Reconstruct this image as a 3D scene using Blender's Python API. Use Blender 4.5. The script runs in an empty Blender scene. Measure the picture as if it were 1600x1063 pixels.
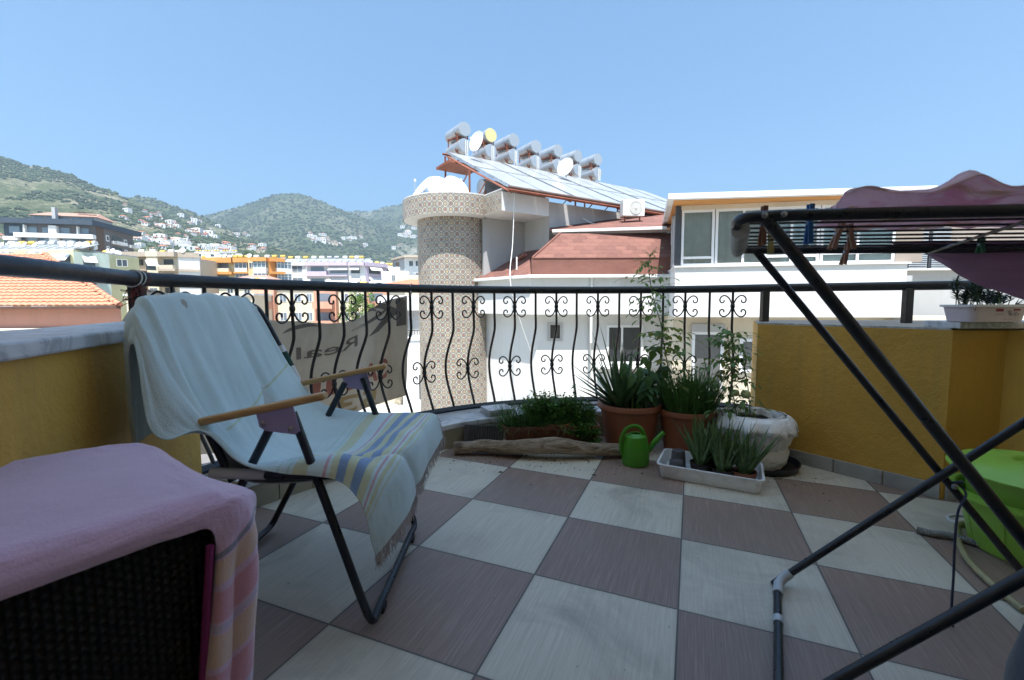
import bpy, bmesh, math, random
from mathutils import Vector, Matrix, noise
random.seed(7)
R = math.radians
SC = bpy.context.scene
COL = SC.collection
# ------------------------------------------------------------------ camera calibration (from the floor tiles, 0.45 m)
T = 0.45
FPX = 719.0; CH = 1.9897 * T; PIT = R(-4.4886); ROLD = R(1.2126); RNEW = R(-0.2)
def basis(rol):
    cp, sp = math.cos(PIT), math.sin(PIT); cr, sr = math.cos(rol), math.sin(rol)
    fw = Vector((0, cp, sp)); r = Vector((1, 0, 0)); u = r.cross(fw)
    return r*cr + u*sr, u*cr - r*sr, fw
Bo, Bn = basis(ROLD), basis(RNEW)
MF = Matrix([[sum(Bn[k][i]*Bo[k][j] for k in range(3)) for j in range(3)] for i in range(3)])
CAM = Vector((0, 0, CH))
FN = MF @ Vector((0, 0, 1)); FP = CAM - FN*CH          # the balcony floor falls a little to the right, for drainage
def fz(x, y): return FP.z - (FN.x*(x-FP.x) + FN.y*(y-FP.y))/FN.z
def ray(px, py): return Bn[2] + Bn[0]*((px-800)/FPX) - Bn[1]*((py-531.5)/FPX)
def at(px, py, Y): d = ray(px, py); return CAM + d*(Y/d.y)
def onz(px, py, z): d = ray(px, py); return CAM + d*((z-CH)/d.z)
def fl(px, py, z=0): d = ray(px, py); return CAM + d*(FN.dot(FP+Vector((0, 0, z))-CAM)/FN.dot(d))
# ------------------------------------------------------------------ tagging
WM = {}
def tag(o, label=None, cat=None, group=None, kind=None):
    if label: o['label'] = label
    if cat: o['category'] = cat
    if group: o['group'] = group
    if kind: o['kind'] = kind
    return o
def thing(name, label, cat, loc=(0, 0, 0), rz=0, group=None):
    o = bpy.data.objects.new(name, None); COL.objects.link(o)
    o.location = loc; o.rotation_euler = (0, 0, rz); o.empty_display_size = .1
    WM[o.name] = Matrix.Translation(loc) @ Matrix.Rotation(rz, 4, 'Z')
    return tag(o, label, cat, group)
def kids(o): return [c for c in KID.get(o.name, [])]
KID = {}
def copy_tree(o, parent=None):
    c = o.copy(); COL.objects.link(c)
    if parent is not None: c.parent = parent; KID.setdefault(parent.name, []).append(c)
    for ch in KID.get(o.name, []): copy_tree(ch, c)
    return c
# ------------------------------------------------------------------ mesh builder
def frame(d):
    d = Vector(d).normalized(); a = Vector((0, 0, 1)) if abs(d.z) < .95 else Vector((1, 0, 0))
    s = d.cross(a).normalized(); return s, s.cross(d).normalized(), d
class MB:
    def __init__(s): s.v = []; s.f = []; s.uv = {}
    def add(s, vs, fs, uvs=None):
        b = len(s.v); s.v += [Vector(v) for v in vs]
        for k, f in enumerate(fs):
            s.f.append([b+i for i in f])
            if uvs: s.uv[len(s.f)-1] = [uvs[i] for i in f]
        return s
    def box(s, c, d, rz=0, mx=None):
        m = mx or (Matrix.Translation(c) @ Matrix.Rotation(rz, 4, 'Z')); h = [x/2 for x in d]
        vs = [m @ Vector((h[0]*a, h[1]*b, h[2]*e)) for e in (-1, 1) for b in (-1, 1) for a in (-1, 1)]
        return s.add(vs, [(0, 2, 3, 1), (4, 5, 7, 6), (0, 1, 5, 4), (1, 3, 7, 5), (3, 2, 6, 7), (2, 0, 4, 6)])
    def prism(s, poly, z0, z1):
        n = len(poly)
        A = sum(poly[i][0]*poly[(i+1) % n][1]-poly[(i+1) % n][0]*poly[i][1] for i in range(n))
        if A < 0: poly = poly[::-1]
        zf = lambda z, p: z(p[0], p[1]) if callable(z) else z
        vs = [(p[0], p[1], zf(z0, p)) for p in poly]+[(p[0], p[1], zf(z1, p)) for p in poly]
        fs = [list(range(n))[::-1], list(range(n, 2*n))]+[(i, (i+1) % n, n+(i+1) % n, n+i) for i in range(n)]
        return s.add(vs, fs)
    def face(s, *vs): return s.add(vs, [list(range(len(vs)))])
    def plate(s, a, b, c, d, t):           # quad given thickness t along its normal
        a, b, c, d = map(Vector, (a, b, c, d)); n = (b-a).cross(d-a).normalized()*t
        return s.add([a, b, c, d, a-n, b-n, c-n, d-n], [(0, 1, 2, 3), (7, 6, 5, 4), (0, 4, 5, 1), (1, 5, 6, 2), (2, 6, 7, 3), (3, 7, 4, 0)])
    def tube(s, pts, r, n=10, cap=True, closed=False, flat=1.0):
        pts = [Vector(p) for p in pts]; m = len(pts); b = len(s.v); S = None
        for i, p in enumerate(pts):
            if closed: t = pts[(i+1) % m]-pts[i-1]
            else: t = pts[min(i+1, m-1)]-pts[max(i-1, 0)]
            if t.length < 1e-9: t = Vector((0, 0, 1))
            t.normalize()
            if S is None: S, U, _ = frame(t)
            else:
                S = S-t*S.dot(t)
                if S.length < 1e-6: S = frame(t)[0]
                S.normalize(); U = S.cross(t)
            rr = r[i] if isinstance(r, (list, tuple)) else r
            s.v += [p+(S*math.cos(2*math.pi*k/n)+U*math.sin(2*math.pi*k/n)*flat)*rr for k in range(n)]
        rng = range(m if closed else m-1)
        for i in rng:
            j = (i+1) % m
            for k in range(n): s.f.append([b+i*n+k, b+i*n+(k+1) % n, b+j*n+(k+1) % n, b+j*n+k])
        if cap and not closed:
            s.f.append([b+k for k in range(n)][::-1]); s.f.append([b+(m-1)*n+k for k in range(n)])
        return s
    def lathe(s, prof, n=32, c=(0, 0, 0), ax=None, sx=1, sy=1, cap=True, rz=0):
        b = len(s.v); c = Vector(c); mx = ax or Matrix.Identity(3); cr, sr = math.cos(rz), math.sin(rz)
        for (r, z) in prof:
            for k in range(n):
                a = 2*math.pi*k/n; x, y = r*math.cos(a)*sx, r*math.sin(a)*sy
                s.v.append(c+mx @ Vector((x*cr-y*sr, x*sr+y*cr, z)))
        for i in range(len(prof)-1):
            for k in range(n): s.f.append([b+i*n+k, b+i*n+(k+1) % n, b+(i+1)*n+(k+1) % n, b+(i+1)*n+k])
        if cap:
            s.f.append([b+k for k in range(n)][::-1]); e = b+(len(prof)-1)*n; s.f.append([e+k for k in range(n)])
        return s
    def cyl(s, a, b, r, n=16): return s.tube([a, b], r, n)
    def build(s, name, mat, parent=None, smooth=False, bevel=0, local=False, solid=0, sub=0, seg=2):
        me = bpy.data.meshes.new(name)
        vs = s.v
        if parent is not None and not local: inv = WM[parent.name].inverted(); vs = [inv @ v for v in vs]
        me.from_pydata([tuple(v) for v in vs], [], s.f)
        if s.uv:
            ul = me.uv_layers.new(name='UVMap')
            for pi, us in s.uv.items():
                p = me.polygons[pi]
                for k, li in enumerate(p.loop_indices): ul.data[li].uv = us[k]
        if mat: me.materials.append(mat)
        if smooth:
            me.polygons.foreach_set('use_smooth', [True]*len(me.polygons))
            me.set_sharp_from_angle(angle=R(42))
        me.update()
        o = bpy.data.objects.new(name, me); COL.objects.link(o)
        if parent is not None:
            o.parent = parent; KID.setdefault(parent.name, []).append(o); WM[o.name] = WM[parent.name]
        else: WM[o.name] = Matrix.Identity(4)
        if solid: m = o.modifiers.new('Solid', 'SOLIDIFY'); m.thickness = solid; m.offset = -1
        if bevel:
            m = o.modifiers.new('Bevel', 'BEVEL'); m.width = bevel; m.segments = seg; m.limit_method = 'ANGLE'; m.angle_limit = R(40)
        if sub: m = o.modifiers.new('Sub', 'SUBSURF'); m.levels = sub; m.render_levels = sub
        return o
def cr(P, t, closed=False):
    n = len(P); t = max(0, min(t, n-1-1e-9)); i = int(t); f = t-i
    g = lambda k: Vector(P[max(0, min(n-1, k))])
    a, b, c, d = g(i-1), g(i), g(i+1), g(i+2)
    return .5*((2*b)+(c-a)*f+(2*a-5*b+4*c-d)*f*f+(3*b-a-3*c+d)*f**3)
def spline(P, k=8): return [cr(P, i/k) for i in range((len(P)-1)*k+1)]
# ------------------------------------------------------------------ materials
def nt(name):
    m = bpy.data.materials.new(name); m.use_nodes = True; t = m.node_tree; b = t.nodes['Principled BSDF']; return m, t, b
class G:
    "tiny node helper"
    def __init__(s, t, coord='Object'):
        s.t = t; s.tc = t.nodes.new('ShaderNodeTexCoord'); s.co = s.tc.outputs[coord]
    def n(s, typ, ins=None, **kw):
        nd = s.t.nodes.new('ShaderNode'+typ)
        for k, v in kw.items(): setattr(nd, k, v)
        for k, v in (ins or {}).items():
            if isinstance(v, bpy.types.NodeSocket): s.t.links.new(v, nd.inputs[k])
            else: nd.inputs[k].default_value = v
        return nd
    def m(s, op, a, b=0.0, c=None):
        i = {0: a, 1: b}
        if c is not None: i[2] = c
        return s.n('Math', i, operation=op).outputs[0]
    def noise(s, scale, detail=4, rough=.55, vec=None, dist=0):
        return s.n('TexNoise', {'Vector': vec or s.co, 'Scale': scale, 'Detail': detail, 'Roughness': rough, 'Distortion': dist}).outputs['Fac']
    def ramp(s, fac, stops):
        r = s.n('ValToRGB', {'Fac': fac}); e = r.color_ramp.elements
        while len(e) < len(stops): e.new(0.5)
        for el, (p, c) in zip(e, stops): el.position = p; el.color = (*c, 1) if len(c) == 3 else c
        return r.outputs[0]
    def mix(s, f, a, b):
        c4 = lambda c: (*c, 1) if isinstance(c, tuple) and len(c) == 3 else c
        return s.n('Mix', {0: f, 6: c4(a), 7: c4(b)}, data_type='RGBA').outputs[2]
    def xyz(s, vec=None): return s.n('SeparateXYZ', {0: vec or s.co}).outputs
    def mapv(s, sc=(1, 1, 1), rot=(0, 0, 0), loc=(0, 0, 0), vec=None): return s.n('Mapping', {0: vec or s.co, 1: loc, 2: rot, 3: sc}).outputs[0]
    def bump(s, b, h, strength=.3, dist=.01):
        n = s.n('Bump', {'Height': h, 'Strength': strength, 'Distance': dist}); s.t.links.new(n.outputs[0], b.inputs['Normal'])
MATS = {}
def mat(name, c, rough=.6, metal=0, var=.15, vs=3, bump=0, bs=40, bd=.004, spec=.5, dirt=None, ds=1.2, coat=0, sheen=0, trans=0, rv=.1):
    if name in MATS: return MATS[name]
    m, t, b = nt(name); g = G(t)
    n1 = g.noise(vs, 5)
    col = g.ramp(n1, [(.3, tuple(max(0, x*(1-var)) for x in c)), (.7, tuple(min(1, x*(1+var)) for x in c))])
    if dirt:
        n2 = g.noise(ds, 8, .65, dist=.6); f = g.n('MapRange', {0: n2, 1: .52, 2: .75}).outputs[0]
        col = g.mix(g.m('MULTIPLY', f, .8), col, dirt)
    t.links.new(col, b.inputs['Base Color'])
    b.inputs['Metallic'].default_value = metal; b.inputs['Specular IOR Level'].default_value = spec
    r = g.n('MapRange', {0: g.noise(vs*4, 3), 1: .3, 2: .7, 3: max(0, rough-rv), 4: min(1, rough+rv)}).outputs[0]
    t.links.new(r, b.inputs['Roughness'])
    if coat: b.inputs['Coat Weight'].default_value = coat; b.inputs['Coat Roughness'].default_value = .15
    if sheen: b.inputs['Sheen Weight'].default_value = sheen
    if trans: b.inputs['Transmission Weight'].default_value = trans
    if bump: g.bump(b, g.noise(bs, 6, .6), bump, bd)
    MATS[name] = m; return m
# ------------------------------------------------------------------ world, sun, camera
EL, AZ = 68.0, -177.0        # the sun stands high behind the camera
w = bpy.data.worlds.new('World'); SC.world = w; w.use_nodes = True
wt = w.node_tree; bg = wt.nodes['Background']
sky = wt.nodes.new('ShaderNodeTexSky'); sky.sky_type = 'NISHITA'; sky.sun_disc = False
sky.sun_elevation = R(EL); sky.sun_rotation = R(AZ); sky.air_density = 1.0; sky.dust_density = 1.7; sky.ozone_density = 1.6; sky.altitude = 20
tn = wt.nodes.new('ShaderNodeMix'); tn.data_type = 'RGBA'; tn.blend_type = 'MULTIPLY'; tn.inputs[0].default_value = 1; tn.inputs[7].default_value = (.64, .91, 1.03, 1)
wt.links.new(sky.outputs[0], tn.inputs[6]); wt.links.new(tn.outputs[2], bg.inputs[0]); bg.inputs[1].default_value = .085
sl = bpy.data.lights.new('Sun', 'SUN'); sl.energy = 4.4; sl.angle = R(.53); sl.color = (1, .98, .95)
so = bpy.data.objects.new('Sun', sl); COL.objects.link(so)
sd = Vector((math.sin(R(AZ))*math.cos(R(EL)), math.cos(R(AZ))*math.cos(R(EL)), math.sin(R(EL))))
so.rotation_euler = sd.to_track_quat('Z', 'Y').to_euler(); so.location = (0, -5, 30)
cd = bpy.data.cameras.new('Camera'); cam = bpy.data.objects.new('Camera', cd); COL.objects.link(cam)
cd.sensor_width = 36; cd.lens = FPX/1600*36; cd.clip_end = 30000; cd.clip_start = .02
cam.matrix_world = Matrix.Translation(CAM) @ Matrix((Bn[0], Bn[1], -Bn[2])).transposed().to_4x4()
cd.dof.use_dof = True; cd.dof.focus_distance = 4.5; cd.dof.aperture_fstop = 6.3
SC.camera = cam
SC.view_settings.view_transform = 'Standard'; SC.view_settings.look = 'None'; SC.view_settings.gamma = 1
SC.view_settings.exposure = 1.48
# ------------------------------------------------------------------ balcony: floor, curb, walls
def mat_floor():
    m, t, b = nt('floor_tile'); g = G(t); x, y, z = g.xyz()
    u = g.m('DIVIDE', x, T); v = g.m('DIVIDE', y, T)
    fu, fv = g.m('FLOOR', u), g.m('FLOOR', v)
    par = g.m('PINGPONG', g.m('ADD', fu, fv), 1.0)
    du = g.m('PINGPONG', u, .5); dv = g.m('PINGPONG', v, .5)
    grout = g.m('LESS_THAN', g.m('MINIMUM', du, dv), .0058)
    rnd = g.n('TexWhiteNoise', {0: g.n('CombineXYZ', {0: fu, 1: fv}).outputs[0]}, noise_dimensions='2D').outputs[0]
    off = g.m('MULTIPLY', rnd, 20)
    sv = g.n('CombineXYZ', {0: g.m('MULTIPLY', x, 160), 1: g.m('ADD', g.m('MULTIPLY', y, 3.5), off), 2: 0}).outputs[0]
    st = g.noise(1, 4, .75, vec=sv)
    sv2 = g.n('CombineXYZ', {0: g.m('MULTIPLY', x, 420), 1: g.m('ADD', g.m('MULTIPLY', y, 7), off), 2: 3}).outputs[0]
    st2 = g.noise(1, 3, .6, vec=sv2)
    s = g.m('ADD', g.m('MULTIPLY', st, .55), g.m('MULTIPLY', st2, .45))
    light = g.ramp(s, [(.30, (.44, .395, .31)), (.55, (.60, .55, .45)), (.72, (.70, .65, .55))])
    dark = g.ramp(s, [(.30, (.19, .125, .095)), (.52, (.27, .187, .15)), (.72, (.43, .33, .275))])
    c = g.mix(par, light, dark)                      # pingpong: odd sum = 1
    tone = g.n('HueSaturation', {'Value': g.n('MapRange', {0: rnd, 3: .93, 4: 1.05}).outputs[0], 'Color': c}).outputs[0]
    dn = g.noise(2.3, 8, .65, dist=.8); df = g.n('MapRange', {0: dn, 1: .5, 2: .78, 3: 0, 4: .7}).outputs[0]
    c2 = g.mix(df, tone, (.2, .17, .135))
    sp = g.noise(38, 2, .4); sf = g.n('MapRange', {0: sp, 1: .735, 2: .76}).outputs[0]
    c2 = g.mix(g.m('MULTIPLY', sf, .45), c2, (.1, .075, .05))
    edge = g.n('MapRange', {0: g.m('MINIMUM', du, dv), 1: .0, 2: .03, 3: .4, 4: 0}).outputs[0]
    c2 = g.mix(g.m('MULTIPLY', edge, g.noise(5, 4)), c2, (.12, .1, .08))
    c3 = g.mix(grout, c2, g.mix(g.noise(4, 4), (.06, .055, .05), (.17, .16, .145)))
    t.links.new(c3, b.inputs['Base Color'])
    rr = g.m('ADD', g.m('MULTIPLY', g.noise(3.1, 5), .28), g.m('MULTIPLY', st, .12)); rr = g.m('ADD', rr, g.m('MULTIPLY', grout, .4))
    t.links.new(g.m('ADD', rr, .2), b.inputs['Roughness']); b.inputs['Specular IOR Level'].default_value = .5
    g.bump(b, g.m('ADD', g.m('MULTIPLY', grout, -1), g.m('MULTIPLY', st, .12)), .5, .0015)
    return m
cy_, sy_ = math.cos(-.370363054), math.sin(-.370363054)
tile_u = MF @ Vector((cy_, sy_, 0)); tile_v = MF @ Vector((-sy_, cy_, 0))
d0 = (-1.98878403*T, 5.10861443*T)
org = CAM + MF @ (Vector((d0[0]*cy_-d0[1]*sy_, d0[0]*sy_+d0[1]*cy_, -CH)))
FMX = Matrix((tile_u, tile_v, FN)).transposed().to_4x4(); FMX.translation = org
rail_pl = [(-1.16, .15), (-1.20, .65), (-1.245, 1.13), (-1.31, 1.4), (-1.385, 1.71), (-1.31, 1.98), (-1.175, 2.26), (-.95, 2.54), (-.755, 2.77), (-.53, 2.97), (-.27, 3.15), (.05, 3.28), (.42, 3.36), (.8, 3.375), (1.13, 3.32), (1.42, 3.19), (1.66, 3.03)]
curb_in = [(-1.12, 1.86), (-.95, 2.12), (-.72, 2.41), (-.508, 2.63), (-.36, 2.79), (-.12, 2.94), (.12, 3.04), (.42, 3.095), (.8, 3.10), (1.1, 3.05), (1.35, 2.94), (1.53, 2.835)]
curb_in = [tuple(p) for p in spline([(*p, 0) for p in curb_in], 5)]; curb_in = [(p[0], p[1]) for p in curb_in]
curb_out = []
for i, p in enumerate(curb_in):
    a = Vector(curb_in[max(0, i-1)]); b_ = Vector(curb_in[min(len(curb_in)-1, i+1)]); t_ = (b_-a).normalized()
    curb_out.append((p[0]-t_.y*.39, p[1]+t_.x*.39))
curb_out = [(-1.55, 2.0)]+curb_out[1:-1]+[(1.72, 3.3)]
inv = FMX.inverted()
fpoly = [(-1.0, -1.2)]+[(-1.2, 1.6)]+[(p[0]+(o[0]-p[0])*.3, p[1]+(o[1]-p[1])*.3) for p, o in zip(curb_in, curb_out)]+[(1.75, 2.9), (2.5, 2.3), (2.5, -1.2)]
mb = MB(); lp = [inv @ Vector((x, y, fz(x, y))) for x, y in fpoly]; mb.prism([(p.x, p.y) for p in lp], -.18, 0)
fo = mb.build('balcony_floor', mat_floor()); fo.matrix_world = FMX; tag(fo, kind='structure')

def mat_paint(name, c, dirt, vs=1.6):
    m, t, b = nt(name); g = G(t)
    n = g.noise(vs, 8, .6, dist=.4); col = g.ramp(n, [(.3, tuple(x*.80 for x in c)), (.7, tuple(min(1, x*1.08) for x in c))])
    st = g.noise(1, 5, .7, vec=g.mapv((9, 9, .8))); f = g.n('MapRange', {0: st, 1: .5, 2: .78, 3: 0, 4: .6}).outputs[0]
    col = g.mix(f, col, dirt)
    t.links.new(col, b.inputs['Base Color']); b.inputs['Roughness'].default_value = .62
    h = g.m('ADD', g.noise(26, 5, .65), g.m('MULTIPLY', g.noise(110, 3), .35)); g.bump(b, g.m('ADD', h, g.m('MULTIPLY', g.noise(7, 3), .8)), .8, .008)
    return m
M_yel = mat_paint('yellow_paint', (.64, .365, .06), (.42, .27, .07))
M_own = mat_paint('own_building_cream', (.62, .56, .45), (.4, .35, .28))
def mat_marble():
    m, t, b = nt('white_marble'); g = G(t)
    n = g.noise(4, 9, .62, dist=1.6); v = g.m('ABSOLUTE', g.m('SUBTRACT', n, .5))
    col = g.ramp(v, [(0, (.36, .37, .39)), (.05, (.55, .56, .57)), (.25, (.66, .66, .66))])
    df = g.n('MapRange', {0: g.noise(9, 8, .7), 1: .55, 2: .8, 3: 0, 4: .5}).outputs[0]
    t.links.new(g.mix(df, col, (.33, .3, .25)), b.inputs['Base Color']); b.inputs['Roughness'].default_value = .42
    g.bump(b, g.noise(60, 5), .15, .002)
    return m
M_marble = mat_marble()
M_curb = mat('curb_tile', (.34, .29, .2), .45, var=.2, vs=5, dirt=(.16, .13, .09))
M_skirt = mat('skirting_tile', (.36, .36, .35), .4, var=.15, vs=8, dirt=(.2, .18, .15), ds=5)
M_grout = mat('grout', (.1, .085, .07), .9)
# left parapet
lw = thing('parapet_wall', 'low mustard yellow balcony wall under a thick grey marble ledge, beside the folding chair', 'wall', (-1.1, 1, fz(-1.1, 1)))
li = [(-.78, -1.2), (-.84, .2), (-.905, .82), (-1.09, 1.36), (-1.26, 1.86)]
lo = [(-1.26, 1.86), (-1.62, 1.98), (-1.56, 1.8), (-1.36, 1.3), (-1.26, .82), (-1.16, -.1), (-1.12, -1.2)]
mb = MB(); mb.prism([(-.8, -1.2), (-.86, .2), (-.93, .82), (-1.115, 1.36), (-1.26, 1.82), (-1.56, 1.94), (-1.5, 1.75), (-1.33, 1.3), (-1.22, .8), (-1.12, -1.2)], -.2, .795); mb.build('wall', M_yel, lw)
mb = MB(); mb.prism(li+lo[1:], .795, .83); mb.build('marble_ledge', M_marble, lw, bevel=.006)
# right parapet
rw = thing('parapet_wall', 'mustard yellow balcony wall with a corner and tiled skirting, behind the drying rack', 'wall', (2, 2.5, fz(2, 2.5)))
ri = [(1.515, 2.833), (2.067, 2.153), (2.285, 2.12), (2.32, -1.2)]
ro = [(3.1, -1.2), (3.1, 3.1), (1.95, 3.32), (1.73, 3.3)]
mb = MB(); mb.prism(ri+ro, -.2, .765); mb.build('wall', M_yel, rw)
mb = MB(); mb.prism([(1.512, 2.838), (2.063, 2.157), (2.09, 2.18), (1.53, 2.87)], .7655, .776); mb.build('plaster_edge', mat('rough_plaster', (.5, .5, .48), .9, var=.3, vs=30, bump=.6, bs=60, bd=.01, dirt=(.2, .17, .12), ds=12), rw)
mb = MB(); mb.prism([(1.531, 2.871), (2.091, 2.181), (3.09, 2.0), (3.09, 3.09), (1.95, 3.31), (1.74, 3.29)], .7655, .7735); mb.build('wall_top', mat('beige_ledge', (.42, .33, .25), .8, var=.12, dirt=(.25, .2, .16)), rw)
sk = MB(); prev = None
def strip(a, b_, n, z0, z1, out, gap, name, m_, parent):
    a, b_ = Vector(a), Vector(b_); d = (b_-a); L = d.length; d.normalize(); nn = Vector((-d.y, d.x))*out
    for k in range(n):
        p0 = a+d*(L*k/n+gap/2); p1 = a+d*(L*(k+1)/n-gap/2)
        q = MB(); q.prism([tuple(p0), tuple(p1), tuple(p1+nn), tuple(p0+nn)], lambda x, y: fz(x, y)+z0, lambda x, y: fz(x, y)+z1)
        sk.add(q.v, q.f)
strip((1.512, 2.837), (2.063, 2.155), 4, .0, .075, -.012, .004, '', None, None)
strip((2.075, 2.148), (2.284, 2.118), 1, .0, .075, -.012, .004, '', None, None)
strip((2.288, 2.10), (2.31, -.5), 10, .0, .075, -.012, .004, '', None, None)
sk.build('skirting', M_skirt, rw, bevel=.002)
ms = thing('marble_slab', 'loose white marble slab on the yellow wall corner under the plastic tub', 'marble slab', (2.2, 2.15, .766))
MB().box((2.42, 2.19, .7905), (.72, .2, .032), -.05).build('marble_slab_stone', M_marble, ms, bevel=.004)
# curb
cb = thing('curb', 'low curved curb of beige tiles with a white marble top under the railing', 'curb', (.2, 3.1, 0))
mb = MB(); ci = [(p[0]+(o[0]-p[0])*.04, p[1]+(o[1]-p[1])*.04) for p, o in zip(curb_in, curb_out)]
co = [(p[0]+(o[0]-p[0])*.95, p[1]+(o[1]-p[1])*.95) for p, o in zip(curb_in, curb_out)]
mb.prism(ci+co[::-1], -.2, .125); mb.build('core', M_grout, cb)
mb = MB(); L = 0; pts = [Vector(p) for p in ci]; seg = [(pts[i+1]-pts[i]).length for i in range(len(pts)-1)]; tot = sum(seg)
def along(s):
    for i, l in enumerate(seg):
        if s <= l or i == len(seg)-1:
            d = (pts[i+1]-pts[i])/l; return pts[i]+d*s, Vector((d.y, -d.x))
        s -= l
nt_ = int(tot/.155)
for k in range(nt_):
    a, na = along(tot*k/nt_+.002); b_, nb = along(tot*(k+1)/nt_-.002)
    mb.prism([tuple(a), tuple(b_), tuple(b_+nb*.009), tuple(a+na*.009)], lambda x, y: fz(x, y), .126)
mb.build('face_tile', M_curb, cb, bevel=.0015)
mb = MB(); mb.prism(curb_in+curb_out[::-1], .127, .16); mb.build('marble_top', M_marble, cb, bevel=.005)
s1 = thing('marble_slab', 'small stack of two spare marble slabs on the curb left of the planter', 'marble slab', (-.1, 3.03, .16))
MB().box((-.11, 3.05, .172), (.17, .15, .022), .5).build('marble_slab_lower', M_marble, s1, bevel=.003)
MB().box((-.1, 3.04, .195), (.18, .16, .022), .42).build('marble_slab_upper', M_marble, s1, bevel=.003)
# own building: unseen back wall; ceiling slab and upper wall sized to shade balcony
ob = thing('apartment_building', 'mustard yellow apartment building the balcony belongs to, unseen behind and above the camera, sized to shade the balcony', 'building', (0, -1.5, -9))
MB().box((0, -1.45, -3.2), (16, .3, 11.8)).build('back_wall', M_own, ob)
MB().box((0, -.1, 2.72), (16, 2.4, .2)).build('ceiling_slab', mat('ceiling_paint', (.7, .68, .62), .8), ob)
MB().box((0, 1.02, 4.85), (16, .2, 4.06)).build('upper_wall', M_own, ob)
MB().box((0.3, .4, -4.75), (6.2, 3.4, 8.9)).build('lower_storeys', M_own, ob)
MB().box((.2, -1.29, 1.05), (1.6, .04, 2.1)).build('balcony_door', mat('door_glass', (.05, .06, .07), .1), ob)
# ------------------------------------------------------------------ railing
M_iron = mat('black_iron', (.012, .014, .018), .38, var=.3, vs=12, bump=.25, bs=50, bd=.002, spec=.5, dirt=(.05, .035, .025), ds=14)
RZ = .993
rl = thing('balcony_railing', 'black wrought iron railing with bellied balusters and scrolls along the curved balcony edge', 'railing', (.2, 3.2, .16))
RC = spline([(*p, 0) for p in rail_pl], 12)
MB().tube([(p.x, p.y, RZ) for p in RC]+[(1.665, 3.027, RZ)], .027, 14).build('handrail', M_iron, rl, smooth=True)
i0 = next(i for i, p in enumerate(RC) if p.y > 1.76)
mb = MB(); bar = [Vector((p.x, p.y, .187+.0)) for p in RC[i0:]]
mb.tube(bar, .019, 4, flat=1.0); mb.build('bottom_rail', M_iron, rl)
def post(x, y, z0, z1, s=.042, rz=0):
    return MB().box((x, y, (z0+z1)/2), (s, s, z1-z0), rz).build('post', M_iron, rl, bevel=.004)
post(-1.385, 1.71, .83, .98, .045, .3); post(1.66, 3.03, .774, .98, .044); post(2.34, 2.73, .774, .98, .042)
MB().tube([(1.66, 3.03, RZ), (2.34, 2.735, RZ), (3.1, 2.4, RZ)], .0265, 14).build('handrail', M_iron, rl, smooth=True)
def scroll_mb(mb, c, sx, s, side):
    # C scroll beside a baluster: touches it at c, both ends curl in.  side vector `sx` lies along the rail
    up = Vector((0, 0, 1))
    H_ = [(4, 0), (8, 20), (20, 48), (37, 66), (55, 72), (72, 64), (81, 46), (77, 29), (64, 23), (54, 31), (55, 43)]
    P = [(x, -z) for x, z in H_[:0:-1]]+H_
    pts = [c+sx*side*p.x*.001*s+up*p.y*.001*s for p in spline([(x, z, 0) for x, z in P], 3)]
    mb.tube(pts, .0049, 6)
def baluster(px, scrolls):
    ta = (px-800)/FPX; best = None
    for i in range(len(RC)-1):
        a, b_ = RC[i], RC[i+1]; fa = a.x-ta*a.y; fb = b_.x-ta*b_.y
        if fa <= 0 <= fb and a.y > 1.7: best = a.lerp(b_, -fa/(fb-fa+1e-12)), (b_-a).normalized(); break
    p, t = best; out = Vector((-t.y, t.x, 0)); z0, z1 = .196, .972
    prof = []
    for k in range(29):
        z = z1+(z0-z1)*k/28; q = (z1-z)/(z1-z0)
        bl = 0
        if q > .33: bl = math.sin((q-.33)/.67*math.pi); bl = bl**1.25*.118
        if .2 < q < .36: bl -= .006*math.sin((q-.2)/.16*math.pi)
        prof.append(Vector((p.x, p.y, z))+out*bl)
    prof.append(Vector((p.x, p.y, z0-.01)))
    b = MB().tube(prof, .0086, 8).build('baluster', M_iron, rl, smooth=True)
    if scrolls:
        for q in (.125, .69):
            k = q*28; c = prof[int(k)].lerp(prof[int(k)+1], k-int(k))
            m = MB(); scroll_mb(m, c, t, 1.0, 1); scroll_mb(m, c, t, 1.0, -1)
            m.lathe([(.009, -.018), (.0135, -.012), (.0155, 0), (.0135, .012), (.009, .018)], 10, c)
            m.build('scroll', M_iron, b, smooth=True)
bx = [271.8, 322, 372.5, 418, 457.6, 498.7, 536.6, 572, 607.6, 641.7, 674.9, 707.9, 740.2, 772.7, 804.3, 837, 869.3, 901, 934, 967.3, 1001, 1035.6, 1070, 1108, 1144]
for k, x in enumerate(bx): baluster(x, k % 2 == 0)
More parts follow.
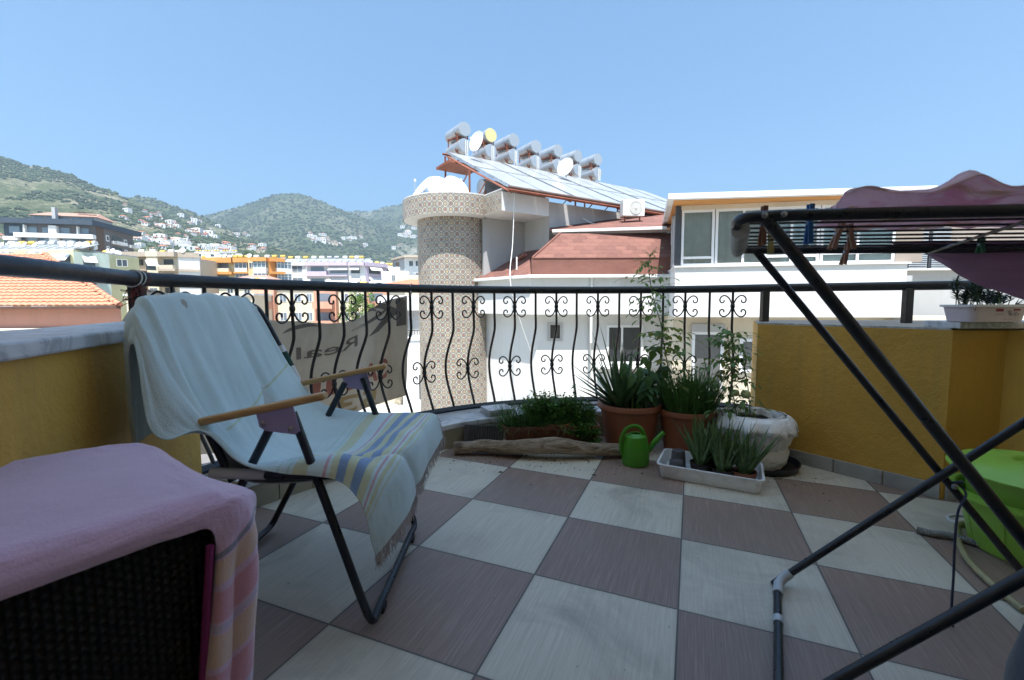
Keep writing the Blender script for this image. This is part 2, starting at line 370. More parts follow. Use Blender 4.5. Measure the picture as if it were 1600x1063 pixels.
# cords
M_str = mat('white_cord', (.6, .6, .58), .9); M_red = mat('red_wire', (.16, .015, .015), .6)
def loop_round(c, t, r, n=16, ph=0, tilt=.3):
    s, u, _ = frame(t); return [c+(s*math.cos(2*math.pi*k/n+ph)+u*math.sin(2*math.pi*k/n+ph))*r+Vector(t)*(tilt*r*math.sin(2*math.pi*k/n)) for k in range(n+1)]
c = Vector((-1.383, 1.69, RZ)); tv = (RC[50]-RC[46]).normalized()
mb = MB(); mb.tube(loop_round(c, Vector((-.25, 1, 0)).normalized(), .031, 20), .0025, 6)
mb.tube(loop_round(c+Vector((0, .02, 0)), Vector((-.2, 1, 0)).normalized(), .0305, 20), .002, 6)
tag(mb.build('tie_cord', M_str, smooth=True), 'white cord looped round the handrail at the left post', 'cord')
mb = MB(); rnd = random.Random(3)
for k in range(6):
    a = c+Vector((0, 0, -.02)); P = [a]
    for j in range(6): P.append(a+Vector((rnd.uniform(-.05, .05), rnd.uniform(-.03, .03), -.02-.012*j+rnd.uniform(-.03, .03))))
    P.append(a+Vector((0.02, 0, -.05))); mb.tube(spline(P, 6), .0012, 5)
mb.tube(loop_round(c+Vector((0.004, .035, 0)), Vector((-.2, 1, 0)).normalized(), .03, 20), .0015, 5)
tag(mb.build('wire_tangle', M_red, smooth=True), 'thin dark red wire tangled round the left railing post', 'wire')
# ------------------------------------------------------------------ cloth
def surf(P, nu, nv, wr=0, ws=8, rip=None, seed=0):
    "P: rows (along the cloth) of control points (across it). returns MB with uv"
    rows = []
    for r_ in P: rows.append([cr([Vector(p) for p in r_], j/nu*(len(r_)-1)) for j in range(nu+1)])
    vs = []; uvs = []
    for i in range(nv+1):
        t = i/nv*(len(rows)-1)
        for j in range(nu+1):
            vs.append(cr([rows[k][j] for k in range(max(0, int(t)-1), min(len(rows), int(t)+4))], t-max(0, int(t)-1))); uvs.append((j/nu, i/nv))
    n = nu+1; out = []
    for i in range(nv+1):
        for j in range(n):
            a = vs[i*n+min(j+1, nu)]-vs[i*n+max(j-1, 0)]; b = vs[min(i+1, nv)*n+j]-vs[max(i-1, 0)*n+j]
            nn = a.cross(b); nn = nn.normalized() if nn.length > 1e-9 else Vector((0, 0, 1))
            u, v = uvs[i*n+j]; d = 0
            if wr: d += wr*noise.noise(Vector((u*ws, v*ws, seed)))+wr*.4*noise.noise(Vector((u*ws*3, v*ws*3, seed+5)))
            if rip: d += rip(u, v)
            out.append(vs[i*n+j]+nn*d)
    fs = []; uu = []
    for i in range(nv):
        for j in range(nu): fs.append((i*n+j, i*n+j+1, (i+1)*n+j+1, (i+1)*n+j))
    return MB().add(out, fs, uvs), out
def mat_cloth(name, base, stripes, axis=1, weave=500, sheen=.3, dirt=None, extra=None, line=None, tl=0):
    "stripes: list of (centre, half width, colour) along uv axis"
    m, t, b = nt(name); g = G(t, 'UV'); xs = g.xyz(); v = xs[axis]
    ob = G(t, 'Object')
    col = ob.ramp(ob.noise(6, 5), [(.3, tuple(x*.93 for x in base)), (.7, tuple(min(1, x*1.05) for x in base))])
    for c, hw, cc in stripes:
        f = g.m('LESS_THAN', g.m('ABSOLUTE', g.m('SUBTRACT', g.m('ADD', v, g.m('MULTIPLY', g.m('SUBTRACT', g.noise(5, 2), .5), .004)), c)), hw)
        col = g.mix(g.m('MULTIPLY', f, .85), col, cc)
    if extra: col = extra(g, ob, col, xs)
    t.links.new(col, b.inputs['Base Color']); b.inputs['Roughness'].default_value = .9; b.inputs['Sheen Weight'].default_value = sheen
    b.inputs['Specular IOR Level'].default_value = .2
    h = ob.m('ADD', ob.noise(240, 3, .6), ob.m('MULTIPLY', ob.noise(45, 4), .8)); ob.bump(b, h, .5, .003)
    if tl:
        q_ = g.n('BsdfTranslucent', {0: col}); z_ = g.n('MixShader', {0: tl, 1: b.outputs[0], 2: q_.outputs[0]}); t.links.new(z_.outputs[0], t.nodes['Material Output'].inputs[0])
    return m
# ------------------------------------------------------------------ folding chair (near side Y 1.18, far side Y 1.75)
M_blk = mat('black_enamel', (.010, .014, .022), .34, var=.3, vs=10, bump=.12, bs=60, bd=.001, dirt=(.02, .022, .026), ds=10)
M_wood = mat('varnished_beech', (.5, .29, .11), .38, var=.22, vs=9, coat=.3, dirt=(.3, .15, .05), ds=7)
def mat_woodgrain():
    m, t, b = nt('armrest_wood'); g = G(t); n = g.noise(1, 5, .6, vec=g.mapv((7, 90, 90)), dist=.5)
    t.links.new(g.ramp(n, [(.3, (.36, .19, .065)), (.6, (.52, .31, .12)), (.8, (.6, .39, .18))]), b.inputs['Base Color'])
    b.inputs['Roughness'].default_value = .42; g.bump(b, n, .1, .001); return m
M_wood = mat_woodgrain()
ch = thing('folding_chair', 'black tubular folding chair with wooden armrests, draped with a pale towel', 'chair', (-.6, 1.47, .012))
YN, YF = 1.18, 1.745
def fzz(x, y, h=0): return fz(x, y)+h
r0 = .0115
# front leg frame: down from the near plate, along the floor, up to the far plate
def uframe(x0, z0, x1, yn, yf, name):
    a = Vector((x0, yn, z0)); b_ = Vector((x1, yn, fz(x1, yn)+r0+.012)); c_ = Vector((x1, yf, fz(x1, yf)+r0+.012)); d = Vector((x0, yf, z0))
    u = (b_-a).normalized(); k = .07
    P = [a, a.lerp(b_, .5), b_-u*k, b_-u*k*.3+Vector((0, .006, 0)), b_+Vector((0, k*.3, 0)), b_+Vector((0, k, 0)), c_-Vector((0, k, 0)), c_-Vector((0, k*.3, 0)), c_-u*k*.3, c_-u*k, d.lerp(c_, .5), d]
    return MB().tube(spline(P, 6), r0, 14).build(name, M_blk, ch, smooth=True)
uframe(-.572, .615, -.383, YN, YF, 'front_leg')
uframe(-.63, .6, -.93, YN+.03, YF-.03, 'rear_leg')
for y in (1.27, 1.66): MB().box((-.383, y, fz(-.38, y)+.012), (.028, .035, .022)).build('rubber_foot', mat('black_rubber', (.01, .01, .01), .7), ch, bevel=.004)
for yy, ys, nm in ((YN-.012, -1, 0), (YF+.012, 1, 0)):
    # armrest
    A = Vector((-.835, yy-.012*0, .588)); B = Vector((-.478 if ys < 0 else -.482, yy, .663 if ys < 0 else .66))
    d = (B-A); L = d.length; ang = math.atan2(d.z, d.x)
    mx = Matrix.Translation((A+B)/2) @ Matrix.Rotation(-ang, 4, 'Y')
    MB().box((0, 0, 0), (L, .034, .02), mx=mx).build('armrest', M_wood, ch, bevel=.008, seg=3, smooth=True)
    # plate
    P = [(-.655, .617), (-.56, .637), (-.545, .572), (-.557, .563), (-.632, .573), (-.648, .583)]
    q = MB(); y0 = yy-.004+ys*.006; n = len(P)
    q.add([(x, y0, z) for x, z in P]+[(x, y0+.0025, z) for x, z in P], [list(range(n)), list(range(n, 2*n))[::-1]]+[(i, n+i, n+(i+1) % n, (i+1) % n) for i in range(n)])
    pl = q.build('hinge_plate', mat('lilac_plate', (.36, .30, .50), .45, var=.08, bump=.1, bs=90), ch)
    for x, z in ((-.637, .592), (-.566, .577)): q = MB(); q.lathe([(.0075, 0), (.0075, .003), (.004, .006)], 14, (x, y0+ys*.001, z), ax=Matrix.Rotation(R(90 if ys < 0 else -90), 3, 'X')); q.build('rivet', mat('rivet_steel', (.35, .33, .36), .35, 1), pl, smooth=True)
# backrest tube loop and seat tube loop
bt = [(-.755, YN+.03, .42), (-.815, YN+.035, .55), (-.903, YN+.04, .74), (-.945, YN+.045, .83), (-.962, YN+.085, .878), (-.967, YN+.15, .893), (-.972, 1.46, .897), (-.982, YF-.08, .90), (-.978, YF-.015, .893), (-.960, YF+.02, .862), (-.896, YF+.025, .73), (-.836, YF+.025, .60), (-.765, YF+.025, .44)]
MB().tube(spline(bt, 6), .011, 12).build('backrest_frame', M_blk, ch, smooth=True)
st = [(-.80, YN+.012, .45), (-.62, YN+.012, .444), (-.50, YN+.014, .443), (-.44, YN+.024, .438), (-.40, YN+.07, .437), (-.39, 1.46, .437), (-.375, YF-.05, .447), (-.41, YF-.012, .447), (-.5, YF-.01, .445), (-.8, YF-.01, .45)]
MB().tube(spline(st, 6), .0115, 12).build('seat_frame', M_blk, ch, smooth=True)
M_sl = mat('white_sleeve', (.6, .6, .6), .6)
MB().tube([(-.80, YN+.012, .45), (-.655, YN+.012, .4455)], .0145, 12).build('strap_sleeve', M_sl, ch, smooth=True)
for za, zb in ((.735, .71), (.655, .60)):
    f = lambda z: Vector((-.836-.46*(z-.6), YF+.025, z)); MB().tube([f(za), f(zb)], .0165, 12).build('strap_sleeve', M_sl, ch, smooth=True)
f = lambda z: Vector((-.836-.46*(z-.6), YF+.025, z)); MB().tube([f(.71), f(.655)], .0168, 12).build('strap_band', mat('green_band', (.012, .05, .035), .7), ch, smooth=True)
# sling under the towel
mb, _ = surf([[(-.955, y, .89) for y in (1.22, 1.46, 1.72)], [(-.90, y, .72) for y in (1.22, 1.46, 1.72)], [(-.80, y, .53) for y in (1.22, 1.46, 1.72)], [(-.72, y, .425) for y in (1.2, 1.46, 1.73)], [(-.5, y, .425) for y in (1.2, 1.46, 1.73)], [(-.385, y, .44) for y in (1.2, 1.46, 1.73)]], 12, 30)
mb.build('sling', mat('sling_fabric', (.4, .42, .4), .9), ch, solid=.003)
# towel: profile rows from behind the top, over it, down the back, over the seat, off the front
S = []
def row(*pts): S.append([Vector(p) for p in pts])
# near overflow .................................. near edge ..................... far edge
row((-.965, 1.17, .47), (-1.0, 1.2, .50), (-1.04, 1.27, .52), (-1.045, 1.42, .54), (-1.045, 1.58, .56), (-1.035, 1.70, .60))
row((-.97, 1.16, .60), (-1.0, 1.195, .66), (-1.03, 1.27, .70), (-1.035, 1.42, .72), (-1.03, 1.58, .74), (-1.025, 1.70, .76))
row((-.962, 1.145, .76), (-.985, 1.185, .845), (-.99, 1.26, .885), (-.995, 1.42, .89), (-1.0, 1.58, .888), (-.998, 1.70, .885))
row((-.93, 1.125, .80), (-.95, 1.165, .89), (-.953, 1.25, .922), (-.962, 1.42, .926), (-.972, 1.58, .925), (-.975, 1.69, .922))
row((-.905, 1.11, .74), (-.918, 1.158, .845), (-.925, 1.25, .88), (-.93, 1.42, .88), (-.938, 1.58, .875), (-.94, 1.70, .868))
row((-.888, 1.095, .665), (-.88, 1.15, .76), (-.885, 1.25, .775), (-.89, 1.42, .77), (-.895, 1.58, .77), (-.895, 1.72, .765))
row((-.87, 1.085, .60), (-.842, 1.15, .67), (-.845, 1.25, .665), (-.85, 1.42, .655), (-.852, 1.58, .66), (-.85, 1.74, .665))
row((-.835, 1.09, .572), (-.80, 1.165, .59), (-.80, 1.26, .565), (-.808, 1.42, .55), (-.81, 1.58, .56), (-.80, 1.75, .585))
row((-.775, 1.13, .58), (-.755, 1.20, .52), (-.76, 1.28, .49), (-.76, 1.42, .465), (-.755, 1.58, .475), (-.745, 1.76, .515))
row((-.705, 1.16, .49), (-.70, 1.21, .465), (-.69, 1.3, .44), (-.685, 1.42, .425), (-.68, 1.58, .435), (-.66, 1.77, .485))
row((-.60, 1.158, .466), (-.60, 1.2, .474), (-.60, 1.3, .455), (-.59, 1.44, .43), (-.59, 1.6, .44), (-.575, 1.77, .47))
row((-.50, 1.15, .458), (-.50, 1.2, .484), (-.51, 1.3, .462), (-.50, 1.44, .437), (-.49, 1.6, .445), (-.48, 1.77, .468))
row((-.44, 1.155, .435), (-.435, 1.2, .482), (-.435, 1.3, .468), (-.42, 1.45, .455), (-.41, 1.6, .458), (-.40, 1.775, .472))
row((-.40, 1.16, .385), (-.375, 1.195, .455), (-.37, 1.3, .468), (-.36, 1.46, .463), (-.355, 1.6, .463), (-.345, 1.785, .473))
row((-.385, 1.175, .32), (-.345, 1.21, .39), (-.33, 1.31, .435), (-.32, 1.46, .44), (-.315, 1.62, .445), (-.305, 1.79, .462))
row((-.38, 1.195, .26), (-.345, 1.235, .32), (-.32, 1.33, .36), (-.31, 1.47, .37), (-.30, 1.63, .39), (-.285, 1.79, .43))
row((-.375, 1.225, .20), (-.345, 1.27, .24), (-.322, 1.36, .272), (-.31, 1.49, .295), (-.30, 1.65, .325), (-.282, 1.785, .37))
def rip(u, v):
    a = 0
    if v < .60: a = .0026*math.sin(u*34+v*3+2*noise.noise(Vector((u*3, v*4, 1))))+.0045*noise.noise(Vector((u*16, v*3.6, 9)))+.0022*noise.noise(Vector((u*46, v*7, 4)))+.006*noise.noise(Vector((u*5+v*6, v*9-u*3, 14)))
    d = abs(u-(.30+.04*v)); a += .012*math.exp(-(d/.018)**2)*(1 if .2 < v < .62 else 0)*math.sin(max(0, min(1, (v-.2)/.42))*math.pi)
    d2 = abs(u-(.72+.32*(v-.3))); a += .008*math.exp(-(d2/.02)**2)*(1 if .2 < v < .55 else 0)*math.sin(max(0, min(1, (v-.2)/.35))*math.pi)
    if v > .56:
        w_ = min(1, (v-.56)/.1); a += w_*(.007*math.sin((u*9+v*14)+1.5*noise.noise(Vector((u*3, v*5, 3))))+.010*noise.noise(Vector((u*5, v*9, 21))))
        a += w_*.012*math.exp(-(abs(u-.36-.9*(v-.75))/.03)**2)
    return a
def towel_extra(g, ob, col, xs):
    # faint old stain line across the back and a small brown mark near the top
    f = g.m('LESS_THAN', g.m('ABSOLUTE', g.m('SUBTRACT', xs[1], g.m('ADD', .50, g.m('MULTIPLY', xs[0], -.13)))), .0026)
    f = g.m('MULTIPLY', f, g.m('MULTIPLY', g.m('GREATER_THAN', xs[0], .38), .45)); col = g.mix(f, col, (.42, .42, .12))
    dd = g.n('VectorMath', {0: g.co, 1: (.48, .235, 0)}, operation='DISTANCE').outputs['Value']
    sp = g.m('MULTIPLY', g.m('LESS_THAN', g.m('ADD', dd, g.m('MULTIPLY', g.noise(60, 5, .7), .03)), .027), .6)
    return g.mix(sp, col, (.25, .15, .06))
blue, yel, pink, mint = (.15, .25, .46), (.54, .55, .34), (.56, .30, .36), (.40, .58, .52)
tst = [(.655, .012, yel), (.700, .0035, pink), (.722, .010, yel), (.742, .0125, blue), (.764, .012, yel), (.786, .0125, blue), (.808, .011, yel), (.832, .0035, pink), (.85, .006, yel), (.868, .002, yel), (.62, .002, mint), (.636, .002, mint)]
M_tow = mat_cloth('towel_cotton', (.55, .665, .68), tst, 1, extra=towel_extra)
tw, tv_ = surf(S, 110, 330, .0025, 9, rip)
tow = tw.build('towel', M_tow, None, smooth=True, solid=.0025)
tag(tow, 'pale mint towel with blue, yellow and pink stripes and a fringe over the folding chair', 'towel')
rnd = random.Random(5); mb = MB(); n = 111; last = tv_[-111:]
for k in range(420):
    u = rnd.random()*109.9; p = last[int(u)].lerp(last[int(u)+1], u-int(u)); L = rnd.uniform(.03, .05)
    q = p+Vector((rnd.uniform(-.008, .012), rnd.uniform(-.01, .01), -L)); mid = (p+q)/2+Vector((rnd.uniform(-.006, .006), rnd.uniform(-.006, .006), 0))
    mb.tube([p, mid, q], [.0011, .0009, .0006], 4, cap=False)
for i in range(0, 60):   # fringe on the far front corner
    p = tv_[(330-int(i*.75))*111+110]
    q = p+Vector((rnd.uniform(-.004, .02), rnd.uniform(-.004, .012), -rnd.uniform(.015, .035))); mb.tube([p, q], [.001, .0006], 4, cap=False)
mb.build('fringe', mat('fringe_cotton', (.5, .45, .44), .95), tow, smooth=True)
# ------------------------------------------------------------------ rattan table with pink blanket
tbx = thing('rattan_table', 'dark woven rattan box table in the front left corner under a pink blanket', 'table', (-.82, .65, 0))
ux = Vector((.63, .775, 0)).normalized(); vx = Vector((-.775, .63, 0)).normalized(); c1 = Vector((-.484, .722, 0))
def tp(a, b_, z): p = c1-ux*a+vx*b_; return Vector((p.x, p.y, z))   # a back along the front face, b into the depth
def mat_rattan():
    m, t, b = nt('dark_rattan'); g = G(t, 'UV'); x, y, z = g.xyz()
    a = g.m('MULTIPLY', x, 95); c = g.m('MULTIPLY', y, 70)
    odd = g.m('PINGPONG', g.m('FLOOR', a), 1)
    h = g.m('ABSOLUTE', g.m('SINE', g.m('MULTIPLY', g.m('ADD', c, g.m('MULTIPLY', odd, .5)), math.pi)))
    wv = g.m('ABSOLUTE', g.m('SINE', g.m('MULTIPLY', a, math.pi))); hh = g.m('MULTIPLY', h, wv)
    t.links.new(g.ramp(hh, [(0, (.001, .001, .001)), (.6, (.007, .005, .006)), (1, (.014, .011, .011))]), b.inputs['Base Color'])
    b.inputs['Roughness'].default_value = .5; b.inputs['Specular IOR Level'].default_value = .25; g.bump(b, hh, .9, .004); return m
M_rat = mat_rattan()
mb = MB(); W, D = .62, .46; zb, zt = .01, .578
for a, b_ in (((0, 0), (W, 0)), ((W, 0), (W, D)), ((W, D), (0, D)), ((0, D), (0, 0))):
    p, q = tp(*a, 0), tp(*b_, 0); L = (q-p).length
    mb.add([(p.x, p.y, zb), (q.x, q.y, zb), (q.x, q.y, zt), (p.x, p.y, zt)], [(0, 1, 2, 3)], [(0, 0), (L, 0), (L, zt), (0, zt)])
mb.add([tp(0, 0, zt), tp(W, 0, zt), tp(W, D, zt), tp(0, D, zt)], [(0, 1, 2, 3)], [(0, 0), (W, 0), (W, D), (0, D)])
mb.add([tp(0, 0, zb), tp(W, 0, zb), tp(W, D, zb), tp(0, D, zb)], [(3, 2, 1, 0)], [(0, 0), (W, 0), (W, D), (0, D)])
mb.build('woven_body', M_rat, tbx)
for a, b_ in ((0, 0), (W, 0), (W, D), (0, D)): p = tp(a, b_, 0); MB().tube([(p.x, p.y, zb), (p.x, p.y, zt)], .009, 8).build('corner_cane', mat('dark_cane', (.012, .009, .009), .45), tbx, smooth=True)
# blanket: rows run from the front drop over the top to the back, columns from the left end to the right drop
B = []
def brow(b_, z0, over): # b_ depth, returns a row left -> right
    return [tp(W+.06, b_, z0-.12), tp(W+.03, b_, z0-.01), tp(W*.66, b_, z0+.004), tp(W*.33, b_, z0), tp(.04, b_, z0), tp(-.01, b_, z0-.006)]+over
h = .60
B.append([tp(W+.07, -.03, h-.13), tp(W+.04, -.028, h-.05), tp(W*.66, -.026, h-.062), tp(W*.33, -.026, h-.055), tp(.06, -.026, h-.05), tp(.012, -.028, h-.06), tp(.015, -.022, h-.15), tp(.04, -.02, h-.33), tp(.065, -.02, h-.52)])
B.append([tp(W+.07, -.034, h-.1), tp(W+.04, -.034, h-.028), tp(W*.66, -.034, h-.035), tp(W*.33, -.034, h-.03), tp(.06, -.034, h-.025), tp(-.02, -.03, h-.03), tp(-.018, -.035, h-.14), tp(.0, -.04, h-.33), tp(.03, -.04, h-.52)])
B.append(brow(-.012, h-.004, [tp(-.05, -.01, h-.035), tp(-.055, -.005, h-.14), tp(-.035, -.01, h-.33), tp(-.015, -.01, h-.52)]))
B.append(brow(.04, h, [tp(-.078, .055, h-.05), tp(-.072, .06, h-.16), tp(-.064, .05, h-.33), tp(-.046, .04, h-.52)]))
B.append(brow(.2, h+.003, [tp(-.02, .17, h-.06), tp(-.025, .16, h-.16), tp(-.025, .15, h-.33), tp(-.02, .15, h-.52)]))
B.append(brow(.36, h, [tp(-.01, .36, h-.06), tp(-.012, .36, h-.16), tp(-.015, .36, h-.33), tp(-.012, .36, h-.52)]))
B.append([tp(W+.04, D, h-.14), tp(W+.02, D-.01, h-.03), tp(W*.66, D, h-.012), tp(W*.33, D, h-.012), tp(.06, D-.02, h-.012), tp(.0, D-.03, h-.03), tp(-.02, D-.02, h-.1), tp(-.02, D, h-.2), tp(-.02, D, h-.3)])
B.append([tp(W+.02, D+.03, h-.3), tp(W, D+.03, h-.2), tp(W*.66, D+.03, h-.15), tp(W*.33, D+.03, h-.15), tp(.04, D+.02, h-.15), tp(.02, D+.01, h-.2), tp(.0, D+.02, h-.25), tp(.0, D+.02, h-.3), tp(0, D+.02, h-.35)])
pk, or_, gr, pk2 = (.58, .26, .34), (.60, .42, .33), (.18, .2, .28), (.48, .40, .55)
bst = [(.700, .006, gr), (.728, .018, or_), (.775, .018, pk), (.80, .004, pk2), (.822, .016, or_), (.862, .018, pk), (.885, .004, pk2), (.905, .014, or_), (.945, .006, gr), (.98, .016, pk)]
def brip(u, v):
    a = .0025*noise.noise(Vector((u*6, v*7, 2)))+.0014*noise.noise(Vector((u*22, v*15, 5)))+.0008*noise.noise(Vector((u*60, v*40, 6)))
    if u > .66: k = min(1, (u-.66)/.08); a += k*(.011*math.sin(v*30+1.5*noise.noise(Vector((u*2, v*4, 7))))+.006*noise.noise(Vector((u*5, v*14, 4))))
    return a
def bl_extra(g, ob, col, xs):
    f = g.m('MULTIPLY', g.m('LESS_THAN', g.m('ABSOLUTE', g.m('SUBTRACT', xs[0], g.m('ADD', .2, g.m('MULTIPLY', xs[1], .35)))), .005), g.m('LESS_THAN', xs[1], .3))
    return g.mix(g.m('MULTIPLY', f, .55), col, (.5, .3, .1))
M_blk_pink = mat_cloth('pink_fleece', (.62, .42, .60), bst, 0, sheen=.6, extra=bl_extra)
bw, _ = surf(B, 200, 130, .0, 9, brip)
bo = bw.build('blanket', M_blk_pink, None, smooth=True, solid=.006)
tag(bo, 'pink fleece blanket with orange and grey stripes draped over the rattan table', 'blanket')
mb = MB(); mb.tube([tp(.016, -.026, h-.08), tp(.036, -.024, h-.3), tp(.062, -.022, h-.5)], .006, 8)
mb.build('hem_ribbon', mat('magenta_ribbon', (.20, .015, .11), .7, bump=.4, bs=120), bo, smooth=True)
# ------------------------------------------------------------------ drying rack
dr = thing('drying_rack', 'black folding clothes drying rack with crossed legs at the right edge', 'drying rack', (1.1, 1.1, -.02))
NL, FL_ = Vector((.475, .935, 1.068)), Vector((.705, 1.42, 1.056)); NR, FR = Vector((1.62, .60, 1.03)), Vector((1.88, 1.08, 1.02))
P = [NR, NL.lerp(NR, .5), NL.lerp(NR, .12), NL.lerp(NR, .03)+Vector((0, 0, -.001)), NL.lerp(FL_, .06)+Vector((-.022, -.0, -.004)), NL.lerp(FL_, .35)+Vector((-.012, 0, -.02)), NL.lerp(FL_, .8), FL_.lerp(NL, .05), FL_.lerp(FR, .05), FL_.lerp(FR, .5), FR]
frm = MB().tube(spline(P, 10), .0112, 14); frm.build('top_frame', M_blk, dr, smooth=True)
mb = MB()
for k in range(1, 9):
    mb = MB(); t = k/9; a = NL.lerp(FL_, t)+Vector((.0, 0, -.004)); b_ = NR.lerp(FR, t)+Vector((0, 0, -.004)); mb.tube([a, b_], .0026, 6); mb.build('wire', M_blk, dr, smooth=True)
for t in (.38, .8): MB().tube([NL.lerp(NR, t)+Vector((0, 0, -.012)), FL_.lerp(FR, t)+Vector((0, 0, -.012))], .0035, 6).build('cross_wire', M_blk, dr, smooth=True)
mb = MB(); mb.tube([NL.lerp(FL_, q)+Vector((-.016, 0, -.018+(.014 if q > .8 else 0))) for q in (.1, .35, .65, .97)], .0185, 12)
mb.build('foam_pad', mat('grey_foam', (.36, .36, .35), .9, bump=.5, bs=120, dirt=(.15, .14, .13), ds=20), dr, smooth=True)
An, Af = Vector((.502, .93, 1.066)), Vector((.74, 1.41, 1.052)); An2, Af2 = Vector((1.34, .80, -.02)), Vector((1.6, 1.28, -.025))
def leg(a, b_, r=.0125): return MB().tube([a, b_], r, 14).build('leg', M_blk, dr, smooth=True)
Bf, Bn_ = Vector((.862, 1.432, -.008)), Vector((.585, .945, -.0)); Bf2, Bn2 = Vector((1.85, 1.10, 1.02)), Vector((1.59, .62, 1.03))
leg(An, An2, .0118); leg(Af, Af2, .011)
MB().tube(spline([An2-(An2-An)*.05, An2, An2+(Af2-An2)*.06, Af2+(An2-Af2)*.06, Af2, Af2+(Af-Af2)*.05], 5), .0125, 12).build('foot_bar', M_blk, dr, smooth=True)
k = .045; dBf = (Bf2-Bf).normalized(); dBn = (Bn2-Bn_).normalized(); db = (Bn_-Bf).normalized()
P = [Bf2, Bf.lerp(Bf2, .5), Bf+dBf*k, Bf+dBf*k*.25+db*k*.25, Bf+db*k, Bf.lerp(Bn_, .5), Bn_-db*k, Bn_+dBn*k*.25-db*k*.25, Bn_+dBn*k, Bn_.lerp(Bn2, .5), Bn2]
MB().tube(spline(P, 8), .0115, 14).build('leg', M_blk, dr, smooth=True)
M_fs = mat('grey_plastic', (.42, .45, .47), .5)
MB().tube([Bf+dBf*.05, Bf+dBf*.02+db*.004, Bf+db*.02+dBf*.004, Bf+db*.075], .0145, 12).build('foot_sleeve', M_fs, dr, smooth=True)
mb = MB(); mb.tube([Bf+db*.205, Bf+db*.235], .0135, 12); mb.build('foot_sleeve', mat('grey_plastic', (.42, .45, .47), .5), dr, smooth=True)
M_bs = mat('bolt_steel', (.3, .32, .34), .35, 1)
for c, s in ((An+Vector((-.008, -.014, .0)), 1), (NL.lerp(NR, .045)+Vector((0, -.013, 0)), 1)):
    MB().lathe([(.006, 0), (.006, .003), (.003, .005)], 12, c, ax=Matrix.Rotation(R(90), 3, 'X')).build('bolt', M_bs, dr, smooth=True)
mb = MB(); pv = Af.lerp(Af2, .645); mb.lathe([(.008, 0), (.008, .006), (.004, .009)], 12, pv+Vector((0, -.014, 0)), ax=Matrix.Rotation(R(90), 3, 'X'))
mb.build('pivot_bolt', mat('bolt_steel', (.3, .32, .34), .35, 1), dr, smooth=True)
# cloths on the rack
def rk(t, s, dz=0): p = NL.lerp(NR, t).lerp(FL_.lerp(FR, t), s); return Vector((p.x, p.y, p.z+dz))
def heap(t, s):
    a = noise.noise(Vector((t*7, s*5, 3)))*.5+.5
    hgt = .030+.020*a+.027*math.exp(-((t-.305)/.026)**2)*math.exp(-((s-.1)/.35)**2)+.010*math.exp(-((t-.165)/.014)**2)*(1-s)
    return hgt
Cl = [[rk(.145+.87*i/32, .0+.9*j/8, heap(.145+.87*i/32, j/8)+.012) for i in range(33)] for j in range(9)]
Cl[0] = [p+Vector((0, 0, -.012)) for p in Cl[0]]
def pinkx(g, ob, col, xs):
    n = ob.noise(9, 4, .6, dist=1); f = ob.n('MapRange', {0: n, 1: .5, 2: .62}).outputs[0]; col = ob.mix(ob.m('MULTIPLY', f, .6), col, (.72, .30, .45))
    n = ob.noise(7, 4, .6, dist=1, vec=ob.mapv(loc=(3, 2, 1))); f = ob.n('MapRange', {0: n, 1: .54, 2: .66}).outputs[0]; return ob.mix(ob.m('MULTIPLY', f, .7), col, (.6, .4, .26))
M_pc = mat_cloth('pink_print_cotton', (.93, .72, .78), [], 0, extra=pinkx, sheen=.2, tl=.5)
cw, _ = surf(Cl, 130, 60, .007, 13, lambda u, v: .006*noise.noise(Vector((u*26, v*10, 3))))
tag(cw.build('laundry', M_pc, None, smooth=True, solid=.002), 'crumpled pink printed laundry heaped on top of the drying rack', 'laundry')
# the far side hangs down over the outer tube
def rr(x, z, y): return Vector((x, y, z))
Hn = []
edge = [(1440, 393), (1475, 418), (1510, 434), (1550, 451), (1590, 468), (1660, 500), (1740, 540)]
for j in range(7):
    rowp = []
    for i, (ex, ey) in enumerate(edge):
        top = FL_.lerp(FR, .30+.115*i)+Vector((0, -.002, .020)); lo_ = at(ex, ey, top.y+.03)
        p = top.lerp(Vector((lo_.x, top.y+.03, lo_.z)), j/6); p.x = top.x+(lo_.x-top.x)*(j/6); p.y += .012*math.sin(i*1.7+j*.6)*(j/6)
        rowp.append(p)
    if j == 0: Hn.append([p+Vector((0, -.05, -.006)) for p in rowp])
    Hn.append(rowp)
cw, _ = surf(Hn, 90, 50, .004, 6)
M_mauve = mat_cloth('mauve_cotton', (.50, .33, .44), [], 0, sheen=.3, tl=.3)
tag(cw.build('hanging_cloth', M_mauve, None, smooth=True, solid=.002), 'plain mauve pink cloth hanging off the far side of the drying rack', 'cloth')
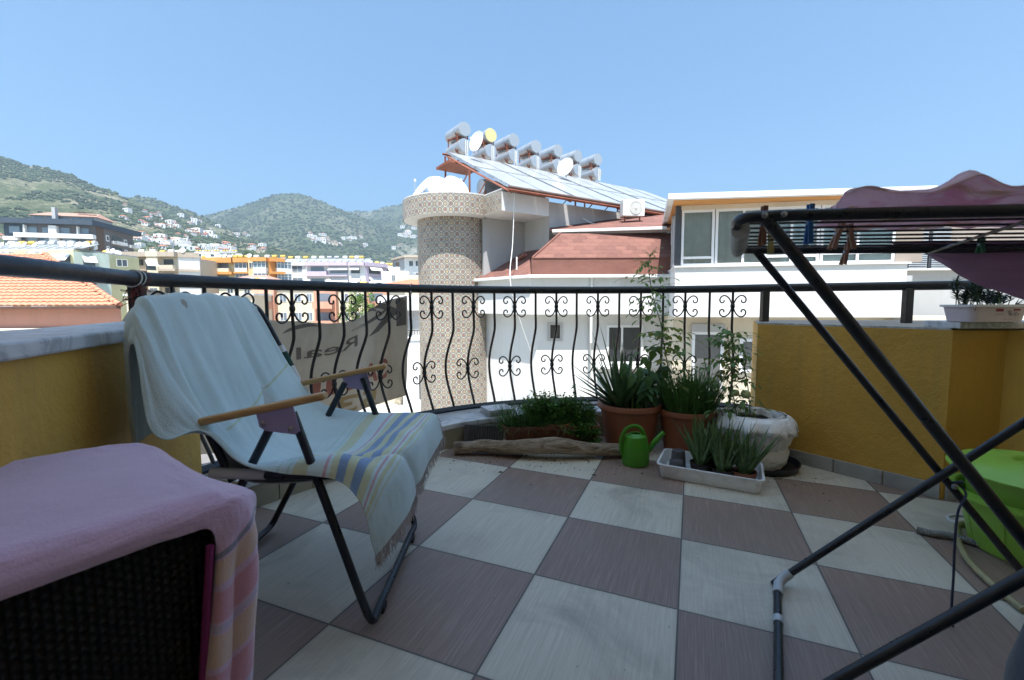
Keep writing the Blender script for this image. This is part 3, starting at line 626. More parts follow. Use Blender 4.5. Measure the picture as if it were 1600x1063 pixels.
# clothes pegs
def peg(px, top, bot, s, tilt, mname, c, label, n_=None):
    # clipped on the wire that lies at share s of the rack's depth
    lo, hi = 0, 1
    for _ in range(40):
        m_ = (lo+hi)/2; q = rk(m_, s)
        if q.x-(px-800)/FPX*q.y < 0: lo = m_
        else: hi = m_
    q = rk(lo, s); zt = at(px, top, q.y).z; zb = at(px, bot, q.y).z; L = zt-zb
    root = thing('clothes_peg', label, 'clothes peg', (q.x, q.y, q.z), 0, 'clothes pegs on the drying rack')
    mz = Matrix.Translation((q.x, q.y-.0, (zt+zb)/2)) @ Matrix.Rotation(tilt, 4, 'Y')
    M_ = mat(mname, c, .6, var=.2, vs=30)
    for sg in (-1, 1):
        b_ = MB(); hh = L/2
        prof = [(-hh, .0045), (-hh*.5, .0035), (0, .0022), (hh*.25, .003), (hh*.5, .006), (hh, .009)]
        vs = []
        for z, off in prof:
            for dx, dy in ((-.005, 0), (.005, 0), (.005, .0045), (-.005, .0045)): vs.append(mz @ Vector((dx, sg*(off*.6+dy*.9), -z if sg else z)))
        fs = []
        for i in range(len(prof)-1):
            for k in range(4): fs.append((i*4+k, i*4+(k+1) % 4, (i+1)*4+(k+1) % 4, (i+1)*4+k))
        fs += [(3, 2, 1, 0), tuple(len(vs)-4+k for k in range(4))]
        b_.add(vs, fs).build('jaw', M_, root, bevel=.0008)
    b_ = MB(); b_.tube([mz @ Vector((-.006, 0, .002)), mz @ Vector((.006, 0, .002))], .0035, 8); b_.build('spring', mat('bolt_steel', (.3, .32, .34), .35, 1), root, smooth=True)
peg(1187, 322, 384, .10, .03, 'brown_peg', (.17, .07, .04), 'reddish brown clothes peg nearest the left bolt of the drying rack')
peg(1199, 360, 396, .62, -.05, 'olive_peg', (.30, .26, .09), 'short olive yellow clothes peg low beside the brown one')
peg(1258, 319, 382, .08, .02, 'blue_peg', (.015, .12, .36), 'bright blue clothes peg')
peg(1301, 346, 391, .30, .35, 'wooden_peg', (.33, .19, .13), 'pale wooden clothes peg leaning to the left of the wooden pair')
peg(1322, 350, 390, .34, -.15, 'wooden_peg', (.33, .19, .13), 'pale wooden clothes peg upper one right of the leaning peg')
peg(1316, 378, 414, .74, .22, 'wooden_peg', (.33, .19, .13), 'pale wooden clothes peg lowest of the three, below the wires')
peg(1524, 372, 396, .75, 0, 'green_peg', (.01, .13, .06), 'dark green clothes peg under the pink laundry')
# blue cord tied to the joint
p0 = pv+Vector((.01, -.01, .01)); e = at(1490, 992, 1.25)
P = [p0, p0+Vector((.02, -.012, -.03)), at(1497, 800, 1.27), at(1492, 850, 1.26), at(1490, 900, 1.255), at(1487, 950, 1.25), e]
q = MB(); q.tube(spline(P, 8), .0032, 7); q.lathe([(.0, -.006), (.006, 0), (.0, .006)], 8, at(1487, 952, 1.25)); q.tube(spline([p0+Vector((-.012, 0, 0)), p0+Vector((0, -.016, .008)), p0+Vector((.014, 0, 0)), p0+Vector((0, .014, -.006)), p0+Vector((-.012, 0, 0))], 5), .0035, 6)
tag(q.build('blue_cord', mat('blue_cord', (.035, .045, .085), .9, bump=.5, bs=300), smooth=True), 'dark blue cord end hanging from the joint of the drying rack legs', 'cord')
# ------------------------------------------------------------------ green bins
M_lime = mat('lime_plastic', (.27, .50, .06), .38, var=.06, bump=.05, bs=20, dirt=(.2, .3, .06), ds=4)
bc = Vector((1.965, 1.655, fz(1.965, 1.655)))
def zs(P, k=.83): return [(r_, z*k) for r_, z in P]
bn = thing('bucket', 'lime green plastic bucket with a wide rim, the lower of the two nested', 'bucket', bc)
MB().lathe(zs([(.17, 0), (.185, .01), (.222, .26), (.24, .262), (.245, .25), (.262, .252), (.262, .268), (.235, .276), (.228, .27), (.19, .02)]), 48, bc).build('bucket_body', M_lime, bn, smooth=True)
for k in range(10):
    q = MB(); a = k*math.pi/5+.3; q.tube([bc+Vector((math.cos(a)*.19, math.sin(a)*.19, .02)), bc+Vector((math.cos(a)*.2215, math.sin(a)*.2215, .20))], .0045, 6); q.build('bucket_rib', M_lime, bn, smooth=True)
b2 = thing('lidded_bucket', 'lime green bucket with a round lid standing inside the other green bucket', 'bucket', bc+Vector((0, 0, .1)))
MB().lathe(zs([(.19, .15), (.205, .27), (.218, .385)]), 48, bc).build('bucket_body', M_lime, b2, smooth=True)
MB().lathe(zs([(.25, .375), (.268, .372), (.268, .378), (.245, .39), (.235, .40), (.14, .425), (.09, .428), (.08, .42), (.075, .405), (0.001, .404)]), 48, bc, cap=False).build('lid', M_lime, b2, smooth=True)
# hose, drain hose and ring on the floor
M_hose = mat('yellowed_hose', (.36, .31, .16), .5, var=.15, vs=6, dirt=(.16, .13, .07), ds=8)
def onf(px, py, r): p = fl(px, py); return Vector((p.x, p.y, fz(p.x, p.y)+r))
q = MB(); q.tube(spline([onf(1600, 960, .012), onf(1572, 938, .012), onf(1535, 905, .012), onf(1512, 880, .012), onf(1500, 858, .012), onf(1496, 838, .012), onf(1512, 822, .012), Vector((2.2, 1.75, -.04)), Vector((2.24, 1.5, -.04))], 8), .0105, 10)
tag(q.build('garden_hose', M_hose, smooth=True), 'yellowed rubber hose curving round the green buckets on the floor', 'hose')
q = MB(); Pn = spline([onf(1432, 833, .014), onf(1455, 839, .014), onf(1480, 842, .014), onf(1510, 850, .014), onf(1540, 858, .014), onf(1575, 862, .014), onf(1620, 866, .014)], 14)
q.tube(Pn, [.0125 if k % 2 else .0145 for k in range(len(Pn))], 10)
tag(q.build('drain_hose', mat('grey_corrugated', (.2, .2, .19), .6, dirt=(.1, .09, .07), ds=12), smooth=True), 'grey corrugated drain hose lying behind the yellowed hose', 'hose')
q = MB(); c = onf(1512, 816, .006); q.tube([c+Vector((math.cos(a)*.07, math.sin(a)*.055, 0)) for a in [2*math.pi*k/28 for k in range(28)]], .006, 8, closed=True)
tag(q.build('plastic_ring', mat('white_plastic', (.6, .6, .58), .45), smooth=True), 'white plastic ring lying on the floor by the green buckets', 'ring')
# dark laundry bag at the lower right edge
q = MB(); c = Vector((.855, .72, -.025))
q.lathe([(.02, 0), (.10, .005), (.135, .05), (.138, .15), (.13, .26), (.112, .34), (.08, .385), (.04, .40), (.002, .404)], 40, c+Vector((.145, 0, 0)), sy=.85)
dk = q.build('cloth_sack', mat('slate_fabric', (.06, .075, .10), .95, bump=.5, bs=30, sheen=.3), smooth=True); tag(dk, 'dark slate fabric sack standing at the lower right edge under the drying rack', 'sack')
# ------------------------------------------------------------------ plants
def mat_leaf(name, c1, c2, rough=.45, tr=.25, sc=25):
    m, t, b = nt(name); g = G(t); n = g.noise(sc, 4)
    ob = g.n('ObjectInfo').outputs['Random']
    col = g.ramp(n, [(.3, c1), (.7, c2)])
    t.links.new(col, b.inputs['Base Color']); b.inputs['Roughness'].default_value = rough
    b.inputs['Specular IOR Level'].default_value = .35
    tl = g.n('BsdfTranslucent', {0: g.mix(.5, col, (.30, .42, .05))}); mx = g.n('MixShader', {0: tr, 1: b.outputs[0], 2: tl.outputs[0]})
    t.links.new(mx.outputs[0], t.nodes['Material Output'].inputs[0]); g.bump(b, g.noise(90, 3), .2, .002); return m
L_aloe = mat_leaf('aloe_green', (.055, .11, .045), (.10, .185, .08), .42, .08, 9)
L_aloe2 = mat_leaf('small_aloe_green', (.07, .125, .04), (.14, .22, .085), .45, .05, 40)
L_chive = mat_leaf('chive_green', (.06, .155, .035), (.12, .25, .065), .45, .2)
L_tom = mat_leaf('tomato_leaf', (.085, .17, .055), (.15, .27, .10), .6, .35)
L_tomy = mat_leaf('yellowing_leaf', (.09, .14, .02), (.28, .26, .05), .6, .4)
L_pep = mat_leaf('broad_leaf', (.045, .12, .04), (.08, .18, .07), .4, .15)
L_herb = mat_leaf('herb_green', (.05, .14, .022), (.10, .24, .045), .5, .3)
L_dark = mat_leaf('dark_succulent', (.01, .025, .008), (.025, .05, .015), .45, .05)
M_stem = mat('green_stem', (.09, .13, .05), .6); M_soil = mat('potting_soil', (.035, .025, .018), .95, var=.4, vs=30, bump=1, bs=60, bd=.01)
M_terra = mat('terracotta_plastic', (.30, .105, .055), .5, var=.12, vs=5, bump=.1, bs=40, dirt=(.2, .12, .09), ds=4)
def blade(mb, p, d, L, w, bend=.3, th=.25, k=6, side=None, taper=1.0, twist=0):
    "a fleshy or grassy leaf: spine bends towards gravity/outward"
    p = Vector(p); d = Vector(d).normalized(); s = side or d.cross(Vector((0, 0, 1)))
    if s.length < .05: s = Vector((1, 0, 0))
    s.normalize(); vs = []; q = p.copy(); st = L/k
    for i in range(k+1):
        t = i/k; ww = w*(1-t**1.6*taper)*(.75+.25*min(1, t*5)) if taper else w
        nrm = s.cross(d).normalized()
        vs += [q-s*ww/2, q-nrm*ww*th*.7, q+s*ww/2, q+nrm*ww*th*.15]
        d = (d+Vector((0, 0, -1))*bend/k).normalized(); s = (s-d*s.dot(d)).normalized(); q = q+d*st
    fs = []
    for i in range(k):
        for j in range(4): fs.append((i*4+j, i*4+(j+1) % 4, i*4+4+(j+1) % 4, i*4+4+j))
    mb.add(vs, fs)
def leaf(mb, p, d, L, w, nrm=None, teeth=3, droop=.25, fold=.2):
    "flat leaf with toothed edge, folded along its midrib"
    d = Vector(d).normalized(); nrm = Vector(nrm or (0, 0, 1)); s = d.cross(nrm)
    if s.length < .05: s = Vector((1, 0, 0))
    s.normalize(); u = s.cross(d).normalized(); n = max(3, teeth+1); mid = []; l = []; r_ = []
    for i in range(n+1):
        t = i/n; z = u*(-droop*L*t*t); q = Vector(p)+d*L*t+z; mid.append(q)
        if 0 < i < n:
            ww = w/2*math.sin(math.pi*min(1, t**.75))*(1.1 if i % 2 else .8)
            l.append(q-s*ww+u*fold*ww-d*L*.03); r_.append(q+s*ww+u*fold*ww-d*L*.03)
    vs = mid+l+r_; fs = []; m = n+1
    for side in (0, 1):
        off = m+side*len(l)
        for i in range(n):
            a, b_ = i, i+1; e = [a, b_]
            if i+1 < n: e.append(off+i)
            if i > 0: e.append(off+i-1)
            fs.append(e if not side else e[::-1])
    mb.add(vs, fs)
def compound(mb, st, p, d, L, w, rnd, pairs=3, teeth=4):
    "tomato leaf: leaflets along a drooping rachis"
    d = Vector(d).normalized(); pts = [Vector(p)]; q = Vector(p); k = pairs*2+1
    for i in range(k):
        d = (d+Vector((0, 0, -.09))).normalized(); q = q+d*L/k; pts.append(q)
    st.tube(pts, [.0013-.0008*i/k for i in range(k+1)], 4, cap=False)
    s = d.cross(Vector((0, 0, 1))).normalized()
    for i in range(1, pairs+1):
        b_ = pts[i*2-1]; sz = w*(.55+.45*math.sin(math.pi*i/(pairs+.5)))
        for sg in (-1, 1):
            dd = s*sg+d*.5+Vector((0, 0, rnd.uniform(-.45, .15))); leaf(mb, b_, dd, sz*rnd.uniform(.95, 1.4), sz*.62, (rnd.uniform(-.4, .4), rnd.uniform(-.4, .4), 1), teeth, rnd.uniform(.1, .5))
    leaf(mb, pts[-1], d, w*1.45, w*.8, (0, 0, 1), teeth, .35)
def pot(name, label, c, r, h, group=None, cat='potted plant', mat_=None, rim=.02):
    t = thing(name, label, cat, c, 0, group); c = Vector(c)
    p = MB().lathe([(r*.68, 0), (r*.72, .004), (r*.9, h-rim*1.3), (r*.965, h-rim*1.25), (r*1.0, h-rim*1.05), (r*1.0, h-rim*.2), (r*.985, h), (r*.93, h), (r*.9, h-.01), (r*.86, h-.05), (r*.6, .02)], 48, c).build('pot', mat_ or M_terra, t, smooth=True)
    MB().lathe([(r*.89, h-.036), (r*.5, h-.028), (.003, h-.024)], 24, c).build('soil', M_soil, t, smooth=True)
    return t
rnd = random.Random(11)
# pot A: aloe with broad leaves and chives
cA = Vector((.752, 2.905, fz(.752, 2.9))); hA = .285
pA = pot('potted_plant', 'large terracotta coloured pot with a big spiky aloe, chives and broad leaves', cA, .203, hA, rim=.03)
mb = MB(); ac = cA+Vector((-.06, -.02, hA-.03))
for k in range(30):
    a = k*2.4; t = k/30; el = R(83-62*t+rnd.uniform(-6, 6)); L = rnd.uniform(.29, .40)*(1-.1*t)
    d = Vector((math.cos(a)*math.cos(el), math.sin(a)*math.cos(el)*.7, math.sin(el)))
    if d.x > .35: d.x *= .45; L *= .8
    blade(mb, ac+Vector((math.cos(a)*.025, math.sin(a)*.02, 0)), d, L, rnd.uniform(.046, .060), rnd.uniform(.0, .32)*(1 if t > .3 else .3), .4, 8, taper=.97)
for (ex, ey, Y) in ((893, 567, 2.80), (899, 582, 2.78), (900, 600, 2.75), (910, 548, 2.85), (925, 517, 2.9), (938, 508, 2.88), (957, 516, 2.85), (972, 538, 2.83)):
    e = at(ex, ey, Y); d = e-ac; L = d.length*1.04; d = d.normalized(); d.z += .12; blade(mb, ac, d, L, .043, .25, .4, 9, taper=.98)
mb.build('aloe_leaves', L_aloe, pA, smooth=True)
mb = MB()
for k in range(300):
    a = rnd.uniform(0, 6.28); r_ = rnd.uniform(0, .15); p = cA+Vector((.05+math.cos(a)*r_*.9, math.sin(a)*r_, hA-.03))
    d = Vector((rnd.uniform(-.3, .45), rnd.uniform(-.35, .25), 1)); blade(mb, p, d, rnd.uniform(.13, .27), .0045, rnd.uniform(.1, .9), .6, 6, taper=.9)
mb.build('chives', L_chive, pA)
mb = MB(); ms_ = MB()
for k in range(18):
    a = rnd.uniform(-1.8, 1.6); p0 = cA+Vector((.07, -.02, hA-.03)); tip = p0+Vector((math.cos(a)*.11, math.sin(a)*.08-.03, rnd.uniform(.12, .27)))
    P = spline([p0, p0.lerp(tip, .5)+Vector((0, 0, .02)), tip], 6); ms_.tube(P, .003, 5)
    for j in range(5, len(P), 2):
        for s_ in (0, 1):
            aa = rnd.uniform(0, 6.28); leaf(mb, P[j], (math.cos(aa), math.sin(aa)*.8-.3, rnd.uniform(-.5, .1)), rnd.uniform(.06, .10), rnd.uniform(.032, .05), (rnd.uniform(-.3, .3), -.4, 1), 2, .5)
for (ex, ey, Y) in ((1000, 590, 2.72), (1015, 600, 2.74), (1028, 612, 2.78), (990, 600, 2.70), (1010, 575, 2.8), (1035, 590, 2.85), (978, 585, 2.75), (1022, 560, 2.85)):
    p = at(ex, ey-14, Y); leaf(mb, p, (rnd.uniform(-.5, .5), -.2, -.8), .09, .05, (0, -1, .3), 2, .2); leaf(mb, p+Vector((.01, .02, .01)), (rnd.uniform(-1, 1), -.4, -.4), .08, .045, (0, -.6, .8), 2, .3)
ms_.build('stem', M_stem, pA, smooth=True); mb.build('broad_leaves', L_pep, pA)
# pot B: chives and the tall tomato
cB = Vector((1.088, 2.83, fz(1.09, 2.83))); hB = .27
pB = pot('potted_plant', 'terracotta coloured pot with dense chives and one tall thin tomato plant', cB, .178, hB, rim=.028)
mb = MB()
for k in range(760):
    a = rnd.uniform(0, 6.28); r_ = .15*math.sqrt(rnd.random()); p = cB+Vector((math.cos(a)*r_, math.sin(a)*r_, hB-.03))
    lean = r_/.15; d = Vector((math.cos(a)*lean*.42+rnd.uniform(-.15, .15), math.sin(a)*lean*.42+rnd.uniform(-.15, .15), 1))
    blade(mb, p, d, rnd.uniform(.16, .33), .0062, rnd.uniform(.05, .55), .55, 6, taper=.93)
mb.build('chives', L_chive, pB)
# tall tomato: stem through measured points
def tomato(root, stem, branches, seed, lw=.036, yellow=(), fruits=(), r0=.0042, pairs=3):
    rn = random.Random(seed); st = MB(); lf = MB(); ly = MB()
    P = spline(stem, 8); n = len(P); st.tube(P, [r0*(1-.6*i/n) for i in range(n)], 6)
    for (t, ang, L, el, w, yl) in branches:
        p = P[int(t*(n-1))]; d = Vector((math.cos(ang)*math.cos(el), math.sin(ang)*math.cos(el)*.8, math.sin(el)))
        compound(ly if yl else lf, st, p, d, L, w, rn, pairs)
    st.build('stem', M_stem, root, smooth=True); lf.build('leaves', L_tom, root)
    if ly.v: ly.build('yellow_leaves', L_tomy, root)
    for k, (p, r_) in enumerate(fruits):
        MB().lathe([(.002, -r_*.93), (r_*.5, -r_*.86), (r_*.85, -r_*.5), (r_, 0), (r_*.88, r_*.48), (r_*.5, r_*.82), (.003, r_*.8)], 20, p).build('unripe_tomato', mat('unripe_tomato_skin', (.42, .47, .22), .3, var=.08, coat=.2), root, smooth=True)
stem = [at(1057, 645, 2.84), at(1050, 600, 2.83), at(1042, 565, 2.82), at(1036, 530, 2.81), at(1032, 505, 2.80), at(1022, 470, 2.79), at(1016, 440, 2.78), at(1014, 415, 2.78), at(1017, 397, 2.78)]
br = []; rn = random.Random(4)
for k in range(30):
    t = .26+.72*k/30; a = k*2.4+rn.uniform(-.4, .4); br.append((t, a, rn.uniform(.09, .16)*(1.3-.5*t), R(rn.uniform(-10, 50)), rn.uniform(.028, .042)*(1.35-.55*t), k in (1, 3, 6)))
for k in range(4): br.append((.93+.02*k, k*1.7, .05, R(50), .018, 0))
br += [(.05+.03*k_, 2.4*k_, .15, R(25), .042, k_ % 5 == 2) for k_ in range(13)]
br += [(.80, 3.1, .19, R(12), .026, 0), (.62, 3.25, .17, R(-2), .028, 0), (.70, .15, .16, R(35), .024, 0), (.9, 2.9, .10, R(30), .018, 1), (.48, .1, .16, R(8), .046, 1), (.40, -.2, .2, R(15), .05, 1), (.44, 2.8, .14, R(5), .046, 0), (.34, 3.2, .15, R(10), .05, 0), (.37, -.5, .17, R(-5), .052, 0)]
tomato(pB, stem, br, 9, fruits=[(at(1029, 527, 2.79), .0145)])
# sack with tomato bush
M_bag = mat('white_sack', (.88, .88, .89), .4, var=.1, vs=6, bump=.9, bs=22, bd=.02, dirt=(.74, .69, .60), ds=4)
cS = Vector((1.395, 2.60, fz(1.395, 2.6)))
sk_ = thing('grow_sack', 'white plastic soil sack on a black dish with a bushy tomato plant and green tomatoes', 'potted plant', cS)
def sackring(z, r, rx, k, n=72):
    out = []
    for i in range(n):
        a = 2*math.pi*i/n; cz = abs(noise.noise(Vector((math.cos(a)*3.2+z*6, math.sin(a)*3.2, z*7+2))))+.5*abs(noise.noise(Vector((math.cos(a)*8, math.sin(a)*8+z*10, z*16)))); rr_ = r*.97*(1-.16*max(0, .22-cz))*(1+.035*noise.noise(Vector((math.cos(a)*2.2, math.sin(a)*2.2, z*9)))+.035*noise.noise(Vector((math.cos(a)*6, math.sin(a)*6, z*22+4)))+k*math.sin(a*13+z*9+2*noise.noise(Vector((math.cos(a)*2, math.sin(a)*2, z*6)))))
        out.append(cS+Vector((math.cos(a)*rr_*rx+.02*math.sin(z*14), math.sin(a)*rr_, z+.010*noise.noise(Vector((math.cos(a)*3, math.sin(a)*3, z*5+8))))))
    return out
prof = [(.0, .11, 1, 0), (.01, .145, 1, .01), (.05, .160, 1.05, .022), (.09, .158, 1.05, .028), (.112, .146, 1.02, .035), (.120, .146, 1, .035), (.135, .162, 1.02, .026), (.18, .180, 1.05, .014), (.225, .184, 1.04, .014), (.255, .178, 1.02, .012), (.278, .168, 1.0, .02), (.300, .162, 1.0, .035), (.308, .156, 1.0, .04), (.29, .145, 1.0, .04), (.265, .135, 1, .02)]
q = MB(); n = 72
for z, r_, rx, k in prof: q.v += sackring(z, r_, rx, k)
for i in range(len(prof)-1):
    for k in range(n): q.f.append([i*n+k, i*n+(k+1) % n, (i+1)*n+(k+1) % n, (i+1)*n+k])
q.f.append(list(range(n))[::-1]); q.build('sack', M_bag, sk_, smooth=True)
q = MB(); fr_ = [(.300, .158, .05), (.296, .172, .07), (.275, .192, .08), (.245, .203, .10), (.218, .207, .13)]; nf = 120
for j_, (z, r_, k) in enumerate(fr_):
    for i in range(nf):
        a = 2*math.pi*i/nf; w_ = noise.noise(Vector((math.cos(a)*2.5, math.sin(a)*2.5, 3)))
        rr_ = r_*(1+k*math.sin(a*11+1.5*w_*4)*.5+.05*w_); zz_ = z+(j_/4)*(.030*w_+.012*noise.noise(Vector((math.cos(a)*7, math.sin(a)*7, 8)))); q.v.append(cS+Vector((math.cos(a)*rr_, math.sin(a)*rr_, zz_)))
for j_ in range(4):
    for i in range(nf): q.f.append([j_*nf+i, j_*nf+(i+1) % nf, (j_+1)*nf+(i+1) % nf, (j_+1)*nf+i])
q.build('folded_rim', M_bag, sk_, smooth=True, solid=.0012)
MB().lathe([(.14, .255), (.07, .262), (.003, .265)], 24, cS).build('soil', M_soil, sk_, smooth=True)
MB().lathe([(.15, -.002), (.19, .0), (.205, .035), (.198, .036), (.185, .008), (.01, .006)], 40, cS+Vector((.03, -.01, 0))).build('dish', mat('black_dish', (.012, .014, .018), .45), sk_, smooth=True)
stem = [at(1160, 690, 2.62), at(1152, 655, 2.62), at(1145, 610, 2.63), at(1142, 570, 2.64), at(1138, 540, 2.64), at(1136, 512, 2.64)]
br = []; rn = random.Random(8)
for k in range(66):
    t = .10+.88*k/66; a = k*2.4+rn.uniform(-.4, .4); br.append((t, a, rn.uniform(.10, .18)*(1.15-.4*t), R(rn.uniform(-20, 45)), rn.uniform(.030, .04), k % 11 == 5))
br += [(.86, .1, .17, R(28), .03, 0), (.75, -.1, .15, R(20), .03, 0), (.95, 2.8, .1, R(40), .026, 0)]
tomato(sk_, stem, br, 10, fruits=[(at(1149, 614, 2.56), .0215), (at(1165, 616, 2.55), .0265)], r0=.004)
q = MB(); q2 = MB()
for sm in ([at(1168, 690, 2.6), at(1172, 650, 2.58), at(1168, 600, 2.58), at(1160, 560, 2.6)], [at(1150, 690, 2.6), at(1130, 650, 2.6), at(1110, 600, 2.6), at(1100, 560, 2.62)]):
    P = spline(sm, 8); q.tube(P, .003, 5)
    for k in range(4, len(P), 2):
        a = rn.uniform(-3.1, 3.1); compound(q2, q, P[k], (math.cos(a), math.sin(a)*.7, rn.uniform(-.2, .6)), rn.uniform(.06, .11), rn.uniform(.026, .036), rn, 2)
q.build('side_stem', M_stem, sk_, smooth=True); q2.build('leaves', L_tom, sk_)
# window box with herbs
M_box = mat('brown_planter', (.17, .06, .035), .5, var=.1, vs=6, dirt=(.1, .05, .035), ds=6)
Pc = Vector((.235, 2.80, fz(.23, 2.8))); ang = .05
pl = thing('window_box', 'long ribbed brown planter box full of grass and parsley behind the driftwood', 'planter', Pc, ang)
cr_, sr_ = math.cos(ang), math.sin(ang)
def pb(x, y, z): return Pc+Vector((x*cr_-y*sr_, x*sr_+y*cr_, z))
q = MB(); Lb, Db, Hb = .29, .085, .165; ring = []
def rrect(lx, ly, r_, z, n=5):
    o = []
    for (sx, sy, a0) in ((1, 1, 0), (-1, 1, 90), (-1, -1, 180), (1, -1, 270)):
        for k in range(n+1):
            a = R(a0+90*k/n); o.append(pb(sx*(lx-r_)+math.cos(a)*r_, sy*(ly-r_)+math.sin(a)*r_, z))
    return o
def loft(q, rings, cap0=True, cap1=False):
    b = len(q.v); n = len(rings[0])
    for r_ in rings: q.v += r_
    for i in range(len(rings)-1):
        for k in range(n): q.f.append([b+i*n+k, b+i*n+(k+1) % n, b+(i+1)*n+(k+1) % n, b+(i+1)*n+k])
    if cap0: q.f.append([b+k for k in range(n)][::-1])
    if cap1: q.f.append([b+(len(rings)-1)*n+k for k in range(n)])
loft(q, [rrect(Lb*.93, Db*.85, .02, 0), rrect(Lb*.985, Db*.96, .02, Hb-.022), rrect(Lb*1.02, Db*1.06, .025, Hb-.02), rrect(Lb*1.02, Db*1.06, .025, Hb), rrect(Lb*.98, Db*.95, .02, Hb), rrect(Lb*.95, Db*.88, .02, .03)], True, True)
for k in range(34):
    x = -Lb*.9+Lb*1.8*k/33; q.tube([pb(x*.96, -Db*.87, .01), pb(x, -Db*.965, Hb-.025)], .0035, 6)
q.build('planter_box', M_box, pl, smooth=True)
q = MB(); q.v += rrect(Lb*.955, Db*.89, .02, Hb-.03); q.f.append(list(range(24))); q.build('soil', M_soil, pl)
q = MB(); q.tube([pb(.118, -Db*.99, .137), pb(.15, -Db*.99, .137)], .009, 4); q.build('price_tag', mat('faded_sticker', (.3, .25, .22), .7), pl)
q = MB()
for k in range(900):
    cx = rnd.choice((-.22, -.13, -.04, .1)); p = pb(cx+rnd.gauss(0, .045), rnd.uniform(-.06, .06), Hb-.03)
    d = Vector((rnd.gauss(0, .6), rnd.gauss(-.15, .5), 1)); blade(q, p, d, rnd.uniform(.09, .25), .0045, rnd.uniform(.1, 1.3), .4, 5, taper=.95)
for k in range(420):
    p = pb(rnd.uniform(.10, .28), rnd.uniform(-.05, .07), Hb-.03); blade(q, p, Vector((rnd.gauss(0, .25), rnd.gauss(0, .25), 1)), rnd.uniform(.08, .19), .0022, rnd.uniform(0, .3), .4, 4, taper=.9)
q.build('grass', L_chive, pl)
q = MB(); qs = MB()
def herb(c, rx, ry, h, n, lw, q, qs):
    for k in range(n):
        a = rnd.uniform(0, 6.28); r_ = math.sqrt(rnd.random()); tip = c+Vector((math.cos(a)*rx*r_, math.sin(a)*ry*r_, h*rnd.uniform(.45, 1)*(1-.35*r_*r_))); b_ = c+Vector((math.cos(a)*rx*r_*.3, math.sin(a)*ry*r_*.3, 0))
        qs.tube([b_, b_.lerp(tip, .6)+Vector((0, 0, .01)), tip], .0012, 4, cap=False)
        for j in range(7):
            d = Vector((rnd.uniform(-1, 1), rnd.uniform(-1, 1), rnd.uniform(-.3, .9))); leaf(q, tip.lerp(b_, rnd.uniform(0, .45)), d, lw*rnd.uniform(.6, 1.2), lw*.5, (rnd.uniform(-.5, .5), rnd.uniform(-.5, .5), 1), 2, .2)
herb(pb(.0, .02, Hb-.03), .20, .09, .25, 230, .03, q, qs); herb(pb(.15, .02, Hb-.03), .16, .08, .20, 120, .028, q, qs); herb(pb(-.06, .03, Hb-.03), .05, .05, .24, 26, .024, q, qs)
herb(pb(.19, -.08, Hb-.08), .11, .05, .11, 100, .028, q, qs); herb(pb(.24, -.1, Hb-.13), .08, .03, .07, 26, .026, q, qs)
q.build('herb_leaves', L_herb, pl); qs.build('herb_stems', M_stem, pl)
q = MB(); qs = MB(); P = spline([pb(.14, .03, Hb), pb(.16, .03, Hb+.1), pb(.15, .03, Hb+.19), pb(.165, .03, Hb+.235)], 6); qs.tube(P, .0015, 4)
for j in range(6, len(P)):
    d = Vector((rnd.uniform(-1, 1), rnd.uniform(-1, 1), rnd.uniform(-.8, .2))); leaf(q, P[j], d, .03, .017, (0, -.5, 1), 2, .3)
q.build('sprig_leaves', L_pep, pl); qs.build('sprig_stem', M_stem, pl)
ip = pb(.045, -.02, .10)
t = thing('flower_pot', 'shallow terracotta bowl of grass set inside the long brown planter box', 'flower pot', ip)
MB().lathe([(.05, 0), (.062, .05), (.072, .062), (.072, .074), (.064, .074), (.06, .06)], 32, ip, sx=1.15).build('bowl', M_terra, t, smooth=True)
q = MB()
for k in range(80):
    a = rnd.uniform(0, 6.28); blade(q, ip+Vector((math.cos(a)*.04, math.sin(a)*.03, .05)), (rnd.gauss(0, .6), rnd.gauss(-.1, .5), 1), rnd.uniform(.05, .12), .003, rnd.uniform(.2, 1.2), .4, 5, taper=.95)
q.build('grass', L_chive, t)
# driftwood
def mat_drift():
    m, t, b = nt('driftwood_bark'); g = G(t); v = g.mapv((2.2, 16, 16)); n = g.noise(1.6, 8, .68, vec=v, dist=1.6); n2 = g.noise(7, 5, .6)
    col = g.ramp(n, [(.28, (.055, .038, .026)), (.43, (.24, .175, .12)), (.58, (.42, .335, .245)), (.75, (.54, .46, .36))])
    f = g.n('MapRange', {0: n2, 1: .58, 2: .68}).outputs[0]; col = g.mix(g.m('MULTIPLY', f, .75), col, (.09, .055, .035))
    t.links.new(col, b.inputs['Base Color']); b.inputs['Roughness'].default_value = .85
    g.bump(b, g.m('ADD', n, g.m('MULTIPLY', g.noise(30, 5), .3)), 1, .02); return m
P = [(-.345, 2.715, .038), (-.28, 2.725, .042), (-.17, 2.73, .052), (-.02, 2.70, .058), (.12, 2.68, .07), (.24, 2.67, .082), (.36, 2.68, .072), (.48, 2.70, .056), (.62, 2.73, .044), (.76, 2.77, .04)]
P = spline([(x, y-.06, z+fz(x, y)) for x, y, z in P], 8); q = MB(); N = len(P); n = 28; S = None
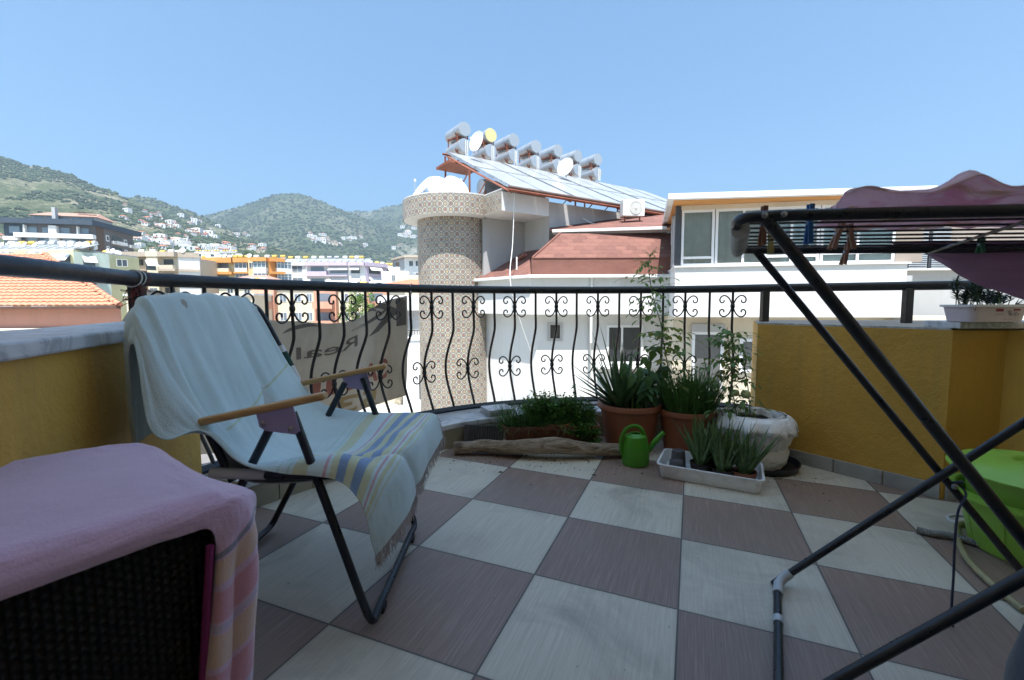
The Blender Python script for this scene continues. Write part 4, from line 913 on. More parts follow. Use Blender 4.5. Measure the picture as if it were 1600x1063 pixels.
for i, p in enumerate(P):
    t_ = (P[min(i+1, N-1)]-P[max(i-1, 0)]).normalized(); s, u, _ = frame(t_); tt = i/(N-1)
    base = .035+.012*math.exp(-((tt-.5)/.2)**2)+.004*noise.noise(Vector((tt*9, 0, 0)))
    if i == 0: base *= .82
    if i == N-1: base *= .8
    for k in range(n):
        a = 2*math.pi*k/n; rr_ = base*(1+.16*noise.noise(Vector((math.cos(a)*1.3, math.sin(a)*1.3, tt*10)))+.10*noise.noise(Vector((math.cos(a)*4, math.sin(a)*4, tt*26)))); q.v.append(p+(s*math.cos(a)+u*math.sin(a))*rr_)
for i in range(N-1):
    for k in range(n): q.f.append([i*n+k, i*n+(k+1) % n, (i+1)*n+(k+1) % n, (i+1)*n+k])
q.f.append(list(range(n))[::-1]); q.f.append([(N-1)*n+k for k in range(n)])
tag(q.build('driftwood_log', mat_drift(), smooth=True), 'long weathered driftwood log lying on the floor in front of the planter', 'driftwood')
# black floodlight by the curb
fc = Vector((-.175, 2.80, fz(-.17, 2.8)))
ft = thing('floodlight', 'black ribbed floodlight housing leaning on the curb left of the planter', 'floodlight', fc)
mx = Matrix.Translation(fc+Vector((0, .0, .075))) @ Matrix.Rotation(-.1, 4, 'Z') @ Matrix.Rotation(R(-32), 4, 'X')
M_fb = mat('black_housing', (.012, .012, .014), .45)
q = MB(); vs = [mx @ Vector(v) for v in ((-.125, -.03, -.065), (.125, -.03, -.065), (.125, -.03, .065), (-.125, -.03, .065), (-.085, .05, -.04), (.085, .05, -.04), (.085, .05, .04), (-.085, .05, .04))]
q.add(vs, [(0, 1, 2, 3), (7, 6, 5, 4), (0, 4, 5, 1), (1, 5, 6, 2), (2, 6, 7, 3), (3, 7, 4, 0)]); q.build('housing', M_fb, ft, bevel=.006)
q = MB()
for k in range(13): q.box((0, 0, 0), (.003, .012, .10), mx=mx @ Matrix.Translation((-.09+.015*k, -.034, 0)))
q.build('cooling_fins', M_fb, ft)
# watering can
M_can = mat('green_can_plastic', (.055, .24, .012), .36, var=.08, coat=.1, dirt=(.05, .14, .02), ds=9)
wc = Vector((.70, 2.56, fz(.7, 2.56)))
wt_ = thing('watering_can', 'small bright green plastic watering can with a big loop handle, in front of the pots', 'watering can', wc)
MB().lathe([(.06, 0), (.073, .004), (.076, .02), (.077, .06), (.070, .12), (.062, .158), (.061, .165), (.032, .178), (.030, .181), (.026, .179), (.0255, .17), (.052, .15), (.06, .03)], 40, wc).build('can_body', M_can, wt_, smooth=True)
q = MB(); q.tube(spline([wc+Vector(v) for v in ((.045, 0, .05), (.085, -.005, .10), (.12, -.012, .15), (.155, -.018, .19))], 6), [.017]*6+[.016]*6+[.014]*5+[.0135]*2, 14); q.build('spout', M_can, wt_, smooth=True)
hp_ = spline([wc+Vector(v) for v in ((-.066, -.0, .045), (-.083, -.004, .09), (-.082, -.004, .15), (-.055, -.002, .203), (-.01, 0, .221), (.03, 0, .205), (.05, 0, .16))], 8)
q = MB(); q.tube(hp_, .0085, 10, flat=1.3); q.build('handle', M_can, wt_, smooth=True)
# white tray with small aloes
T0, T1, T2 = Vector((.777, 2.363, 0)), Vector((1.196, 2.156, 0)), Vector((1.372, 2.405, 0))
eu = (T1-T0).normalized(); ev = Vector((-eu.y, eu.x, 0)); Lt = (T1-T0).length; Wt = .27; tc = T0+eu*Lt/2+ev*Wt/2
tr = thing('plant_tray', 'white rectangular plastic tray holding small aloe pots', 'tray', (tc.x, tc.y, fz(tc.x, tc.y)))
def rt(lx, ly, r_, z, n=6):
    o = []
    for (sx, sy, a0) in ((1, 1, 0), (-1, 1, 90), (-1, -1, 180), (1, -1, 270)):
        for k in range(n+1):
            a = R(a0+90*k/n); p = tc+eu*(sx*(lx-r_)+math.cos(a)*r_)+ev*(sy*(ly-r_)+math.sin(a)*r_); o.append(Vector((p.x, p.y, fz(p.x, p.y)+z)))
    return o
q = MB(); a, b_ = Lt/2, Wt/2
loft(q, [rt(a-.004, b_-.004, .025, .001), rt(a, b_, .028, .006), rt(a+.010, b_+.010, .03, .070), rt(a+.019, b_+.019, .034, .071), rt(a+.019, b_+.019, .034, .077), rt(a+.008, b_+.008, .03, .077), rt(a-.004, b_-.004, .026, .008)], True, True)
q.build('tray_body', mat('white_tray_plastic', (.80, .81, .83), .35, var=.04, dirt=(.45, .42, .36), ds=10), tr, smooth=True)
def tpos(s, t, z=.01): p = tc+eu*(s*a)+ev*(t*b_); return Vector((p.x, p.y, fz(p.x, p.y)+z))
def small_aloe(s, t, r_, h, n, L, label, seed, mt):
    c = tpos(s, t); rn = random.Random(seed); o = thing('potted_aloe', label, 'potted plant', c, 0, 'small potted aloes in the white tray')
    MB().lathe([(r_*.75, 0), (r_*.98, h-.01), (r_, h), (r_*.92, h), (r_*.9, h-.012)], 28, c).build('pot', mt, o, smooth=True)
    MB().lathe([(r_*.9, h-.012), (.003, h-.008)], 20, c).build('soil', M_soil, o)
    q = MB()
    for k in range(n):
        an = k*2.4; d = Vector((math.cos(an), math.sin(an), 0))*rn.uniform(.1, .75); d.z = 1
        p = c+Vector((math.cos(an)*r_*.5*rn.random(), math.sin(an)*r_*.5*rn.random(), h-.01)); blade(q, p, d, L*rn.uniform(.6, 1.15), rn.uniform(.017, .026), rn.uniform(-.25, .3), .45, 7, taper=.97)
    q.build('aloe_leaves', L_aloe2, o, smooth=True)
small_aloe(-.20, .1, .055, .06, 40, .27, 'small spotted aloe in the middle of the white tray, in a dark pot', 1, mat('dark_pot', (.03, .02, .018), .6))
small_aloe(.28, -.12, .055, .055, 44, .28, 'small spotted aloe right of the middle of the white tray', 2, mat('dark_pot', (.03, .02, .018), .6))
small_aloe(.70, .0, .062, .055, 44, .24, 'small aloe in an orange brown pot at the right end of the white tray', 3, M_terra)
small_aloe(.08, .55, .05, .06, 26, .25, 'small aloe at the back edge of the white tray', 4, mat('dark_pot', (.03, .02, .018), .6))
M_cup = mat('grey_cup', (.10, .10, .11), .45, var=.1, trans=.1)
for s, t, lb, z in ((-.70, -.28, 'grey plastic seedling cup upside down at the front left of the white tray', 0), (-.70, .35, 'taller grey plastic seedling cup upside down behind the front one in the tray', .03)):
    c = tpos(s, t); o = MB().lathe([(.040, 0), (.042, .004), (.041, .01), (.036, .05+z), (.035, .062+z), (.033, .066+z), (.028, .066+z), (.026, .062+z), (.002, .061+z)], 32, c).build('seedling_cup', M_cup, None, smooth=True)
    tag(o, lb, 'plastic cup', 'seedling cups in the tray')
# yogurt tub with succulent
uc = Vector((2.17, 2.12, .8075))
ut = thing('plastic_tub', 'white oblong yogurt tub planted with a dark spiky succulent on the wall corner', 'tub', uc)
def orr(lx, ly, r_, z, n=6):
    o = []
    for (sx, sy, a0) in ((1, 1, 0), (-1, 1, 90), (-1, -1, 180), (1, -1, 270)):
        for k in range(n+1): aa = R(a0+90*k/n); o.append(uc+Vector((sx*(lx-r_)+math.cos(aa)*r_, sy*(ly-r_)+math.sin(aa)*r_, z)))
    return o
q = MB(); loft(q, [orr(.118, .07, .03, 0), orr(.132, .08, .035, .068)], True, False); q.build('tub_wall', mat('lilac_white_tub', (.62, .53, .58), .4, var=.05), ut, smooth=True)
q = MB(); loft(q, [orr(.132, .08, .035, .066), orr(.143, .09, .038, .067), orr(.143, .09, .038, .077), orr(.13, .078, .034, .077), orr(.125, .073, .033, .05)], False, True); q.build('tub_rim', mat('white_rim', (.7, .7, .73), .35), ut, smooth=True)
def text(s, size, mat_, parent, mx, name='lettering', bold=0):
    cu = bpy.data.curves.new(name, 'FONT'); cu.body = s; cu.size = size; cu.align_x = 'CENTER'; cu.align_y = 'CENTER'; cu.offset = bold
    o = bpy.data.objects.new(name, cu); dg = bpy.context.evaluated_depsgraph_get()
    me = bpy.data.meshes.new_from_object(o.evaluated_get(dg)) if False else o.to_mesh().copy()
    vs = [mx(v.co) if callable(mx) else mx @ v.co for v in me.vertices]; fs = [tuple(p.vertices) for p in me.polygons]
    bpy.data.objects.remove(o); q = MB(); q.add(vs, fs); return q.build(name, mat_, parent)
M_magenta = mat('dark_pink_print', (.28, .02, .06), .5); M_grp = mat('grey_print', (.22, .2, .22), .6)
def tubf(x, z, y=-.0768): return Matrix.Translation(uc+Vector((x, y-.0012, z))) @ Matrix.Rotation(R(90+8), 4, 'X')
q = MB()
for x, z, w_, h_ in ((-.008, .053, .034, .013), (.068, .054, .030, .008), (-.118, .055, .004, .012)):
    q = MB(); m_ = tubf(x, z); q.add([m_ @ Vector((sx*w_/2, sy*h_/2, 0)) for sx, sy in ((-1, -1), (1, -1), (1, 1), (-1, 1))], [(0, 1, 2, 3)]); q.build('printed_badge', M_magenta, ut)
text('YOGURT', .011, M_grp, ut, tubf(-.008, .034), 'lettering'); text('ice  2000 g  yogurt', .006, M_grp, ut, tubf(.03, .012, -.0715), 'lettering')
q = MB(); rn = random.Random(2)
for k in range(26):
    m_ = tubf(.048+rn.gauss(0, .011), .036+rn.gauss(0, .006)); a_ = rn.uniform(0, 3.1); q.add([m_ @ Matrix.Rotation(a_, 4, 'Z') @ Vector(v) for v in ((-.005, -.0012, 0), (.005, -.0012, 0), (.005, .0012, 0), (-.005, .0012, 0))], [(0, 1, 2, 3)])
q.build('printed_sketch', M_grp, ut)
q = MB(); qs = MB()
for k in range(30):
    b_ = uc+Vector((rnd.uniform(-.11, .11), rnd.uniform(-.05, .05), .07)); h_ = rnd.uniform(.05, .145)*(1 if b_.x < uc.x+.04 else .75); tip = b_+Vector((rnd.uniform(-.04, .04), rnd.uniform(-.03, .03), h_))
    qs.tube([b_, tip], .002, 5)
    for j in range(22):
        p = b_.lerp(tip, .25+.75*j/22); an = j*2.4; d = Vector((math.cos(an), math.sin(an), .55)); blade(q, p, d, rnd.uniform(.022, .038), .0085, .1, .5, 3, taper=.95)
for sx in (-1, 1):
    for k in range(10): blade(q, uc+Vector((sx*.11, -.03, .075)), (sx*rnd.uniform(.5, 1), rnd.uniform(-.6, .3), rnd.uniform(.1, .9)), rnd.uniform(.035, .06), .006, .1, .5, 4, taper=.95)
q.build('succulent_leaves', L_dark, ut, smooth=True); qs.build('succulent_stems', M_stem, ut)

# crumbs of soil and dry leaf litter by the pots
q = MB(); rn = random.Random(44)
for k in range(420):
    x = rn.uniform(-.35, 1.65); y = 2.62+rn.gauss(0, .14)-(.25 if x > .9 else 0)*rn.random(); r_ = rn.uniform(.0015, .005)*(1 if rn.random() < .93 else 2); a = rn.uniform(0, 3)
    c = Vector((x, y, fz(x, y)+r_*.35)); q.add([c+Vector((math.cos(a+j*1.57)*r_*(1.6 if j % 2 else 1), math.sin(a+j*1.57)*r_*(1.6 if j % 2 else 1), -r_*.3)) for j in range(4)]+[c+Vector((0, 0, r_*.5))], [(0, 1, 4), (1, 2, 4), (2, 3, 4), (3, 0, 4)])
tag(q.build('soil_crumbs', mat('dry_crumbs', (.12, .08, .045), .9, var=.6, vs=60)), kind='stuff')
# ------------------------------------------------------------------ neighbouring building with the tiled stair tower
def mat_wall(name, c, dirt=(.35, .33, .3), rough=.8, bump=.25):
    m, t, b = nt(name); g = G(t)
    n = g.noise(.5, 7, .6, dist=.5); col = g.ramp(n, [(.3, tuple(x*.93 for x in c)), (.7, tuple(min(1, x*1.03) for x in c))])
    st = g.noise(1, 5, .7, vec=g.mapv((2.2, 2.2, .25))); f = g.n('MapRange', {0: st, 1: .5, 2: .78, 3: 0, 4: .5}).outputs[0]
    t.links.new(g.mix(f, col, dirt), b.inputs['Base Color']); b.inputs['Roughness'].default_value = rough
    g.bump(b, g.noise(30, 4), bump, .01); return m
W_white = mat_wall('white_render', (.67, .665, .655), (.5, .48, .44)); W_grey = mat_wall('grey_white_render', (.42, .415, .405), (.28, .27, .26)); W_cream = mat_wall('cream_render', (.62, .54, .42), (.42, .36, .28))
def mat_azulejo():
    m, t, b = nt('patterned_tile'); g = G(t, 'UV'); x, y, z = g.xyz(); s = 1/.165
    u, v = g.m('MULTIPLY', x, s), g.m('MULTIPLY', y, s)
    fu, fv = g.m('FLOOR', u), g.m('FLOOR', v)
    cx, cy = g.m('SUBTRACT', g.m('FRACT', u), .5), g.m('SUBTRACT', g.m('FRACT', v), .5)
    ax, ay = g.m('ABSOLUTE', cx), g.m('ABSOLUTE', cy)
    rr = g.m('SQRT', g.m('ADD', g.m('MULTIPLY', cx, cx), g.m('MULTIPLY', cy, cy)))
    bx, by = g.m('SUBTRACT', .5, ax), g.m('SUBTRACT', .5, ay)
    r2 = g.m('SQRT', g.m('ADD', g.m('MULTIPLY', bx, bx), g.m('MULTIPLY', by, by)))
    par = g.m('PINGPONG', g.m('ADD', fu, fv), 1)
    cream = (.46, .41, .32); navy = (.022, .035, .08); och = (.52, .34, .12); red = (.30, .08, .04)
    col = g.mix(g.m('LESS_THAN', g.m('ABSOLUTE', g.m('SUBTRACT', rr, .33)), .055), cream, navy)
    oct_ = g.m('MAXIMUM', g.m('MAXIMUM', ax, ay), g.m('MULTIPLY', g.m('ADD', ax, ay), .74))
    dot = g.mix(par, och, red)
    col = g.mix(g.m('LESS_THAN', oct_, .17), col, dot)
    col = g.mix(g.m('LESS_THAN', g.m('ABSOLUTE', g.m('SUBTRACT', oct_, .19)), .022), col, navy)
    crs = g.m('MULTIPLY', g.m('LESS_THAN', g.m('MINIMUM', bx, by), .055), g.m('LESS_THAN', g.m('MAXIMUM', bx, by), .27))
    col = g.mix(crs, col, navy)
    col = g.mix(g.m('LESS_THAN', r2, .07), col, och)
    dg = g.m('LESS_THAN', g.m('ABSOLUTE', g.m('SUBTRACT', g.m('ADD', ax, ay), .72)), .025); col = g.mix(dg, col, navy)
    wn = g.n('TexWhiteNoise', {0: g.n('CombineXYZ', {0: fu, 1: fv}).outputs[0]}, noise_dimensions='2D').outputs[0]; col = g.n('HueSaturation', {'Value': g.n('MapRange', {0: wn, 3: .82, 4: 1.12}).outputs[0], 'Color': col}).outputs[0]
    ob = G(t); col = ob.mix(ob.m('MULTIPLY', ob.noise(1.2, 6), .25), col, (.4, .36, .3)); sn = ob.noise(1, 5, .7, vec=ob.mapv((5, 5, .35))); col = ob.mix(ob.n('MapRange', {0: sn, 1: .55, 2: .75, 3: 0, 4: .45}).outputs[0], col, (.22, .2, .17))
    t.links.new(col, b.inputs['Base Color']); b.inputs['Roughness'].default_value = .42; return m
M_azu = mat_azulejo()
def mat_shingle():
    m, t, b = nt('red_shingle'); g = G(t, 'UV'); x, y, z = g.xyz()
    rw_ = g.m('FLOOR', g.m('DIVIDE', y, .19)); xo = g.m('ADD', g.m('DIVIDE', x, .30), g.m('MULTIPLY', g.m('PINGPONG', rw_, 1), .5))
    fx = g.m('ABSOLUTE', g.m('SUBTRACT', g.m('FRACT', xo), .5)); fy = g.m('FRACT', g.m('DIVIDE', y, .19))
    edge = g.m('LESS_THAN', fy, g.m('MULTIPLY', g.m('MAXIMUM', g.m('SUBTRACT', fx, .25), 0), 1.2)); e2 = g.m('LESS_THAN', g.m('ABSOLUTE', g.m('SUBTRACT', fy, g.m('MULTIPLY', g.m('MAXIMUM', g.m('SUBTRACT', fx, .25), 0), 1.2))), .07)
    rnd_ = g.n('TexWhiteNoise', {0: g.n('CombineXYZ', {0: g.m('FLOOR', xo), 1: rw_}).outputs[0]}, noise_dimensions='2D').outputs[0]
    ob = G(t); n = ob.m('ADD', ob.m('MULTIPLY', ob.noise(60, 4), .6), g.m('MULTIPLY', rnd_, .4))
    col = g.ramp(n, [(.3, (.135, .058, .045)), (.7, (.205, .092, .07))]); col = g.mix(g.m('MULTIPLY', e2, .7), col, (.09, .03, .022))
    t.links.new(col, b.inputs['Base Color']); b.inputs['Roughness'].default_value = .9; ob.bump(b, ob.noise(120, 3), .5, .01); return m
M_shin = mat_shingle(); M_felt = mat('red_roofing_felt', (.19, .08, .06), .85, var=.15, vs=2, bump=.6, bs=6, bd=.03)
M_gut = mat_wall('gutter_white', (.68, .68, .66), rough=.5); M_zinc = mat('zinc_grey', (.35, .36, .37), .45, .3)
def mat_glass(name, c=(.03, .035, .04), rough=.06):
    m, t, b = nt(name); b.inputs['Base Color'].default_value = (*c, 1); b.inputs['Roughness'].default_value = rough; b.inputs['Specular IOR Level'].default_value = .8; return m
M_gl = mat_glass('window_glass'); M_upvc = mat('white_upvc', (.74, .74, .74), .4, var=.03)
nb = thing('apartment_building', 'white neighbouring block with a round patterned tile stair tower and red shingle roofs', 'building', (1.5, 14, -9))
def cylwall(cx, cy, r, z0, z1, n=96, a0=0, a1=2*math.pi, r2=None):
    q = MB()
    for k in range(n):
        aa, ab = a0+(a1-a0)*k/n, a0+(a1-a0)*(k+1)/n; rb = r
        q.add([(cx+math.cos(aa)*r, cy+math.sin(aa)*r, z0), (cx+math.cos(ab)*r, cy+math.sin(ab)*r, z0), (cx+math.cos(ab)*r, cy+math.sin(ab)*r, z1), (cx+math.cos(aa)*r, cy+math.sin(aa)*r, z1)], [(0, 1, 2, 3)], [(aa*r, z0), (ab*r, z0), (ab*r, z1), (aa*r, z1)])
    return q
TX, TY, TR, CR_ = -1.93, 15.6, 1.19, 1.63
cylwall(TX, TY, TR, -9, 3.7).build('stair_tower', M_azu, nb, smooth=True)
# cap: ring + square wing, outline in plan (counter clockwise)
ux_, uy_ = .83, .557
A_ = Vector((-.28, 13.6)); U_ = Vector((.832, .555)).normalized(); V_ = Vector((-U_.y, U_.x))
wing_l = A_+V_*1.0
outl = []
a0 = math.atan2(wing_l.y-TY, wing_l.x-TX)
for k in range(61): a = a0-(2*math.pi-R(75))*k/60; outl.append(Vector((TX+math.cos(a)*CR_, TY+math.sin(a)*CR_)))
outl = [A_+V_*.0]+[A_+V_*.62]+outl
back = A_+U_*1.2+V_*3.2
cap = [tuple(p) for p in outl]+[tuple(back), tuple(A_+U_*1.73+V_*1.3), tuple(A_+U_*1.73)]
CZ0, CZ1 = 3.6, 4.2
q = MB(); acc = 0
oo = []
for i, p in enumerate(outl):
    d = (outl[min(i+1, len(outl)-1)]-outl[max(0, i-1)]).normalized(); oo.append(p+Vector((-d.y, d.x))*.02)
oo[0] = outl[0]+Vector((-.02, -.012)); oo[1] = outl[1]+Vector((-.022, -.012))
for i in range(len(oo)-1):
    p, r_ = oo[i], oo[i+1]; L = (r_-p).length
    q.add([(p.x, p.y, CZ0), (r_.x, r_.y, CZ0), (r_.x, r_.y, CZ1), (p.x, p.y, CZ1)], [(3, 2, 1, 0)], [(acc, CZ0), (acc+L, CZ0), (acc+L, CZ1), (acc, CZ1)]); acc += L
q.build('cap_tiles', M_azu, nb)
def inset(P, d):
    n = len(P); c = Vector((sum(p[0] for p in P)/n, sum(p[1] for p in P)/n)); return [tuple(Vector(p)+(c-Vector(p)).normalized()*d) for p in P]
MB().prism(cap, CZ0+.002, CZ1-.05).build('cap_slab', W_white, nb)
MB().prism(cap, CZ1+.002, CZ1+.035).build('coping', W_white, nb)
# upper wall / beam to the right of the wing, recess walls
def P2(s, v=0): p = A_+U_*s+V_*v; return (p.x, p.y)
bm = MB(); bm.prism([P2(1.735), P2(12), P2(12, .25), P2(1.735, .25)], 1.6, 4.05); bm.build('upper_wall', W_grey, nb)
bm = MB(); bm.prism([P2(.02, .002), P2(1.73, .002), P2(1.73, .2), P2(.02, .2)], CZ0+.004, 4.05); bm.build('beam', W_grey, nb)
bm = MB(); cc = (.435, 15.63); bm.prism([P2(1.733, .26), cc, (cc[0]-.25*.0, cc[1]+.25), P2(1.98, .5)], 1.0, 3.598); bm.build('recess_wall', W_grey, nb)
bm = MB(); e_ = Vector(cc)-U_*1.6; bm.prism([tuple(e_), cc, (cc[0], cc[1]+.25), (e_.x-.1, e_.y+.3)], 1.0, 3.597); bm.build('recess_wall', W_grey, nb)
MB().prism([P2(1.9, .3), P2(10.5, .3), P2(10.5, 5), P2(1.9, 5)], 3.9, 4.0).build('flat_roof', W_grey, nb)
# roof above the upper gutter
q = MB(); ra, rb_ = Vector((1.18, 14.2, 3.13)), Vector((4.6, 13.66, 3.13))
q.add([ra, rb_, (7.5, 19.5, 3.13+.31*5.9), (1.2, 14.62, 3.27)], [(0, 1, 2, 3)], [(0, 0), (3.4, 0), (6, 6), (0, .4)]); q.add([(1.2, 14.62, 3.27), (7.5, 19.5, 4.96), (2.5, 17.5, 4.2)], [(0, 1, 2)], [(0, .4), (6, 6), (1, 3)])
q.build('upper_roof', M_shin, nb, solid=.03)
q = MB(); q.prism([(1.22, 14.06), (4.5, 13.54), (4.52, 13.68), (1.24, 14.2)], 3.03, 3.12); q.build('gutter', M_gut, nb, bevel=.01)
MB().prism([(1.26, 14.2), (4.6, 13.68), (4.6, 13.9), (1.3, 14.4)], 2.98, 3.04).build('eave_board', W_grey, nb)
# mansard
q = MB(); m0, m1, m2, m3 = Vector((.576, 12.95, 2.165)), Vector((4.6, 12.95, 2.165)), Vector((4.75, 13.92, 2.98)), Vector((1.45, 13.92, 2.98)); sl_ = (m3-Vector((m3.x, 12.95, 2.165))).length
q.add([m0, m1, m2, m3], [(0, 1, 2, 3)], [(0, 0), (m1.x-m0.x, 0), (m2.x-m0.x, sl_), (m3.x-m0.x, sl_)]); q.add([m0, m3, (1.5, 15.2, 2.98), (.576, 14.6, 2.165)], [(0, 1, 2, 3)], [(0, 0), (.9, 1.2), (2, 1.2), (1.6, 0)])
q.build('mansard_roof', M_shin, nb, solid=.02)
q = MB(); q.add([(.556, 12.93, 1.66), (4.6, 12.93, 1.66), (4.6, 12.93, 2.17), (.556, 12.93, 2.17), (.556, 14.6, 1.66), (.556, 14.6, 2.17)], [(0, 1, 2, 3), (4, 0, 3, 5)]); q.build('mansard_skirt', M_felt, nb, solid=.02)
q = MB(); q.tube([m0+Vector((0, 0, .015)), m3+Vector((0, 0, .015))], .03, 6); q.tube([m0+Vector((0, -.02, 0)), m1+Vector((0, -.02, 0))], .022, 6); q.build('ridge_cap', M_felt, nb)
# low roof in the recess
q = MB(); q.add([(.53, 12.82, 1.70), (.545, 14.3, 2.29), (1.2, 14.8, 2.72), (.43, 15.7, 2.66), (-1.2, 14.9, 1.72), (-.9, 14.5, 1.70)], [(0, 1, 2, 3, 4, 5)], [(0, 0), (1, 1), (2, 1), (2, 2), (0, 2), (0, 1.7)])
q.build('low_roof', M_shin, nb, solid=.03)
q = MB(); q.tube([(.15, 13.75, 1.9), (.15, 13.75, 2.28)], .025, 10); q.build('vent_pipe', M_gut, nb, smooth=True)
q = MB(); q.tube([(.2, 14.7, 2.3), (.42, 14.35, 2.42)], .07, 10); q.build('flue', M_felt, nb, smooth=True)
# lower gutter, facade band, overhang
def band(P, out, z0, z1, name, m_, **k):
    P = [Vector(p) for p in P]; o = []
    for i, p in enumerate(P):
        a, b_ = P[max(0, i-1)], P[min(len(P)-1, i+1)]; t_ = (b_-a).normalized(); o.append(p+Vector((t_.y, -t_.x))*out)
    poly = [tuple(p) for p in P]+[tuple(p) for p in o[::-1]]
    return MB().prism(poly, z0, z1).build(name, m_, nb, **k)
FP_ = [(-1.15, 14.85), (.53, 12.8), (4.35, 12.8)]
band(FP_, .17, 1.6, 1.69, 'gutter', M_gut, bevel=.01)
band(FP_, -.25, .6, 1.62, 'balcony_band', W_white)
MB().prism([(-1.10, 14.85), (.54, 12.83), (4.34, 12.83), (4.34, 16), (-1, 16)], .59, .599).build('overhang_slab', W_white, nb)
LP_ = [(-.93, 15.22), (.70, 13.22), (4.4, 13.22)]
band(LP_, -.25, -9, .594, 'lower_wall', W_white)
q = MB(); q.tube([(2.2, 12.76, -.2), (2.2, 12.76, 1.6)], .035, 10); q.build('drainpipe', M_gut, nb, smooth=True)
q = MB(); q.tube([(2.24, 13.17, -9), (2.24, 13.17, .58)], .035, 10); q.build('drainpipe', M_gut, nb, smooth=True)
def window(parent, x0, x1, y, z0, z1, mull=(), fr=.05, glass=None, frm=None, depth=.05, curtain=False):
    f = MB(); F = frm or M_upvc
    for a, b_ in ((x0, x0+fr), (x1-fr, x1)): f.box(((a+b_)/2, y, (z0+z1)/2), (b_-a, depth, z1-z0))
    for a, b_ in ((z0, z0+fr), (z1-fr, z1)): f.box(((x0+x1)/2, y+.001, (a+b_)/2), (x1-x0-2*fr, depth-.002, b_-a))
    for m_ in mull: f.box((x0+(x1-x0)*m_, y+.002, (z0+z1)/2), (fr*.8, depth-.006, z1-z0-2*fr))
    fo_ = f.build('window', F, parent)
    MB().box(((x0+x1)/2, y+.01, (z0+z1)/2), (x1-x0-2*fr, .008, z1-z0-2*fr)).build('pane', glass or M_gl, fo_)
    return fo_
window(nb, 1.03, 1.45, 13.21, -.17, .36, fr=.07, frm=W_grey); window(nb, 2.72, 3.78, 13.21, -.85, .28, (.42,), fr=.07)
MB().box((3.2, 13.1, -.93), (1.5, .25, .06)).build('window_sill', W_white, nb)
# penthouse on the right
F0, F1 = Vector((3.98, 11.3)), Vector((8.86, 10.4)); fd = (F1-F0).normalized(); fn = Vector((fd.y, -fd.x))
def pf(s, o=0): p = F0+fd*s+fn*o; return (p.x, p.y)
LF = (F1-F0).length
MB().prism([pf(0), pf(LF), pf(LF, -2.0), (4.5, 14.2), (4.352, 12.78)], .56, 1.76).build('parapet', W_white, nb)
MB().prism([pf(-.03, .05), pf(LF+.05, .05), pf(LF+.05, -2.0), (4.5, 14.1), (4.32, 12.74)], 1.762, 1.80).build('sill_ledge', W_white, nb)
MB().prism([pf(.05, -.45), pf(12, -.45), pf(12, -.9), pf(.05, -2.2)], -9, .558).build('lower_wall', W_cream, nb)
def fbox(mb, s0, s1, o0, o1, z0, z1): mb.prism([pf(s0, o0), pf(s1, o0), pf(s1, o1), pf(s0, o1)], z0, z1)
def facewin(s0, s1, z0, z1, o=-.1, mull=(), tr=(), fr=.06, curt=True, glass=None):
    f = MB()
    fbox(f, s0, s0+fr, o, o-.06, z0, z1); fbox(f, s1-fr, s1, o, o-.06, z0, z1)
    for a, b_ in ((z0, z0+fr), (z1-fr, z1)): fbox(f, s0+fr, s1-fr, o-.001, o-.059, a, b_)
    for m_ in mull: fbox(f, m_-fr*.45, m_+fr*.45, o-.002, o-.058, z0+fr, z1-fr)
    for z in tr: fbox(f, s0+fr, s1-fr, o-.003, o-.057, z-fr*.5, z+fr*.5)
    w_ = f.build('window', M_upvc, nb)
    g_ = MB(); fbox(g_, s0+fr, s1-fr, o-.025, o-.032, z0+fr, z1-fr); g_.build('pane', glass or M_pane, w_)
    if curt:
        c_ = MB(); n = int((s1-s0)/.035); a = []
        for k in range(n+1): p = pf(s0+fr+(s1-s0-2*fr)*k/n, o-.085+.030*math.sin(k*.9)*(.5+.5*math.sin(k*.23+s0))+.008*math.sin(k*.37)); a.append(p)
        c_.add([(p[0], p[1], z0) for p in a]+[(p[0], p[1], z1) for p in a], [(k, k+1, n+2+k, n+1+k) for k in range(n)]); c_.build('curtain', M_curt, w_, smooth=True)
    return w_
m, t, b = nt('clear_pane'); b.inputs['Base Color'].default_value = (.6, .65, .66, 1); b.inputs['Roughness'].default_value = .03
tr_ = t.nodes.new('ShaderNodeBsdfTransparent'); tr_.inputs[0].default_value = (.90, .94, .94, 1); gl_ = t.nodes.new('ShaderNodeBsdfGlossy'); gl_.inputs['Roughness'].default_value = .02; fr_ = t.nodes.new('ShaderNodeFresnel'); fr_.inputs[0].default_value = 1.6
mx_ = t.nodes.new('ShaderNodeMixShader'); t.links.new(fr_.outputs[0], mx_.inputs[0]); t.links.new(tr_.outputs[0], mx_.inputs[1]); t.links.new(gl_.outputs[0], mx_.inputs[2]); t.links.new(mx_.outputs[0], t.nodes['Material Output'].inputs[0]); M_pane = m
M_curt = mat('curtain_cloth', (.78, .79, .76), .9, var=.1, vs=4)
zW0, zW1 = 1.80, 3.14
facewin(.14, .90, zW0, zW1, tr=(zW0+.2,)); facewin(.92, 2.0, zW0, zW1, mull=(1.55,)); facewin(2.02, 3.2, zW0, zW1, tr=(zW0+.2,), mull=(2.6,)); facewin(3.22, 4.75, zW0, zW1, mull=(4.0,), tr=(zW0+.24,))
q = MB(); fbox(q, .0, .12, -.08, -.2, zW0+.002, zW1+.1); q.build('corner_post', mat('anthracite', (.05, .055, .065), .6), nb)
q = MB(); fbox(q, .1, 5.5, -.09, -.2, zW1+.001, zW1+.11); q.build('lintel', W_cream, nb)
q = MB(); fbox(q, 4.76, 5.3, -.1, -.2, zW0, zW1); q.build('penthouse_wall', mat_wall('brown_grey_render', (.30, .25, .21)), nb)
